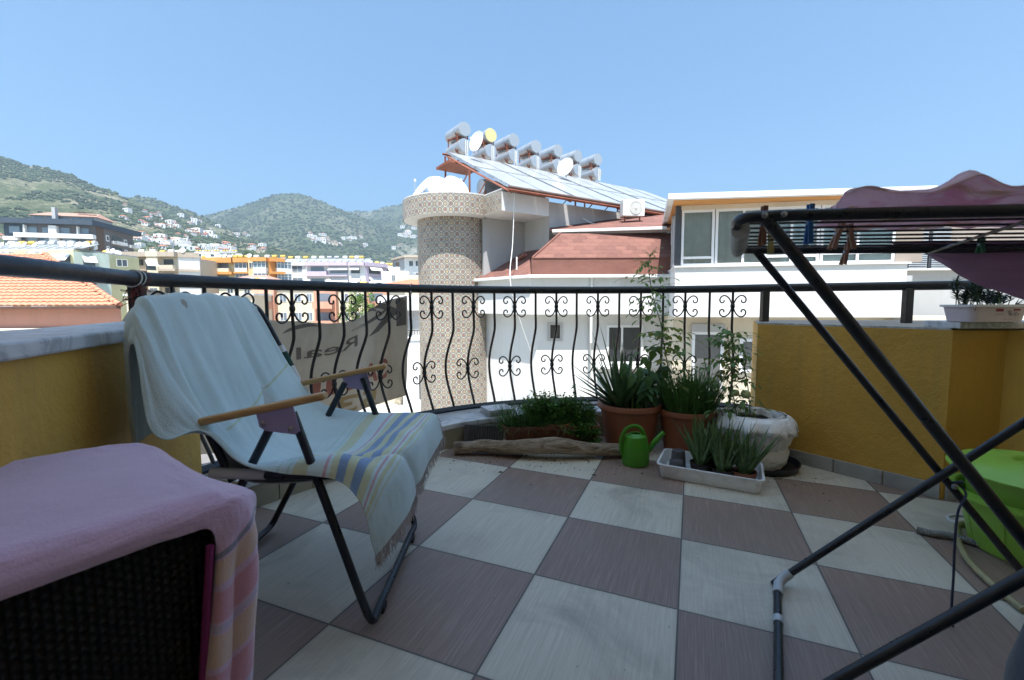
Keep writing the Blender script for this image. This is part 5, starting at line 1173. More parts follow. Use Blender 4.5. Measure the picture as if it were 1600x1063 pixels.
q = MB(); fbox(q, .1, 5.2, -1.3, -1.4, zW0, zW1+.1); q.build('room_wall', W_grey, nb)
# side glazing going back
sdv = Vector((4.73-3.4, 14.8-10.2)).normalized()
def ps(s, o=0): p = Vector(pf(.0, -.12))+sdv*s; return (p.x+o, p.y)
q = MB(); q.prism([ps(.1), ps(3.2), ps(3.2, .08), ps(.1, .08)], zW0, zW0+.1)
for k in range(7): q.prism([ps(.1+.5*k), ps(.16+.5*k), ps(.16+.5*k, .08), ps(.1+.5*k, .08)], zW0+.1, zW1)
w_ = q.build('side_window', M_upvc, nb); q = MB(); q.prism([ps(.1, .03), ps(3.2, .03), ps(3.2, .05), ps(.1, .05)], zW0+.1, zW1); q.build('pane', mat_glass('dark_glass', (.10, .12, .13)), w_)
# penthouse roof
rA, rB, rC = Vector((3.60, 10.8)), Vector((9.2, 10.15)), Vector((4.99, 15.6)); rD = rB+(rC-rA)
poly = [tuple(rA), tuple(rB), tuple(rD), tuple(rC)]
MB().prism(poly, 3.28, 3.41).build('roof_fascia', W_white, nb, bevel=.008)
M_ply = mat('orange_soffit_board', (.55, .25, .07), .55, var=.15, vs=2)
q = MB(); c4 = [Vector(p) for p in poly]; cen = sum(c4, Vector((0, 0)))/4; q.prism([tuple(p+(cen-p)*.05) for p in c4], 3.255, 3.279); q.build('soffit', M_ply, nb)
# right end: recessed wall, ledge, shutters
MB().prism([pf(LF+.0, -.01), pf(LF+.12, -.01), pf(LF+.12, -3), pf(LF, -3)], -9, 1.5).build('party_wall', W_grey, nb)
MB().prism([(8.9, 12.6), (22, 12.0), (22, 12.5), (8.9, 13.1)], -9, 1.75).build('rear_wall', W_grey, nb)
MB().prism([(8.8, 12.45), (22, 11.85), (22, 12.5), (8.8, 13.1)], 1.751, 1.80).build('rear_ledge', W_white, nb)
MB().prism([(9.0, 13.6), (22, 13.0), (22, 13.6), (9.0, 14.2)], 1.801, 3.2).build('rear_upper_wall', mat_wall('brown_grey_render', (.30, .25, .21)) if False else bpy.data.materials['brown_grey_render'], nb)
for k in range(4):
    x = 10.4+k*.62; q = MB()
    for j in range(20): q.box((x, 13.45-.046*(x-9), 1.9+.055*j), (.52, .03, .03))
    q.build('shutter', mat('shutter_grey', (.34, .36, .38), .5), nb)
    MB().box((x, 13.50-.046*(x-9), 2.43), (.6, .03, 1.2)).build('shutter_frame', bpy.data.materials['anthracite'], nb)
# lower door and window on the cream wall
def cwin(px0, px1, py0, py1, name='window', box=None):
    a, b_ = at(px0, py0, 11.75), at(px1, py1, 11.62); s0 = (Vector((a.x, a.y))-F0).dot(fd); s1 = (Vector((b_.x, b_.y))-F0).dot(fd)
    facewin(s0, s1, b_.z, a.z, o=-.40, fr=.07, curt=False, glass=mat_glass('shaded_glass', (.12, .12, .12), .3))
    if box: c_ = at(px0, box, 11.7); q = MB(); fbox(q, s0-.02, s1+.02, -.37, -.45, a.z+.001, c_.z); q.build('shutter_box', W_grey, nb)
cwin(1080, 1126, 518, 610, box=506); cwin(1150, 1182, 528, 580)
# steel frame, panels, tanks
M_rust = mat('red_oxide_steel', (.20, .062, .034), .7, var=.25, vs=3, dirt=(.12, .055, .035))
LE = Vector((0, 13.15, 4.17)); U3 = Vector((U_.x, U_.y, 0)); UP = Vector((-2.35, 17.45, 6.48)); dn = (UP-LE).normalized()
def mat_panel():
    m, t, b = nt('solar_panel_glass'); g = G(t); n = g.noise(2.5, 5, .6)
    t.links.new(g.ramp(n, [(.3, (.25, .265, .28)), (.7, (.33, .345, .355))]), b.inputs['Base Color']); b.inputs['Roughness'].default_value = .35
    b.inputs['Specular IOR Level'].default_value = .6; b.inputs['Coat Weight'].default_value = .15; return m
M_pan = mat_panel(); M_alu = mat('aluminium', (.5, .51, .52), .35, .7)
PW = 1.09; GAP = [0, .03, .19, .22, .40, .43, .68, .71, .86, .9]; NP = 9; tot_ = (UP-LE).length
first = None
rows_ = ['lower', 'upper']
def ordn(k): return ['first', 'second', 'third', 'fourth', 'fifth', 'sixth', 'seventh', 'eighth', 'ninth', 'tenth'][k]
def off(o, d):
    o.location = o.location+d
for r_ in range(2):
    a = LE+dn*(tot_*(.005+.5*r_)); b_ = LE+dn*(tot_*(.49+.5*r_)); base = a.copy()
    root = thing('solar_collector', f'flat grey {rows_[r_]} solar panel, leftmost in its row on the neighbour roof', 'solar panel', base, 0, 'solar panels on the neighbour roof')
    q = MB(); c0, c1_, c2, c3 = a+U3*.03, a+U3*(PW-.03), b_+U3*(PW-.03), b_+U3*.03; nn_ = (c1_-c0).cross(c3-c0).normalized()
    q.plate(c0+nn_*.01, c1_+nn_*.01, c2+nn_*.01, c3+nn_*.01, .02); q.build('glass', M_pan, root)
    q = MB(); L_ = b_-a
    for s0, s1 in ((.0, .03), (PW-.03, PW)): q.plate(a+U3*s0+nn_*.02, a+U3*s1+nn_*.02, b_+U3*s1+nn_*.02, b_+U3*s0+nn_*.02, .09)
    for t0, t1 in ((0, .012), (.988, 1)): q.plate(a+U3*.03+L_*t0+nn_*.019, a+U3*(PW-.03)+L_*t0+nn_*.019, a+U3*(PW-.03)+L_*t1+nn_*.019, a+U3*.03+L_*t1+nn_*.019, .085)
    q.build('frame', M_alu, root)
    for k in range(1, NP):
        c_ = copy_tree(root); c_.location = base+U3*(PW*k+GAP[k]); c_['label'] = f'flat grey {rows_[r_]} solar panel, {ordn(k)} from the left in its row on the neighbour roof'
fs_ = thing('steel_frame', 'red oxide steel frame carrying the sloping solar panels on the neighbour roof', 'steel frame', LE)
def beam(a, b_, s=.05, name='beam'): q = MB(); q.tube([a, b_], s*.7, 4); q.build(name, M_rust, fs_)
dz_ = Vector((0, 0, -.10))
beam(LE+dz_-U3*.1, LE+U3*10+dz_, .07); beam(UP+dz_-U3*.2, UP+U3*10.3+dz_, .06); mid = (LE+UP)/2; beam(mid+dz_, mid+U3*10+dz_, .05)
for k in range(0, 10, 2): beam(LE+U3*PW*k+dz_*1.6, UP+U3*PW*k+dz_*1.6, .05)
for s_ in (-.1, 2.2, 4.5, 6.8, 9.1):
    for t_ in (.55, 1.0):
        p = LE.lerp(UP, t_)+U3*s_+dz_*1.7; beam(p, Vector((p.x, p.y, 4.0)), .05, 'post')
    p = LE.lerp(UP, .98)+U3*s_+dz_*1.7; q_ = LE.lerp(UP, .55)+U3*s_+dz_*1.7; beam(Vector((p.x, p.y, 4.2)), q_, .035, 'brace'); beam(Vector((q_.x, q_.y, 4.0)), LE.lerp(UP, .28)+U3*s_+dz_*1.7, .035, 'brace')
q = MB(); q.plate((-2.75, 17.2, 5.86), (-2.2, 16.6, 5.96), (-1.1, 17.3, 5.9), (-1.7, 18, 5.86), .08); q.build('platform', M_rust, fs_)
q = MB(); q.tube([LE+Vector((0, 0, -.02))-U3*.1, LE+U3*10+Vector((0, 0, -.02))], .04, 8); q.build('header_pipe', mat('brown_pipe', (.14, .09, .07), .6), fs_, smooth=True)
# tank pairs
M_tank = mat('galvanised_tank', (.42, .44, .46), .38, .55, var=.08, vs=4, dirt=(.3, .3, .3)); M_tface = mat('tank_end', (.33, .36, .39), .45, .25, var=.05)
V3 = Vector((V_.x, V_.y, 0))
def cylinder(mb, a, b_, r, n=28): mb.tube([a, b_], r, n)
def make_heater(base, label, yellow=False):
    root = thing('solar_water_heater', label, 'water heater', base, 0, 'tank pairs along the top of the solar array')
    for zz, kk in ((.97, 0), (.37, 1)):
        c = base+Vector((0, 0, zz)); mt = M_tank
        q = MB(); cylinder(q, c, c+V3*1.15, .262); o = q.build('tank' if not kk else 'lower_tank', mt, root, smooth=True)
        q = MB(); q.tube([c-V3*.015, c-V3*.002], .255, 28); q.build('tank_end', mat('cream_tank_end', (.62, .52, .24), .4) if (yellow and not kk) else (M_tface if not kk else M_tank), o, smooth=True)
        q = MB(); q.tube([c+U3*(.26*math.cos(R(a)))+Vector((0, 0, .26*math.sin(R(a))))+V3*.3 for a in range(200, 341, 20)], .03, 6); q.build('saddle', M_rust, o)
    for su in (-.22, .22):
        for sv in (.18, .95): a = base+U3*su+V3*sv; q = MB(); q.tube([a+Vector((0, 0, -.2)), a+Vector((0, 0, .85))], .022, 4); q.build('leg', M_rust, root)
    q = MB(); q.add([base+U3*-.22+V3*.15+Vector((0, 0, .72)), base+U3*.22+V3*.15+Vector((0, 0, .72)), base+U3*.24+V3*1.0+Vector((0, 0, .8)), base+U3*-.24+V3*1.0+Vector((0, 0, .8))], [(0, 1, 2, 3)]); q.build('cradle', M_rust, root, solid=.03)
    for su in (.02, .10): a = base+U3*su-V3*.04; q = MB(); q.tube([a+Vector((0, 0, .55)), a+Vector((0, 0, .0))], .018, 6); q.build('pipe', M_gut, root, smooth=True)
    return root
ss = [.72, 1.87, 2.96, 4.07, 5.24, 6.38, 7.59]
h0 = None
for k, s_ in enumerate(ss):
    bp = UP+U3*s_; bp = Vector((bp.x, bp.y, 6.48))
    lb = 'upper and lower grey water tank pair, %s' % ['at the left end of the row', 'second in the row, upper tank end cream yellow', 'third from the left in the row', 'fourth from the left, middle of the row', 'fifth from the left in the row', 'sixth in the row, behind the white dish', 'at the right end of the row'][k]
    if k in (0, 1): h_ = make_heater(bp, lb, k == 1); h0 = h_ if k == 0 else h0; hb = bp if k == 0 else hb
    else: c_ = copy_tree(h0); c_.location = bp+Vector((0, 0, [.0, 0, .02, -.03, .01, -.02, .03][k])); c_.rotation_euler = (0, 0, [0, 0, .04, -.05, .02, .06, -.03][k]); c_['label'] = lb
# dishes
M_dish = mat('white_dish', (.74, .74, .72), .45, var=.03)
def dish(c, r, look, label, grp='satellite dishes around the stair tower', mt=None, lnb=True):
    root = thing('satellite_dish', label, 'satellite dish', c, 0, grp); c = Vector(c); ax = Vector(look).normalized().to_track_quat('Z', 'Y').to_matrix()
    prof = [(.002, 0), (r*.3, r*.025), (r*.6, r*.09), (r*.85, r*.18), (r, r*.25)]
    MB().lathe(prof+[(r*.99, r*.265), (r*.6, r*.105), (.002, r*.015)], 36, c, ax=ax, cap=False).build('reflector', mt or M_dish, root, smooth=True)
    if lnb:
        q = MB(); q.tube([c+ax @ Vector((0, -r*.95, r*.24)), c+ax @ Vector((0, -r*.1, r*.9))], .012, 5); q.build('feed_arm', M_zinc, root)
        q = MB(); q.tube([c+ax @ Vector((0, -.04*r, r*.88)), c+ax @ Vector((0, .05*r, r*1.0))], .035, 8); q.build('receiver_head', M_dish, root)
    q = MB(); q.tube([c, c+Vector((0, .1, -r*.5)), c+Vector((0, .1, -r*.95))], .022, 6); q.build('mast', M_zinc, root)
    return root
dish(at(663, 296, 15.0), .42, (-.5, -.35, .45), 'big white satellite dish at the left on the stair tower cap')
dish(at(684, 296, 15.5), .44, (.3, -.75, .4), 'big white satellite dish in the middle on the stair tower cap')
dish(at(711, 295, 15.1), .43, (.55, -.6, .5), 'big white satellite dish at the right on the stair tower cap')
dish(at(747, 222, 16.9), .36, (-.75, -.75, .15), 'white satellite dish beside the cream ended water tank')
dish(at(885, 262, 18.5), .36, (-.62, -.75, .2), 'white satellite dish in front of the sixth water tank pair')
wt2 = thing('water_tank', 'grey water tank lying under the left end of the solar panels', 'water tank', at(757, 305, 15.2))
c = at(751, 293, 15.3); q = MB(); q.tube([c, c+U3*1.0], .27, 28); q.build('drum', M_tank, wt2, smooth=True)
for k in (.2, .75): q = MB(); q.tube([c+U3*k+Vector((0, -.05, .27)), c+U3*k+Vector((0, -.28, .05)), c+U3*k+Vector((0, -.25, -.42))], .03, 5); q.build('strap', M_rust, wt2)
# AC unit
acp = at(988, 326, 15.1)
ac_ = thing('air_conditioner', 'white outdoor air conditioning unit on a bracket below the solar panels', 'air conditioner', acp)
mxa = Matrix.Translation(acp) @ Matrix.Rotation(.12, 4, 'Z')
q = MB(); q.box((0, 0, 0), (.72, .28, .52), mx=mxa); q.build('casing', mat('ac_casing', (.68, .67, .63), .45), ac_, bevel=.015)
q = MB(); axm = (mxa.to_3x3() @ Matrix.Rotation(R(90), 3, 'X')); cc_ = mxa @ Vector((.06, -.145, 0)); q.lathe([(.21, -.005), (.215, .008), (.19, .012), (.185, .004), (.05, .004), (.045, .014), (.002, .016)], 28, cc_, ax=axm, cap=False); q.build('fan_guard', mat('fan_grey', (.42, .41, .37), .5), ac_, smooth=True)
q = MB()
for k in range(9): q.box((0, 0, 0), (.012, .012, .03), mx=mxa @ Matrix.Translation((-.33, -.142, -.2+.05*k)))
q.build('side_grille', M_zinc, ac_)
for sx in (-.25, .25): q = MB(); q.tube([mxa @ Vector((sx, 0, -.26)), mxa @ Vector((sx, 0, -.48))], .025, 5); q.build('bracket', M_rust, ac_)
q = MB(); q.tube(spline([at(911, 341, 15.2), at(925, 349, 15.2), at(945, 352, 15.2), at(958, 356, 15.0)], 8), .018, 6); tag(q.build('white_cable', M_gut, smooth=True), 'white cable lying on the red upper roof left of the air conditioner', 'cable')
q = MB(); q.tube(spline([at(804, 300, 13.5), at(801, 380, 13.3), at(797, 432, 12.6), at(806, 480, 12.6), at(830, 552, 12.9)], 10), .012, 6); tag(q.build('hanging_cable', M_gut, smooth=True), 'thin white cable hanging from the solar array down past the lower gutter', 'cable')
# ------------------------------------------------------------------ ground, hills
def mat_ground():
    m, t, b = nt('dusty_ground'); g = G(t); n = g.noise(.03, 8, .6); n2 = g.noise(.9, 6)
    c = g.ramp(n, [(.35, (.33, .30, .25)), (.5, (.42, .39, .34)), (.65, (.14, .16, .08))]); c = g.mix(g.m('MULTIPLY', n2, .4), c, (.36, .34, .31))
    t.links.new(c, b.inputs['Base Color']); b.inputs['Roughness'].default_value = .9; return m
def bigsheet(name, x0, x1, y0, y1, z, m_, n=1):
    q = MB(); q.add([(x0, y0, z), (x1, y0, z), (x1, y1, z), (x0, y1, z)], [(0, 1, 2, 3)]); o = q.build(name, m_); tag(o, kind='structure'); return o
bigsheet('ground', -9000, 9000, -600, 9000, -9.2, mat_ground())
M_road = mat('asphalt', (.16, .155, .15), .85, var=.15, vs=.5, bump=.3, bs=30)
bigsheet('road', -60, 60, 24, 34, -9.19, M_road); bigsheet('road', -16, -9.5, 34.01, 60, -9.185, mat('concrete_street', (.48, .46, .43), .85, var=.1, vs=.4))
bigsheet('pavement', -40, 14, 17, 24, -9.08, mat('pavement_slabs', (.45, .43, .40), .8, var=.1, vs=1))
def hill_mat(name, g1, g2, rock, amt, sc):
    m, t, b = nt(name); g = G(t); n = g.noise(.006*sc, 9, .62, dist=.4); f = g.noise(.09*sc, 6, .7)
    s = g.m('ADD', g.m('MULTIPLY', n, .62), g.m('MULTIPLY', f, .38))
    c = g.ramp(s, [(.36, g1), (.50, g2), (amt, tuple((a+b_)/2 for a, b_ in zip(g2, rock))), (amt+.05, rock)])
    d = g.noise(.16*sc, 3, .8); c = g.mix(g.n('MapRange', {0: d, 1: .48, 2: .6, 3: 0, 4: .6}).outputs[0], c, tuple(x*.45 for x in g1))
    t.links.new(c, b.inputs['Base Color']); b.inputs['Roughness'].default_value = .95; b.inputs['Specular IOR Level'].default_value = .1
    g.bump(b, g.m('ADD', g.noise(.05*sc, 6, .7), g.m('MULTIPLY', g.noise(.2*sc, 3), .6)), .9, 9/sc); return m
def interp(P, x):
    if x <= P[0][0]: return P[0][1]
    for (a, ya), (b_, yb) in zip(P, P[1:]):
        if x <= b_: t = (x-a)/(b_-a); return ya+(yb-ya)*t
    return P[-1][1]
class Hill:
    def __init__(s, name, sky_, y0, D, seed, m_, px0, px1, nx, ny, rough, pw=1.25):
        s.P = sky_; s.y0 = y0; s.D = D; s.seed = seed; s.rough = rough; s.pw = pw
        q = MB(); n = nx+1
        for j in range(ny+1):
            Y = y0+(D*1.25-y0)*(j/ny)
            for i in range(nx+1):
                px = px0+(px1-px0)*i/nx; X = (px-800)/FPX*Y; q.v.append(Vector((X, Y, s.h(px, Y))))
        for j in range(ny):
            for i in range(nx): q.f.append([j*n+i, j*n+i+1, (j+1)*n+i+1, (j+1)*n+i])
        s.o = q.build(name, m_, smooth=True); tag(s.o, kind='structure')
    def h(s, px, Y):
        zr = at(px, interp(s.P, px), s.D).z; zr = max(zr, -9)
        X = (px-800)/FPX*Y; t = (Y-s.y0)/(s.D-s.y0)
        nz = noise.fractal(Vector((X*.0022, Y*.0022, s.seed)), .9, 2.1, 6); n2 = 1-abs(noise.noise(Vector((X*.0035+5, Y*.0016, s.seed+3))))*2
        if t <= 0: return -9.6
        if t <= 1:
            k = t**s.pw; k = k*(1+.0*n2); amp = s.rough*(zr+9)*t*(1-t)*2.2
            return max(-9.6, -9.3+(zr+9.3)*k+amp*(nz*.8+n2*.35-.1)+noise.noise(Vector((X*.03, Y*.03, 1)))*3*t+noise.noise(Vector((X*.09, Y*.09, 1)))*1.6*t)
        return zr-(t-1)*zr*.9+noise.noise(Vector((X*.03, Y*.03, 1)))*3+noise.noise(Vector((X*.09, Y*.09, 1)))*1.6
    def hit(s, px, py):
        a = s.y0
        st = (s.D-s.y0)/160
        for k in range(161):
            Y = s.y0+st*k; z = s.h(px, Y)
            if at(px, py, Y).z <= z: return Vector(((px-800)/FPX*Y, Y, z))
        return None
G1, G2 = (.04, .06, .03), (.085, .11, .055)
H4 = Hill('hills', [(-200, 372), (300, 366), (430, 352), (500, 343), (540, 334), (560, 329), (580, 331), (600, 325), (620, 321), (640, 319), (700, 311), (780, 309), (860, 318), (960, 334), (1100, 352), (1900, 352)], 1300, 3200, 11, hill_mat('far_forest', G1, G2, (.36, .34, .29), .60, .5), 300, 1200, 220, 90, .16)
H3 = Hill('hills', [(-200, 400), (200, 375), (270, 352), (330, 337), (355, 331), (385, 323), (410, 314), (432, 306), (450, 302.5), (470, 302), (485, 305), (505, 313), (530, 324), (552, 332), (575, 341), (600, 352), (625, 364), (660, 380), (720, 400), (1900, 420)], 1100, 2500, 5, hill_mat('middle_forest', G1, G2, (.38, .34, .27), .63, .6), 60, 800, 260, 100, .15)
H2 = Hill('hills', [(-200, 330), (150, 318), (205, 309), (228, 307), (250, 309), (270, 317), (290, 324), (310, 331), (330, 341), (360, 355), (400, 372), (450, 392), (520, 410), (1900, 440)], 900, 1700, 9, hill_mat('scrub_slope', G1, (.11, .13, .055), (.40, .35, .26), .58, .9), -150, 620, 220, 90, .13)
H1 = Hill('hills', [(-500, 215), (-200, 218), (-60, 232), (0, 242), (22, 245), (45, 251), (62, 259), (80, 261), (100, 266), (128, 272), (145, 282), (165, 292), (190, 300), (215, 311), (240, 322), (262, 334), (285, 343), (310, 352), (340, 362), (380, 374), (440, 388), (520, 402), (700, 425), (1900, 450)], 330, 1150, 2, hill_mat('near_scrub', (.05, .07, .035), (.115, .128, .065), (.34, .30, .22), .55, 1.2), -420, 760, 330, 150, .12, 1.1)
# ------------------------------------------------------------------ town
def wall_m(nm, c): return mat_wall(nm, c, tuple(x*.6 for x in c), bump=.1)
C_ = dict(white=wall_m('town_white', (.72, .71, .69)), cream=wall_m('town_cream', (.66, .57, .42)), beige=wall_m('town_beige', (.44, .36, .28)), tan=wall_m('town_tan', (.56, .48, .37)), yellow=wall_m('town_yellow', (.60, .57, .34)), orange=wall_m('town_orange', (.62, .28, .08)), salmon=wall_m('town_salmon', (.60, .30, .20)), lilac=wall_m('town_lilac', (.50, .42, .50)), mint=wall_m('town_mint', (.40, .47, .42)), dark=wall_m('town_anthracite', (.045, .065, .09)), stone=wall_m('town_stone', (.13, .12, .12)), brown=wall_m('town_brown', (.10, .06, .04)), roof=wall_m('town_roof_red', (.50, .17, .09)), tile=wall_m('town_roof_brown', (.34, .20, .15)), grey=wall_m('town_grey', (.40, .40, .40)))
G_dk = mat_glass('town_dark_glass', (.05, .06, .07), .15); G_bl = mat_glass('town_blue_glass', (.16, .20, .24), .1)
class Face:
    "a facade plane: a = left bottom corner (plan), b = right corner"
    def __init__(s, a, b): s.a = Vector(a[:2]); s.b = Vector(b[:2]); s.L = (s.b-s.a).length; s.d = (s.b-s.a)/s.L; s.n = Vector((s.d.y, -s.d.x))
    def p(s, x, o=0): q = s.a+s.d*x+s.n*o; return (q.x, q.y)
    def box(s, mb, x0, x1, o0, o1, z0, z1): return mb.prism([s.p(x0, o0), s.p(x1, o0), s.p(x1, o1), s.p(x0, o1)], z0, z1)
def pxX(px, Y): return (px-800)/FPX*Y
def body(name, label, px0, Y0, px1, Y1, ztop, depth, wall, cat='building', zbot=-9.6, group=None):
    a = Vector((pxX(px0, Y0), Y0)); b_ = Vector((pxX(px1, Y1), Y1)); f = Face(a, b_)
    root = thing(name, label, cat, (a.x, a.y, zbot), 0, group)
    q = MB(); f.box(q, 0, f.L, 0, -depth, zbot, ztop); q.build('walls', wall, root)
    return root, f
def bay(root, f, x, kind, z, w_, wall, trim, glass=None, h=1.3):
    glass = glass or G_dk
    if kind == 'w':
        q = MB(); f.box(q, x-w_/2, x+w_/2, .004, .06, z+.9, z+.96); f.box(q, x-w_/2, x+w_/2, .004, .06, z+.9+h-.06, z+.9+h); f.box(q, x-w_/2, x-w_/2+.07, .005, .058, z+.96, z+.9+h-.06); f.box(q, x+w_/2-.07, x+w_/2, .005, .058, z+.96, z+.9+h-.06); f.box(q, x-.035, x+.035, .005, .055, z+.96, z+.9+h-.06)
        o = q.build('window', trim, root); q = MB(); f.box(q, x-w_/2+.07, x+w_/2-.07, .003, .03, z+.96, z+.9+h-.06); q.build('pane', glass, o)
    elif kind == 'g':      # glazed-in balcony
        q = MB(); f.box(q, x-w_/2, x+w_/2, .004, .9, z-.1, z+.95); f.box(q, x-w_/2, x+w_/2, .004, .9, z+2.5, z+2.75)
        n = max(2, int(w_/.8))
        for k in range(n+1): xx = x-w_/2+.04+(w_-.08)*k/n; f.box(q, xx-.045, xx+.045, .8, .88, z+.95, z+2.5)
        f.box(q, x-w_/2, x+w_/2, .79, .87, z+1.95, z+2.02)
        o = q.build('glazed_balcony', trim, root); q = MB(); f.box(q, x-w_/2+.05, x+w_/2-.05, .1, .8, z+.951, z+2.499); q.build('pane', G_bl, o)
    elif kind == 'b':      # open balcony with a door behind
        q = MB(); f.box(q, x-w_/2, x+w_/2, 1.0, 1.12, z-.12, z+.95); f.box(q, x-w_/2, x-w_/2+.1, .003, 1.0, z-.12, z+.95); f.box(q, x+w_/2-.1, x+w_/2, .003, 1.0, z-.12, z+.95); f.box(q, x-w_/2+.1, x+w_/2-.1, .003, 1.0, z-.12, z)
        o = q.build('balcony', trim, root); q = MB(); f.box(q, x-w_*.38, x+w_*.3, .003, .05, z+.05, z+2.2); q.build('balcony_door', glass, o)
    elif kind == 'a':      # awning over a window
        q = MB(); f.box(q, x-w_/2, x+w_/2, .003, .04, z+.5, z+2.3); o = q.build('window', glass, root)
        q = MB(); p0, p1 = f.p(x-w_/2-.1, .05), f.p(x+w_/2+.1, .05); p2, p3 = f.p(x+w_/2+.1, 1.1), f.p(x-w_/2-.1, 1.1); q.add([(*p0, z+2.35), (*p1, z+2.35), (*p2, z+1.25), (*p3, z+1.25)], [(0, 1, 2, 3)]); q.build('awning', C_['white'], root, solid=.05)
def slab(root, f, z, mat_, x0=None, x1=None, out=1.15, th=.45, name='floor_band'):
    q = MB(); f.box(q, -.1 if x0 is None else x0, f.L+.1 if x1 is None else x1, .002, out, z-th, z); return q.build(name, mat_, root)
# small rooftop water heaters, copied
M_wtank = mat('white_tank', (.66, .66, .64), .4); M_ytank = mat('yellow_tank', (.56, .36, .07), .45); M_gtank = mat('grey_tank', (.36, .38, .40), .4, .3)
def small_heater(mt, c, label, r_=.42, grp='solar water tanks on the town roofs'):
    c = Vector(c); o = thing('water_heater', label, 'water heater', c, 0, grp)
    q = MB(); q.tube([c+Vector((-.55, 0, 1.25)), c+Vector((.55, 0, 1.25))], r_, 12); q.build('drum', mt, o, smooth=True)
    q = MB(); q.box(c+Vector((0, 0, .45)), (.5, .4, .85)); q.build('stand', mt, o)
    q = MB(); q.plate(c+Vector((-.9, -2.1, .05)), c+Vector((.9, -2.1, .05)), c+Vector((.9, -.35, .95)), c+Vector((-.9, -.35, .95)), .08); q.build('collector', M_pan, o)
    return o
HT = {}
def heaters(pts, Yd, z, kinds, where, sc=1):
    for k, px in enumerate(pts):
        kd = kinds[k % len(kinds)]; Y = Yd[k] if isinstance(Yd, (list, tuple)) else Yd; zz = z[k] if isinstance(z, (list, tuple)) else z
        nm = {'w': 'white', 'y': 'yellow', 'g': 'grey'}[kd]; loc = Vector((pxX(px, Y), Y, zz)); lb = f'small {nm} water tank on a stand on the roof of the {where}'
        if kd not in HT: HT[kd] = small_heater({'w': M_wtank, 'y': M_ytank, 'g': M_gtank}[kd], loc, lb)
        else: c_ = copy_tree(HT[kd]); c_.location = loc; c_['label'] = lb
SD = None
def dishes(pts, Y, z, where, r=.5):
    global SD
    for k, px in enumerate(pts):
        loc = Vector((pxX(px, Y), Y, z)); lb = f'small white satellite dish on the roof of the {where}'
        if SD is None: SD = dish(loc, r, (.1, -.8, .55), lb, 'satellite dishes on the town roofs', lnb=False)
        else: c_ = copy_tree(SD); c_.location = loc; c_.rotation_euler = (0, 0, random.Random(px).uniform(-.5, .5)); c_['label'] = lb
def ztop(y, Y, px=300): return at(px, y, Y).z
# dark modern block up the slope
hA, hB_, hC = Vector((-156.3, 144)), Vector((-133.5, 150)), Vector((-139.5, 172))
root = thing('apartment_building', 'dark modern apartment block with white balconies, far left', 'building', (hA.x, hA.y, -9.6))
fA, fB = Face(hA, hB_), Face(hB_, hC); zt = 26.3
MB().prism([tuple(hA), tuple(hB_), tuple(hC), (hC.x-23, hC.y-6)], -9.6, zt).build('walls', C_['stone'], root)
q = MB(); fA.box(q, .02, 5, .01, .12, 9, zt); q.build('dark_panel', C_['dark'], root)
for (x0, x1) in ((8.9, 10.9), (16.5, 18.5)): q = MB(); fA.box(q, x0, x1, .01, .14, 9, 22.5); q.build('blue_panel', wall_m('town_blue_panel', (.07, .14, .20)), root)
q = MB(); fB.box(q, .02, 4.2, .01, .12, 9, zt); q.build('brown_panel', C_['brown'], root)
for x in (5.6, 12.4, 19.3):
    q = MB(); fA.box(q, x-.2, x+.2, .01, 1.2, 23.2, 25.8); q.build('white_pier', C_['white'], root)
q = MB(); fA.box(q, 12.0, 14.0, .01, 1.5, 9, 25.8); q.build('white_pier', C_['white'], root)
for z in (23.2, 20.1, 17.0, 13.9):
    for x in ((2.6, 7, 11, 15.5, 20.5) if z == 23.2 else (2.2, 7, 11.2, 15.8, 20.6)):
        q = MB(); fA.box(q, x-1.3, x+1.3, .02, .15, z+.1, z+2.2); q.build('window', G_bl if x != 20.6 else G_dk, root)
q = MB(); fA.box(q, 3.4, 23.7, .2, 2.0, 22.0, 23.3); q.build('balcony', C_['white'], root)
for z in (18.9, 15.8, 12.7):
    for x0, x1 in ((1.2, 8.6), (11.2, 15.6), (18.6, 23.9)): q = MB(); fA.box(q, x0, x1, .2, 1.9, z-.1, z+1.1); q.build('balcony', C_['white'], root)
q = MB(); fA.box(q, .6, 4.2, .2, 1.8, 22.0-1, 22.1); q.build('balcony', C_['white'], root)
for z in (22.2, 18.6, 15.0):
    for s_ in (6.2, 17.2):
        q = MB(); fB.box(q, s_-.9, s_+.9, .02, .14, z, z+2); o = q.build('window', C_['white'], root); q = MB(); fB.box(q, s_-.55, s_+.55, .141, .16, z+.35, z+1.65); q.build('pane', G_dk, o)
    q = MB(); fB.box(q, 8.5, 15.2, .02, 1.7, z-.5, z+.5); q.build('balcony', C_['white'], root); q = MB(); fB.box(q, 9, 14.6, .02, .1, z+.6, z+2.3); q.build('window', G_dk, root)
    q = MB(); fB.box(q, 19.2, 22.8, .02, 2.2, z-.5, z+.5); q.build('balcony', C_['white'], root)
q = MB(); e1, e2, e3 = hA+Vector((-2, -2)), hB_+Vector((1.2, -2.4)), hC+Vector((2.4, 1)); q.prism([tuple(e1), tuple(e2), tuple(e3), (e3.x-2.5, e3.y+.5), (hB_.x, hB_.y+1), (e1.x, e1.y+3)], zt-.1, zt+1.5); q.build('roof_edge', C_['dark'], root)
q = MB(); fA.box(q, 5.5, 22.5, -2.5, -12, zt, zt+3.2); q.build('penthouse', C_['grey'], root)
q = MB()
for k in range(5): q.box((0, 0, 0), (2.2, .1, 1.4), mx=Matrix.Translation((*fA.p(7.5+3.3*k, -2.4), zt+2.0)) @ Matrix.Rotation(.25, 4, 'Z'))
q.build('penthouse_windows', G_bl, root)
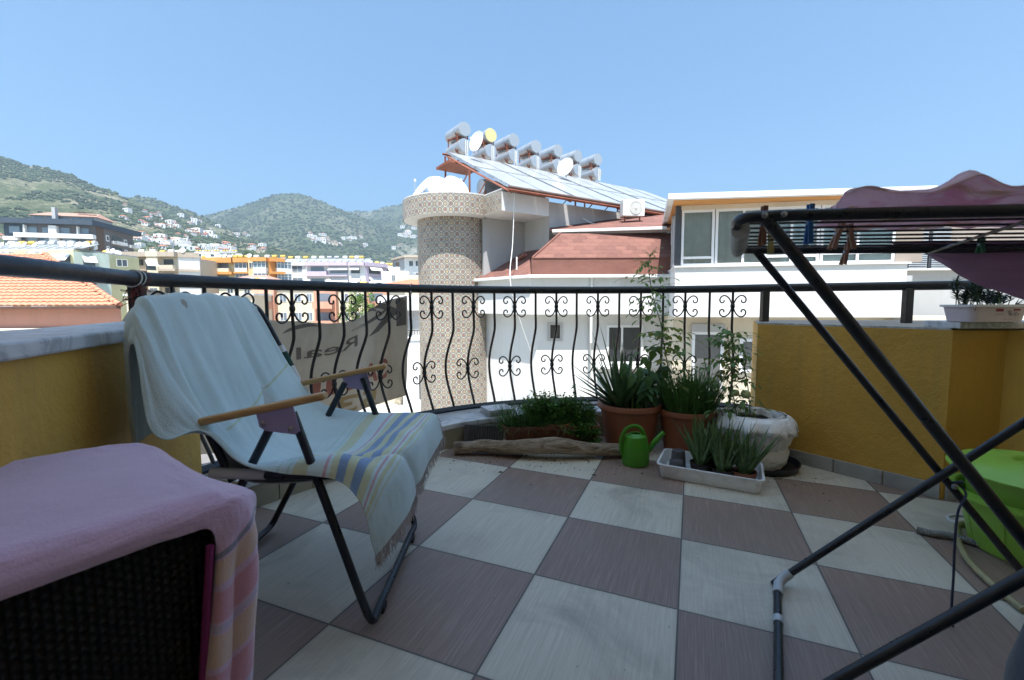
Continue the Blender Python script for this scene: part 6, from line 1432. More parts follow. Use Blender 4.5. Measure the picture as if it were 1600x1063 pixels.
q = MB(); a, b_, c, d = fA.p(5, -1.8), fA.p(23, -1.8), fA.p(21, -8), fA.p(7, -8); q.add([(*a, zt+3.1), (*b_, zt+3.1), (*c, zt+5), (*d, zt+5)], [(0, 1, 2, 3)]); c2 = fA.p(23, -14); q.add([(*b_, zt+3.1), (*c2, zt+3.1), (*c, zt+5)], [(0, 1, 2)]); q.build('penthouse_roof', C_['tile'], root, solid=.2)
q = MB(); q.box((*fA.p(12.5, -1.2), zt+3), (1.1, 1.0, 5)); q.build('chimney', C_['grey'], root)
# pergola of poles on the right of the roof
q = MB()
for k in range(9):
    a = Vector((*fB.p(2+2.2*k, -1.5), zt+4.4-.35*k)); q.tube([a, a+Vector((-6, 0, .3))], .14, 4)
q.build('pergola', C_['brown'], root)
# yellow-green block
root, f = body('apartment_building', 'pale yellow green apartment block with grey solar collectors on its roof, left', -60, 80, 123, 80, ztop(391, 80, 60), 14, C_['yellow'])
z0 = ztop(391, 80, 60)
for x0, x1, m_ in ((8.0, 10.2, 'white'), (13.2, 16.0, 'white')):
    q = MB(); f.box(q, x0, x1, .01, .9, 0, z0-.3); q.build('bay_wall', C_[m_], root)
for k, (x, kd, w_) in enumerate(((3, 'g', 3), (9.1, 'a', 2), (11.8, 'b', 2.8), (14.6, 'a', 2), (18.2, 'a', 3.2))):
    for fl_ in range(3): bay(root, f, x, kd, z0-3.1-3*fl_, w_, None, C_['white'])
f2 = Face(f.b, (pxX(178, 84), 84)); q = MB(); q.prism([f2.p(0), f2.p(f2.L), f2.p(f2.L, -10), f2.p(0, -12)], -9.6, z0-.25); q.build('side_wing', C_['mint'], root)
for k, x in enumerate((2.0, 6.6, 11.0)):
    for fl_ in range(2): bay(root, f2, x, 'a' if k != 1 else 'w', z0-3.3-3*fl_, 1.6, None, C_['white'])
q = MB(); f.box(q, .1, f.L-.1, -.3, -13.8, z0+.002, z0+.3); q.build('roof_kerb', C_['grey'], root)
q = MB()
for k in range(13):
    x = .8+1.62*k; a, b_, c, d = f.p(x, -.6), f.p(x+1.3, -.6), f.p(x+1.9, -3.2), f.p(x+.6, -3.2); q.add([(*a, z0+.35), (*b_, z0+.35), (*c, z0+1.35), (*d, z0+1.35)], [(0, 1, 2, 3)])
q.build('collector_row', mat('grey_collector', (.25, .26, .26), .4), root, solid=.06)
heaters([-30, 5, 31, 47, 62, 78, 93, 108, 122, 151, 155], 83.5, z0+.35, 'ywwyywwwwyw', 'yellow green block'); heaters([175, 190], 94, z0-.1, 'yw', 'yellow green block')
dishes([-10, 4, 14, 31, 37, 49, 66, 109, 121, 133, 143], 79.0, z0+.75, 'yellow green block', .55); dishes([178, 193], 90, z0+.4, 'yellow green block')
# beige block
root, f = body('apartment_building', 'beige and brown apartment block between the yellow green and the orange blocks', 172, 98, 284, 98, ztop(400, 98, 230), 13, C_['tan'])
z0 = ztop(400, 98, 230); f2 = Face(f.b, (pxX(317, 100), 100)); q = MB(); q.prism([f2.p(0), f2.p(f2.L), f2.p(f2.L, -9), f2.p(0, -9)], -9.6, z0-.05); q.build('side_wall', C_['white'], root)
for fl_ in range(3):
    z = z0-2.95*(fl_+1)
    bay(root, f, 1.2, 'b', z, 2.0, None, C_['beige']); bay(root, f, 4.0, 'g', z, 3.8, None, C_['white']); bay(root, f, 7.4, 'w', z, 1.3, None, C_['beige']); bay(root, f, 13.4, 'b', z, 3.0, None, C_['tan'])
    q = MB(); f.box(q, 9.4, 11.7, .01, 1.0, z, z+2.9); q.build('bay_wall', C_['cream'], root)
    fx = Face(f.p(9.4, 1.0), f.p(11.7, 1.0)); bay(root, fx, 1.15, 'w', z-.1, 1.7, None, C_['white'], G_bl)
    slab(root, f, z+.15, C_['beige'], -.1, 9.3); slab(root, f, z+.15, C_['beige'], 11.8, f.L+.05)
    slab(root, f2, z+.2, C_['beige'], .0, f2.L, .25, .5)
slab(root, f, z0+.75, C_['beige'], -.1, 9.3, 1.15, 1.0, 'parapet'); slab(root, f, z0+.75, C_['beige'], 11.8, f.L+.05, 1.15, 1.0, 'parapet'); slab(root, f, z0+.85, C_['cream'], 9.31, 11.79, 1.15, 1.1, 'parapet'); slab(root, f2, z0+.75, C_['beige'], 0, f2.L, .25, 1.0, 'parapet')
heaters([230, 247, 275], 101, z0, 'www', 'beige block'); heaters([262, 286], 104, z0+.2, 'yw', 'beige block'); dishes([176, 184, 292], 98.5, z0+1.1, 'beige block')
q = MB(); q.tube([(pxX(315, 108), 108, -9), (pxX(315, 108), 108, z0+1)], .6, 12); tag(q.build('chimney_stack', C_['grey'], smooth=True), 'grey round chimney stack between the beige and the orange block', 'chimney')
# orange block
root, f = body('apartment_building', 'orange and yellow apartment block with white glazed balconies', 322, 112, 400, 112, ztop(407, 112, 360), 14, C_['yellow'])
z0 = ztop(407, 112, 360)
for fl_ in range(3):
    z = z0-2.9*(fl_+1); bay(root, f, 2.0, 'b', z, 2.6, None, C_['white']); bay(root, f, 5.2, 'b', z, 3.2, None, C_['cream'], G_bl); bay(root, f, 9.6, 'g', z, 2.9, None, C_['white'])
    slab(root, f, z+.1, C_['orange'], -.1, 7.6, 1.3, .6); slab(root, f, z+.1, C_['orange'], 8.0, f.L, 1.3, .4)
slab(root, f, z0+.6, C_['orange'], -.1, 7.6, 1.3, 1.25, 'parapet'); slab(root, f, z0+.5, C_['orange'], 8.0, f.L, 1.3, 1.1, 'parapet')
f2 = Face((pxX(392, 109), 109), (pxX(424, 109), 109)); q = MB(); f2.box(q, 0, f2.L, 0, -14, -9.6, z0-.2); q.build('wing', wall_m('town_apricot', (.64, .46, .24)), root)
f3 = Face(f2.b, (pxX(446, 111.5), 111.5)); q = MB(); f3.box(q, 0, f3.L, 0, -8, -9.6, z0-.25); q.build('wing', C_['orange'], root)
for fl_ in range(3): z = z0-2.9*(fl_+1)-.1; bay(root, f2, 3.1, 'g', z, 3.0, None, C_['white']); bay(root, f2, .8, 'w', z, 1.1, None, C_['white']); bay(root, f3, 3.2, 'g', z, 3.4, None, C_['white']); slab(root, f3, z+.1, C_['orange'], 0, f3.L, 1.2, .6)
slab(root, f2, z0+.3, C_['orange'], 1.2, f2.L, 1.2, .9, 'parapet'); slab(root, f3, z0+.3, C_['orange'], 0, f3.L, 1.2, .9, 'parapet')
heaters([326, 349, 366, 374, 382, 392, 406, 423, 434, 447], 115, z0-.1, 'ywwyyywwyy', 'orange block'); dishes([330, 357, 395], 111.5, z0+1.0, 'orange block')
# lilac block
root, f = body('apartment_building', 'lilac and white apartment block with awnings and a full row of tanks on its roof', 455, 116, 573, 116, ztop(412, 116, 500), 16, C_['white'])
z0 = ztop(412, 116, 500)
for fl_ in range(3):
    z = z0-2.95*(fl_+1); bay(root, f, 2.1, 'w', z, 2.6, None, C_['white'], G_bl, 1.5); bay(root, f, 7.3, 'b', z, 4.8, None, C_['lilac'], G_bl); bay(root, f, 12.5, 'a', z, 4.6, None, C_['white'], G_bl); bay(root, f, 16.6, 'a', z, 2.2, None, C_['white'])
    slab(root, f, z+.05, C_['lilac'], 4.4, 14.9, 1.2, .3)
slab(root, f, z0+.35, C_['lilac'], 4.4, 14.9, 1.2, .95, 'parapet'); slab(root, f, z0+.3, C_['white'], -.1, 4.3, .4, .8, 'parapet'); slab(root, f, z0+.3, C_['lilac'], 15.0, f.L, 1.0, .9, 'parapet')
f2 = Face(f.b, (pxX(606, 122), 122)); q = MB(); f2.box(q, 0, f2.L, 0, -9, -9.6, z0-.1); q.build('side_wing', C_['lilac'], root)
for fl_ in range(3): z = z0-2.95*(fl_+1); bay(root, f2, 3.0, 'a', z, 3.6, None, C_['white'], G_dk); bay(root, f2, 9.0, 'a', z, 3.4, None, C_['white'], G_dk)
slab(root, f2, z0+.3, C_['lilac'], 0, f2.L, .5, .9, 'parapet')
q = MB()
for k in range(11):
    x = .4+1.75*k; a, b_, c, d = f.p(x, -.5), f.p(x+1.5, -.5), f.p(x+1.9, -3.0), f.p(x+.4, -3.0); q.add([(*a, z0+.1), (*b_, z0+.1), (*c, z0+1.5), (*d, z0+1.5)], [(0, 1, 2, 3)])
q.build('collector_row', bpy.data.materials['grey_collector'], root, solid=.06)
heaters([459, 470, 482, 495, 507, 519, 530, 543, 553, 561, 568], [121]*11, [z0+.7]*11, 'ywywwggwywy', 'lilac block'); heaters([463, 575, 582, 592, 600, 608, 613], [125, 124, 126, 128, 130, 133, 134], z0-.1, 'yywywyy', 'lilac block')
f4 = Face((pxX(443, 124), 124), (pxX(457, 124), 124)); root, _ = body('apartment_building', 'narrow shaded lilac house squeezed between the orange and the lilac block', 438, 123, 457, 123, ztop(413, 123, 445), 8, C_['lilac'])
for fl_ in range(3): bay(root, _, 1.6, 'g', z0-3.1-2.95*fl_, 2.6, None, C_['grey'])
# grey-white house right, small white houses
root, f = body('apartment_building', 'grey white house with a flat eave just left of the stair tower', 634, 118, 658, 118, ztop(403, 118, 640), 9, C_['white'])
z0 = ztop(403, 118, 640); fs2 = Face((pxX(616, 126), 126), (pxX(634, 118), 118)); q = MB(); fs2.box(q, 0, fs2.L, 0, -6, -9.6, z0-.1); q.build('side_wall', C_['grey'], root)
for fl_ in range(2):
    z = z0-3-3*fl_; bay(root, f, 1.7, 'w', z, 1.0, None, C_['grey']); bay(root, f, 3.3, 'w', z, .9, None, C_['grey']); bay(root, fs2, 4.0, 'b', z, 4.5, None, C_['white'])
q = MB(); q.prism([(pxX(613, 125), 125), (pxX(633, 116.5), 116.5), (pxX(662, 116.5), 116.5), (pxX(662, 128), 128), (pxX(616, 132), 132)], z0, z0+.5); q.build('eave', wall_m('town_eave', (.45, .38, .30)), root)
root, f = body('town_house', 'low white house with three dark windows below the grey white one', 598, 100, 640, 100, ztop(424, 100, 620), 8, C_['white'])
for x in (2.6, 3.6, 4.5): bay(root, f, x, 'w', ztop(424, 100, 620)-3.0, .7, None, C_['white'])
root, f = body('town_house', 'low cream house with a flat roof below the grey white one', 622, 94, 660, 94, ztop(430, 94, 640), 7, C_['cream'])
# foreground roofs behind the railing
root, f = body('apartment_building', 'salmon and cream apartment block seen through the railing scrolls, behind the banner', 398, 72, 606, 72, ztop(450, 72, 500), 12, C_['cream'])
z0 = ztop(450, 72, 500)
for x in (2.0, 11.5, 19.5): q = MB(); f.box(q, x-1.7, x+1.7, .002, 1.0, -9.6, z0-.2); q.build('salmon_bay', C_['salmon'], root)
for fl_ in range(4):
    z = z0-3.1-2.9*fl_
    for x, kd, w_ in ((4.6, 'w', 1.1), (6.9, 'w', 1.1), (8.7, 'w', .9), (14.2, 'w', 1.2), (16.6, 'w', 1.2)): bay(root, f, x, kd, z, w_, None, C_['white'], G_bl)
    for x in (2.0, 11.5, 19.5): fx = Face(f.p(x-1.7, 1.0), f.p(x+1.7, 1.0)); bay(root, fx, 1.7, 'b', z, 3.0, None, C_['salmon'], G_bl)
q = MB(); f.box(q, -.2, f.L+.2, .3, -12.2, z0, z0+.25); q.build('roof_slab', C_['white'], root)
heaters([381, 389, 398, 406, 414], 78, ztop(450, 78, 400), 'wgwyw', 'salmon block'); heaters([487, 500, 520, 541, 556, 570, 585], 76, z0-.5, 'ywwwwyw', 'salmon block'); dishes([482, 515], 73, z0+.9, 'salmon block')
root, f = body('apartment_building', 'pale cream apartment block right behind the folding chair and its railing', 200, 66, 398, 66, ztop(462, 66, 300), 12, C_['cream'])
z0 = ztop(462, 66, 300)
for fl_ in range(3):
    for k in range(7): bay(root, f, 1.8+2.4*k, 'w', z0-2.9-2.9*fl_, 1.1, None, C_['white'], G_bl)
q = MB(); f.box(q, -.2, f.L+.2, .3, -12.2, z0, z0+.25); q.build('roof_slab', C_['white'], root)
def hiproof(root, P, z, h, m_, ins=.35, name='roof'):
    P = [Vector(p) for p in P]; c = sum(P, Vector((0, 0)))/4; a = (P[0]+P[3])/2; b_ = (P[1]+P[2])/2; r0_, r1_ = a.lerp(b_, ins), b_.lerp(a, ins)
    q = MB(); v = [(*p, z) for p in P]+[(*r0_, z+h), (*r1_, z+h)]; q.add(v, [(0, 1, 5, 4), (1, 2, 5), (2, 3, 4, 5), (3, 0, 4)]); return q.build(name, m_, root, solid=.15)
root, f = body('town_house', 'house with a brownish tiled roof peeking over the handrail, below the orange block', 345, 82, 425, 82, ztop(440, 82, 380), 9, C_['cream'])
hiproof(root, [f.p(-.6, .6), f.p(f.L+.6, .6), f.p(f.L+.6, -9.6), f.p(-.6, -9.6)], ztop(441, 82, 380), 1.5, C_['tile'])
for x in (2, 5, 8): bay(root, f, x, 'w', ztop(440, 82, 380)-3, 1.1, None, C_['white'])
# far terrace with a row of tanks, and the mosque
root, f = body('apartment_building', 'long pale terrace far up the slope with a row of yellow tanks on top', 312, 230, 383, 238, ztop(394, 230, 340), 12, C_['white'])
z0 = ztop(394, 230, 340)
for fl_ in range(2):
    for k in range(8): bay(root, f, 1.6+2.7*k, 'b', z0-3-3*fl_, 2.2, None, C_['white'])
heaters([315+4.6*k for k in range(14)], 236, z0, 'yywyyw', 'far pale terrace', 1)
mp = H1.hit(322, 347) or Vector((pxX(322, 1000), 1000, 100))
mo = thing('mosque', 'small white mosque with two thin minarets on the far saddle', 'mosque', mp)
MB().box(mp+Vector((0, 0, 4)), (16, 14, 12)).build('prayer_hall', C_['white'], mo)
MB().lathe([(6.5, 10), (6.3, 12.5), (5, 15), (2.8, 16.8), (.1, 17.5)], 20, mp).build('dome', C_['grey'], mo, smooth=True)
for sx in (-9.5, 7): MB().lathe([(1.3, 0), (1.1, 20), (1.7, 20.5), (1.7, 21.5), (.8, 22), (.7, 27), (.05, 32)], 10, mp+Vector((sx, -4, -2))).build('minaret', C_['white'], mo, smooth=True)
# hillside houses: one of each kind, then copies
def hs(kind, c, s=1.0):
    wl, rf, wd = {'a': ('white', 'roof', (13, 10, 7)), 'b': ('cream', 'tile', (16, 11, 9)), 'c': ('white', 'white', (20, 12, 12)), 'd': ('tan', 'roof', (11, 9, 6))}[kind]
    lb = {'a': 'small white house with a red roof on the hillside behind the town', 'b': 'cream house with a brown roof on the hillside behind the town', 'c': 'white flat roofed block on the hillside behind the town', 'd': 'small tan house with a red roof on the hillside behind the town'}[kind]
    c = Vector(c); o = thing('hillside_house', lb, 'house', c, 0, 'houses scattered over the hillside')
    w_, d_, h_ = wd; MB().box(c+Vector((0, 0, h_/2-3)), (w_, d_, h_+6)).build('walls', C_[wl], o)
    if kind != 'c': hiproof(o, [(c.x-w_/2-.7, c.y-d_/2-.7), (c.x+w_/2+.7, c.y-d_/2-.7), (c.x+w_/2+.7, c.y+d_/2+.7), (c.x-w_/2-.7, c.y+d_/2+.7)], c.z+h_, 2.6, C_[rf])
    else: MB().box(c+Vector((0, 0, h_+.8)), (w_*.5, d_*.5, 1.8)).build('roof_hut', C_['tan'], o)
    for k in range(2): MB().box(c+Vector((-w_*.22+w_*.44*k, -d_/2-.02, h_*.55)), (2.6, .1, h_*.5)).build('window', G_dk, o)
    return o
HS = {}
rn = random.Random(21)
def scatter(hill, n, x0, x1, yt, yb, kinds, clump=.5, smin=.6, smax=1.1):
    k = 0; tr_ = 0
    while k < n and tr_ < n*8:
        tr_ += 1; px = rn.uniform(x0, x1); t = (px-x0)/(x1-x0); ya = yt[0]+(yt[1]-yt[0])*t; yb_ = yb[0]+(yb[1]-yb[0])*t; py = ya+(yb_-ya)*rn.random()**.7
        if noise.noise(Vector((px*.035, py*.07, 4))) < clump-.5: continue
        p = hill.hit(px, py)
        if p is None: continue
        kd = rn.choice(kinds); sc = rn.uniform(smin, smax)*min(1.0, .45+p.y/1800)
        if kd not in HS: HS[kd] = hs(kd, p); o = HS[kd]
        else: o = copy_tree(HS[kd])
        o.location = p; o.rotation_euler = (0, 0, rn.uniform(-.8, .8)); o.scale = (sc, sc, sc*.85); k += 1
scatter(H1, 34, 195, 330, (318, 350), (345, 372), 'aacd', .42, .5, .9)
scatter(H1, 95, 215, 420, (350, 372), (396, 396), 'aacbdc', .45, .5, .95)
scatter(H1, 10, 0, 20, (355, 360), (392, 392), 'abd', .2, .5, .8)
scatter(H2, 16, 290, 400, (335, 365), (355, 385), 'acac', .4, .6, 1.1)
scatter(H3, 44, 455, 575, (362, 370), (372, 392), 'aacbcd', .46, .7, 1.25)
scatter(H4, 44, 575, 655, (356, 352), (392, 388), 'cacbc', .42, .8, 1.7)
# trees in the town
def mat_crown(nm, a, b_): return mat_leaf(nm, a, b_, .6, .15, 3)
L_t1, L_t2 = mat_crown('crown_green', (.03, .06, .015), (.08, .12, .035)), mat_crown('crown_bright', (.06, .12, .02), (.14, .22, .05)); M_bark = mat('bark', (.12, .085, .06), .9, bump=.6, bs=8)
def tree(c, h, r, mt, label, seed, n=900, grp='trees among the town houses'):
    rn = random.Random(seed); c = Vector(c); o = thing('tree', label, 'tree', c, 0, grp); q = MB(); q.tube([c+Vector((0, 0, -.2)), c+Vector((.1, 0, h*.3)), c+Vector((.05, .1, h*.62))], [r*.09, r*.07, r*.03], 8)
    cl = [(c+Vector((rn.uniform(-.6, .6)*r, rn.uniform(-.6, .6)*r, h*rn.uniform(.5, .92))), r*rn.uniform(.3, .55)) for _ in range(12)]
    for p, _ in cl[:6]: q.tube([c+Vector((.05, 0, h*.35)), p], [r*.035, r*.01], 5)
    q.build('trunk', M_bark, o, smooth=True); q = MB()
    for k in range(n):
        p, rr_ = rn.choice(cl); d = Vector((rn.gauss(0, 1), rn.gauss(0, 1), rn.gauss(0, 1))).normalized(); pt = p+d*rr_*rn.uniform(.55, 1.05); a = Vector((rn.gauss(0, 1), rn.gauss(0, 1), rn.gauss(0, 1))).normalized(); b_ = a.cross(d).normalized(); s_ = rn.uniform(.03, .06)*h**.5*2*.45*(r**.4)
        q.add([pt-a*s_, pt+b_*s_*.6, pt+a*s_, pt-b_*s_*.6], [(0, 1, 2, 3)])
    q.build('crown', mt, o); return o
tree((pxX(570, 68), 68, -9.2), 12.6, 2.3, L_t2, 'bright green tree rising in front of the lilac block', 1)
tree((pxX(547, 69), 69, -9.2), 12.0, 1.6, L_t2, 'smaller bright green treetop left of the tree before the lilac block', 2, 600)
tree((pxX(626, 46), 46, -9.2), 4.6, 1.9, L_t1, 'street tree left of the white house with the dark garage door', 3, 1500)
tree((pxX(6, 130), 130, 6), 10, 5, L_t1, 'dark green tree at the far left beside the dark modern block', 4)
tree((pxX(300, 150), 150, 4), 9, 5, L_t1, 'dark green tree behind the beige block', 5)
for k, (px, y, Y, s_) in enumerate(((196, 392, 300, 9), (228, 388, 340, 10), (242, 392, 330, 8), (262, 390, 360, 9), (292, 392, 330, 9), (388, 394, 380, 10), (404, 396, 360, 8), (425, 398, 380, 9))):
    z_ = at(px, y, Y).z; tree((pxX(px, Y), Y, z_-s_), s_*1.2, s_*.6, L_t1, 'rounded dark green tree on the slope just above the town roofs', 10+k, 400)
# woodland on the slopes: bushy clumps nobody could count
q = MB(); rn = random.Random(77)
ico = [Vector((0, 0, 1)), Vector((.9, 0, .25)), Vector((.28, .86, .25)), Vector((-.73, .53, .25)), Vector((-.73, -.53, .25)), Vector((.28, -.86, .25)), Vector((.7, .5, -.5)), Vector((-.27, .83, -.5)), Vector((-.87, 0, -.5)), Vector((-.27, -.83, -.5)), Vector((.7, -.5, -.5))]
icf = [(0, 1, 2), (0, 2, 3), (0, 3, 4), (0, 4, 5), (0, 5, 1), (1, 6, 2), (2, 7, 3), (3, 8, 4), (4, 9, 5), (5, 10, 1), (6, 7, 2), (7, 8, 3), (8, 9, 4), (9, 10, 5), (10, 6, 1)]
def woods(q, hill, n, x0, x1, t0, t1, s0, s1, th):
    for _ in range(n):
        px = rn.uniform(x0, x1); t = rn.uniform(t0, t1); Y = hill.y0+(hill.D-hill.y0)*t; X = pxX(px, Y)
        if noise.noise(Vector((X*.006, Y*.006, 9)))+.7*noise.noise(Vector((X*.02, Y*.02, 2)))+.4*noise.noise(Vector((X*.06, Y*.06, 2))) < th-.45*t: continue
        s_ = rn.uniform(s0, s1); c = Vector((X, Y, hill.h(px, Y)+s_*.3)); q.add([c+Vector((v.x*s_*rn.uniform(.7, 1.2), v.y*s_, v.z*s_*rn.uniform(.6, 1.0))) for v in ico], icf)
woods(q, H1, 9500, -20, 470, .12, 1.02, 1.8, 4.4, .16); woods(q, H2, 2600, 150, 430, .2, 1.02, 3, 6, .0); woods(q, H3, 4200, 230, 660, .2, 1.02, 4, 7.5, -.1); woods(q, H4, 2600, 430, 860, .3, 1.02, 5, 9, -.05)
wd_ = q.build('woodland', mat('woodland_green', (.05, .068, .038), .95, var=.5, vs=.02, spec=.1), None); tag(wd_, kind='stuff')
# ------------------------------------------------------------------ near left house with a clay tile roof
root = thing('town_house', 'house with a big orange clay tile roof, left beyond the marble ledge', 'house', (-26, 20, -9.2))
ev0, ev1 = Vector((-46, 20.0)), Vector((pxX(189, 20), 20.0)); zE = .87; rid = Vector((pxX(78, 27), 27, ztop(397, 27, 78)))
def mat_clay():
    m, t, b = nt('clay_tiles'); g = G(t); n = g.noise(6, 5); n2 = g.noise(.6, 6)
    c = g.ramp(n, [(.3, (.48, .17, .095)), (.7, (.62, .25, .15))]); c = g.mix(g.n('MapRange', {0: n2, 1: .5, 2: .75, 3: 0, 4: .5}).outputs[0], c, (.40, .20, .14))
    t.links.new(c, b.inputs['Base Color']); b.inputs['Roughness'].default_value = .8; return m
M_clay = mat_clay(); q = MB(); nr = 20; tw_ = .30; sub_ = 6
slope = Vector((0, 7.0, rid.z-zE)); Ls = slope.length; sdir = slope/Ls; nrm = Vector((1, 0, 0)).cross(sdir).normalized(); rl_ = Ls/nr
for j in range(nr):
    t0 = j/nr; xr = ev1.x+(rid.x-ev1.x)*(t0+.5/nr)
    x0 = -46; ncol = int((xr-x0)/tw_*sub_); b0 = len(q.v)
    for i in range(ncol+1):
        x = x0+i*tw_/sub_; wv_ = .045*abs(math.sin(math.pi*(x/tw_)))**.7
        a = Vector((x, 20.0, zE))+sdir*(rl_*j-.04)+nrm*(wv_+.055); b_ = Vector((x, 20.0, zE))+sdir*(rl_*(j+1))+nrm*(wv_+.008); c = Vector((x, 20.0, zE))+sdir*(rl_*j-.04)+nrm*(wv_+.025)
        q.v += [c, a, b_]
    for i in range(ncol):
        k = b0+i*3; q.f.append([k, k+3, k+4, k+1]); q.f.append([k+1, k+4, k+5, k+2])
q.build('roof_tiles', M_clay, root)
q = MB(); hp0, hp1 = Vector((ev1.x, 20.0, zE+.04)), rid+Vector((0, 0, .04)); nh = 24
for k in range(nh): a = hp0.lerp(hp1, k/nh); b_ = hp0.lerp(hp1, (k+1.15)/nh); q.tube([a, b_], [.13, .10], 8)
q.build('hip_tiles', M_clay, root, smooth=True)
bk = (pxX(180, 33), 33, zE); q = MB(); q.add([(ev1.x, 20, zE), bk, tuple(rid)], [(0, 1, 2)]); q.add([bk, (-46, 34, zE), (-46, 27, rid.z), tuple(rid)], [(0, 1, 2, 3)]); q.build('roof_back', M_clay, root)
q = MB(); q.box(((-46+ev1.x)/2, 19.98, zE-.07), (ev1.x+46, .16, .13)); q.build('gutter', mat('brown_gutter', (.10, .045, .03), .6), root)
q = MB(); q.prism([(-45.5, 20.4), (ev1.x-.3, 20.4), (bk[0]-1.2, 32), (-45.5, 32)], -9.2, .75); q.build('wall', wall_m('house_salmon', (.44, .23, .18)), root)
q = MB(); q.box(((-46+ev1.x-.3)/2, 19.9, -.35), (ev1.x+46-.3, .8, .5)); q.build('cream_cornice', C_['cream'], root)
# ------------------------------------------------------------------ white house with garage in the street
root = thing('town_house', 'white street house with a dark garage door and red roof beside the tower', 'house', (-10, 44, -9.2))
f = Face((pxX(627, 44), 44), (pxX(684, 44), 44)); f0 = Face((pxX(598, 50), 50), (pxX(684, 50), 50))
def zz(y, Y=44): return at(640, y, Y).z
q = MB(); f.box(q, 0, f.L, 0, -6, -9.2, zz(530)); q.build('lower_wall', C_['white'], root)
q = MB(); f.box(q, 1.6, f.L-.1, .002, .05, zz(627)+.2, zz(586)); q.build('garage_door', mat('dark_door', (.05, .05, .055), .5), root)
q = MB(); f.box(q, -.15, f.L, .1, -.1, zz(532), zz(528)); q.build('ledge', C_['white'], root)
q = MB()
for k in range(13): f.box(q, .2+.26*k, .24+.26*k, .0, -.04, zz(528), zz(517))
f.box(q, .1, f.L, .01, -.05, zz(517), zz(516)); q.build('terrace_railing', M_iron, root)
q = MB(); f0.box(q, .0, f0.L, 0, -8, -9.2, zz(462, 50)); q.build('upper_wall', C_['white'], root)
q = MB()
for k in range(26): f0.box(q, 1.0+.17*k, 1.12+.17*k, .003, .07, zz(523, 50), zz(486, 50))
q.build('louvre', mat('louvre_grey', (.36, .35, .34), .6), root)
q = MB(); f0.box(q, -.2, f0.L, .9, -.1, zz(485, 50), zz(462, 50)); q.build('white_canopy', C_['white'], root)
hiproof(root, [f0.p(-.9, .9), f0.p(f0.L+2, .9), f0.p(f0.L+2, -8.5), f0.p(-.9, -8.5)], zz(447, 50), .9, C_['roof'])
tree((pxX(633, 43.5), 43.5, zz(530)), .75, .6, L_t1, 'potted green shrub on the terrace of the white street house', 30, 260)
q = MB(); q.box((pxX(610, 46), 46, -8.2), (5, .25, 2)); tag(q.build('garden_wall', C_['cream']), 'low cream garden wall left of the white street house', 'wall')
# ------------------------------------------------------------------ banner hanging outside the railing, seen from the back
M_ban = nt('banner_vinyl'); mb_m, t, b = M_ban; g = G(t); col = g.ramp(g.noise(3, 6), [(.3, (.56, .53, .47)), (.7, (.66, .63, .57))]); df = g.n('MapRange', {0: g.noise(1, 6, .65, vec=g.mapv((6, 6, 1.5))), 1: .5, 2: .75, 3: 0, 4: .5}).outputs[0]; col = g.mix(df, col, (.33, .28, .22))
t.links.new(col, b.inputs['Base Color']); b.inputs['Roughness'].default_value = .55; tl = t.nodes.new('ShaderNodeBsdfTranslucent'); t.links.new(col, tl.inputs[0]); mx = t.nodes.new('ShaderNodeMixShader'); mx.inputs[0].default_value = .55; t.links.new(b.outputs[0], mx.inputs[1]); t.links.new(tl.outputs[0], mx.inputs[2]); t.links.new(mx.outputs[0], t.nodes['Material Output'].inputs[0])
# hanging points (px, y, depth): top edge and bottom edge
bt_ = [(172, 512, 1.98), (200, 470, 1.95), (222, 452, 2.12), (262, 462, 2.3), (330, 490, 2.5), (400, 500, 2.66), (460, 503, 2.82), (515, 506, 2.95), (552, 500, 3.02), (572, 488, 3.08), (592, 474, 3.13), (612, 467, 3.17), (634, 462, 3.2)]
bb_ = [(160, 640, 2.0), (190, 680, 2.0), (215, 700, 2.15), (255, 715, 2.34), (325, 712, 2.54), (395, 700, 2.7), (450, 682, 2.86), (505, 664, 2.98), (545, 650, 3.04), (566, 641, 3.1), (585, 635, 3.14), (606, 628, 3.17), (632, 620, 3.18)]
BT, BB = [at(*p) for p in bt_], [at(*p) for p in bb_]
def wv(i, j): return Vector((0, 1, 0))*(.05+.03*math.sin(i*1.5)*math.sin(math.pi*j/4)+.05*math.sin(math.pi*j/4))
Bg = [[BT[i].lerp(BB[i], j/4)+wv(i, j)*(1 if 0 < j < 4 else .8) for i in range(len(BT))] for j in range(5)]
bq, bv = surf(Bg, 160, 50, .006, 7)
bn_ = bq.build('banner', mb_m, None, smooth=True, solid=.0012); tag(bn_, 'weathered estate agency vinyl banner tied outside the railing, its lettering seen mirrored from behind', 'banner')
WM[bn_.name] = Matrix.Identity(4)
def ban_at(u, v):
    i = max(0, min(159.999, u*160)); j = max(0, min(49.999, v*50)); a, b_ = int(i), int(j); fi, fj = i-a, j-b_; n = 161
    return bv[b_*n+a].lerp(bv[b_*n+a+1], fi).lerp(bv[(b_+1)*n+a].lerp(bv[(b_+1)*n+a+1], fi), fj)
def ban_uv(px, py):  # nearest banner parameter to an image point
    best = None
    for i in range(0, 161, 2):
        for j in range(0, 51, 2):
            p = bv[j*161+i]; d = p-CAM; zf = d.dot(Bn[2]); x = 800+FPX*d.dot(Bn[0])/zf; y = 531.5-FPX*d.dot(Bn[1])/zf; e = (x-px)**2+(y-py)**2
            if best is None or e < best[0]: best = (e, i/160, j/50)
    return best[1], best[2]
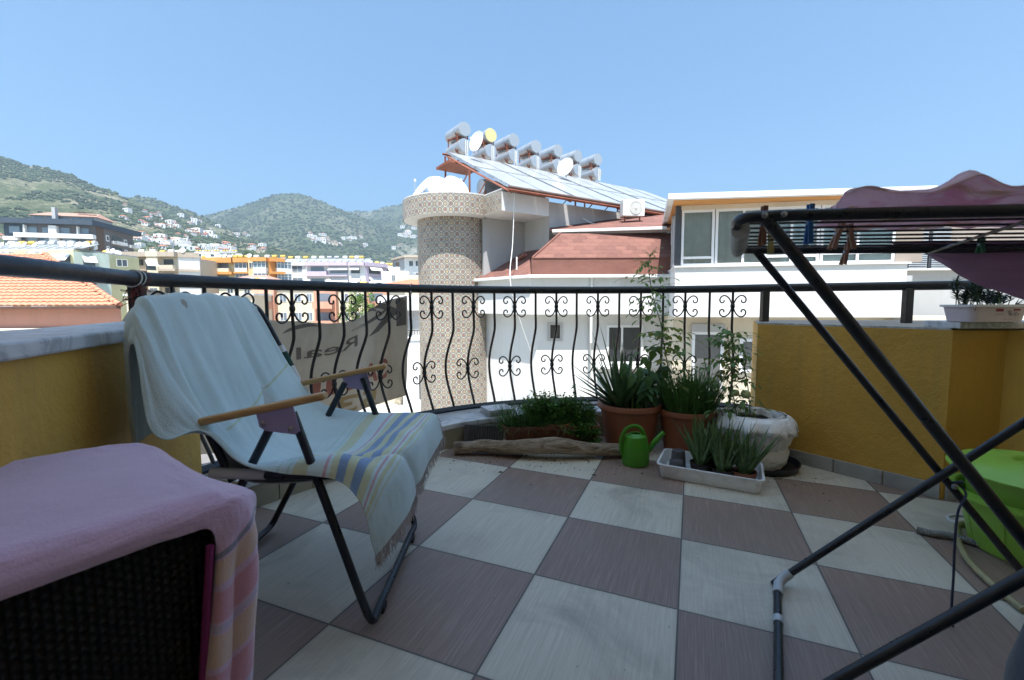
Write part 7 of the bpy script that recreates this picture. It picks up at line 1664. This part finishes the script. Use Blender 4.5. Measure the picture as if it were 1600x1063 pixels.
def ban_text(s, c0, c1, hgt, mt, name='lettering', flip=True, bold=0.0):
    "text mirrored, running from image point c0 (its last letter) to c1 (its first letter)"
    cu = bpy.data.curves.new(name, 'FONT'); cu.body = s; cu.size = 1; cu.align_x = 'LEFT'; cu.offset = bold; cu.resolution_u = 3
    o = bpy.data.objects.new(name, cu); me = o.to_mesh(); bm_ = bmesh.new(); bm_.from_mesh(me)
    xs = [v.co.x for v in bm_.verts]; w0, w1 = min(xs), max(xs)
    for k in range(1, 24):
        x = w0+(w1-w0)*k/24; bmesh.ops.bisect_plane(bm_, geom=bm_.verts[:]+bm_.edges[:]+bm_.faces[:], plane_co=(x, 0, 0), plane_no=(1, 0, 0))
    for k in range(1, 6): bmesh.ops.bisect_plane(bm_, geom=bm_.verts[:]+bm_.edges[:]+bm_.faces[:], plane_co=(0, k*.14, 0), plane_no=(0, 1, 0))
    uL, vL = ban_uv(*c0); uR, vR = ban_uv(*c1); q = MB(); vs = []
    for v in bm_.verts:
        t_ = (v.co.x-w0)/(w1-w0); u = uR+(uL-uR)*t_; vv = vR+(vL-vR)*t_; p = ban_at(u, vv-v.co.y*hgt); vs.append(p+Vector((.10, -.995, 0)).normalized()*.004)
    q.add(vs, [[v.index for v in f_.verts] for f_ in bm_.faces]); bm_.free(); o.to_mesh_clear(); bpy.data.objects.remove(o)
    return q.build(name, mt, bn_)
M_bg, M_br, M_by = mat('faded_grey_print', (.20, .18, .17), .6), mat('faded_red_print', (.42, .17, .14), .6), mat('faded_yellow_print', (.44, .33, .17), .6)
ban_text('Real Estate', (250, 560), (557, 541), .155, M_bg, bold=.01)
ban_text('SATILIK', (330, 640), (606, 590), .27, M_br, bold=.03)
ban_text('533', (430, 668), (592, 638), .22, M_by, bold=.03)
ban_text('K', (575, 528), (636, 508), .36, M_bg, bold=.02)
def swoosh(P, w_):
    q = MB(); pts = [ban_at(*ban_uv(*p)) for p in P]; pts = spline(pts, 5); n = len(pts)
    for i, p in enumerate(pts):
        h_ = w_*math.sin(math.pi*i/(n-1))+.001; q.v += [p+Vector((0, -.006, h_)), p+Vector((0, -.006, -h_))]
    for i in range(n-1): q.f.append([2*i, 2*i+2, 2*i+3, 2*i+1])
    q.build('swoosh', M_bg, bn_)
swoosh([(548, 516), (575, 503), (598, 490), (612, 480)], .012); swoosh([(590, 484), (573, 474), (566, 478)], .010); swoosh([(440, 520), (458, 512), (480, 511), (500, 512)], .012)
M_eye = mat('steel_eyelet', (.6, .6, .58), .4)
for px, py in ((632, 467), (625, 617), (506, 660), (225, 456)):
    p = ban_at(*ban_uv(px, py)); q = MB(); q.tube([p+Vector((math.cos(a)*.006, -.004, math.sin(a)*.006)) for a in [k*.5236 for k in range(12)]], .0022, 5, closed=True); q.build('eyelet', M_eye, bn_, smooth=True)
e = ban_at(*ban_uv(634, 463)); c = Vector(next(p for p in RC if p.x/p.y > (642-800)/FPX and p.y > 2)); c.z = RZ
q = MB(); q.tube([c+Vector((.0, -math.cos(a)*.032, math.sin(a)*.032)) for a in [k*2*math.pi/18 for k in range(19)]], .0022, 6); q.tube(spline([c+Vector((.004, -.028, -.016)), c+Vector((0, -.02, -.05)), e.lerp(c, .4)+Vector((0, 0, -.02)), e], 6), .002, 6)
tag(q.build('tie_cord', M_str, smooth=True), 'white cord tying the right corner of the banner to the handrail', 'cord')
# ------------------------------------------------------------------ air
m = bpy.data.materials.new('haze_air'); m.use_nodes = True; t = m.node_tree; t.nodes.clear(); ou = t.nodes.new('ShaderNodeOutputMaterial'); pv_ = t.nodes.new('ShaderNodeVolumePrincipled'); pv_.inputs['Color'].default_value = (.70, .86, 1, 1); pv_.inputs['Density'].default_value = .00024; pv_.inputs['Anisotropy'].default_value = .45
t.links.new(pv_.outputs[0], ou.inputs['Volume']); zmax = 760
q = MB(); q.box((0, 2100, (zmax-10.5)/2), (9000, 4700, zmax+10.5)); hz_ = q.build('haze', m); tag(hz_, kind='stuff')
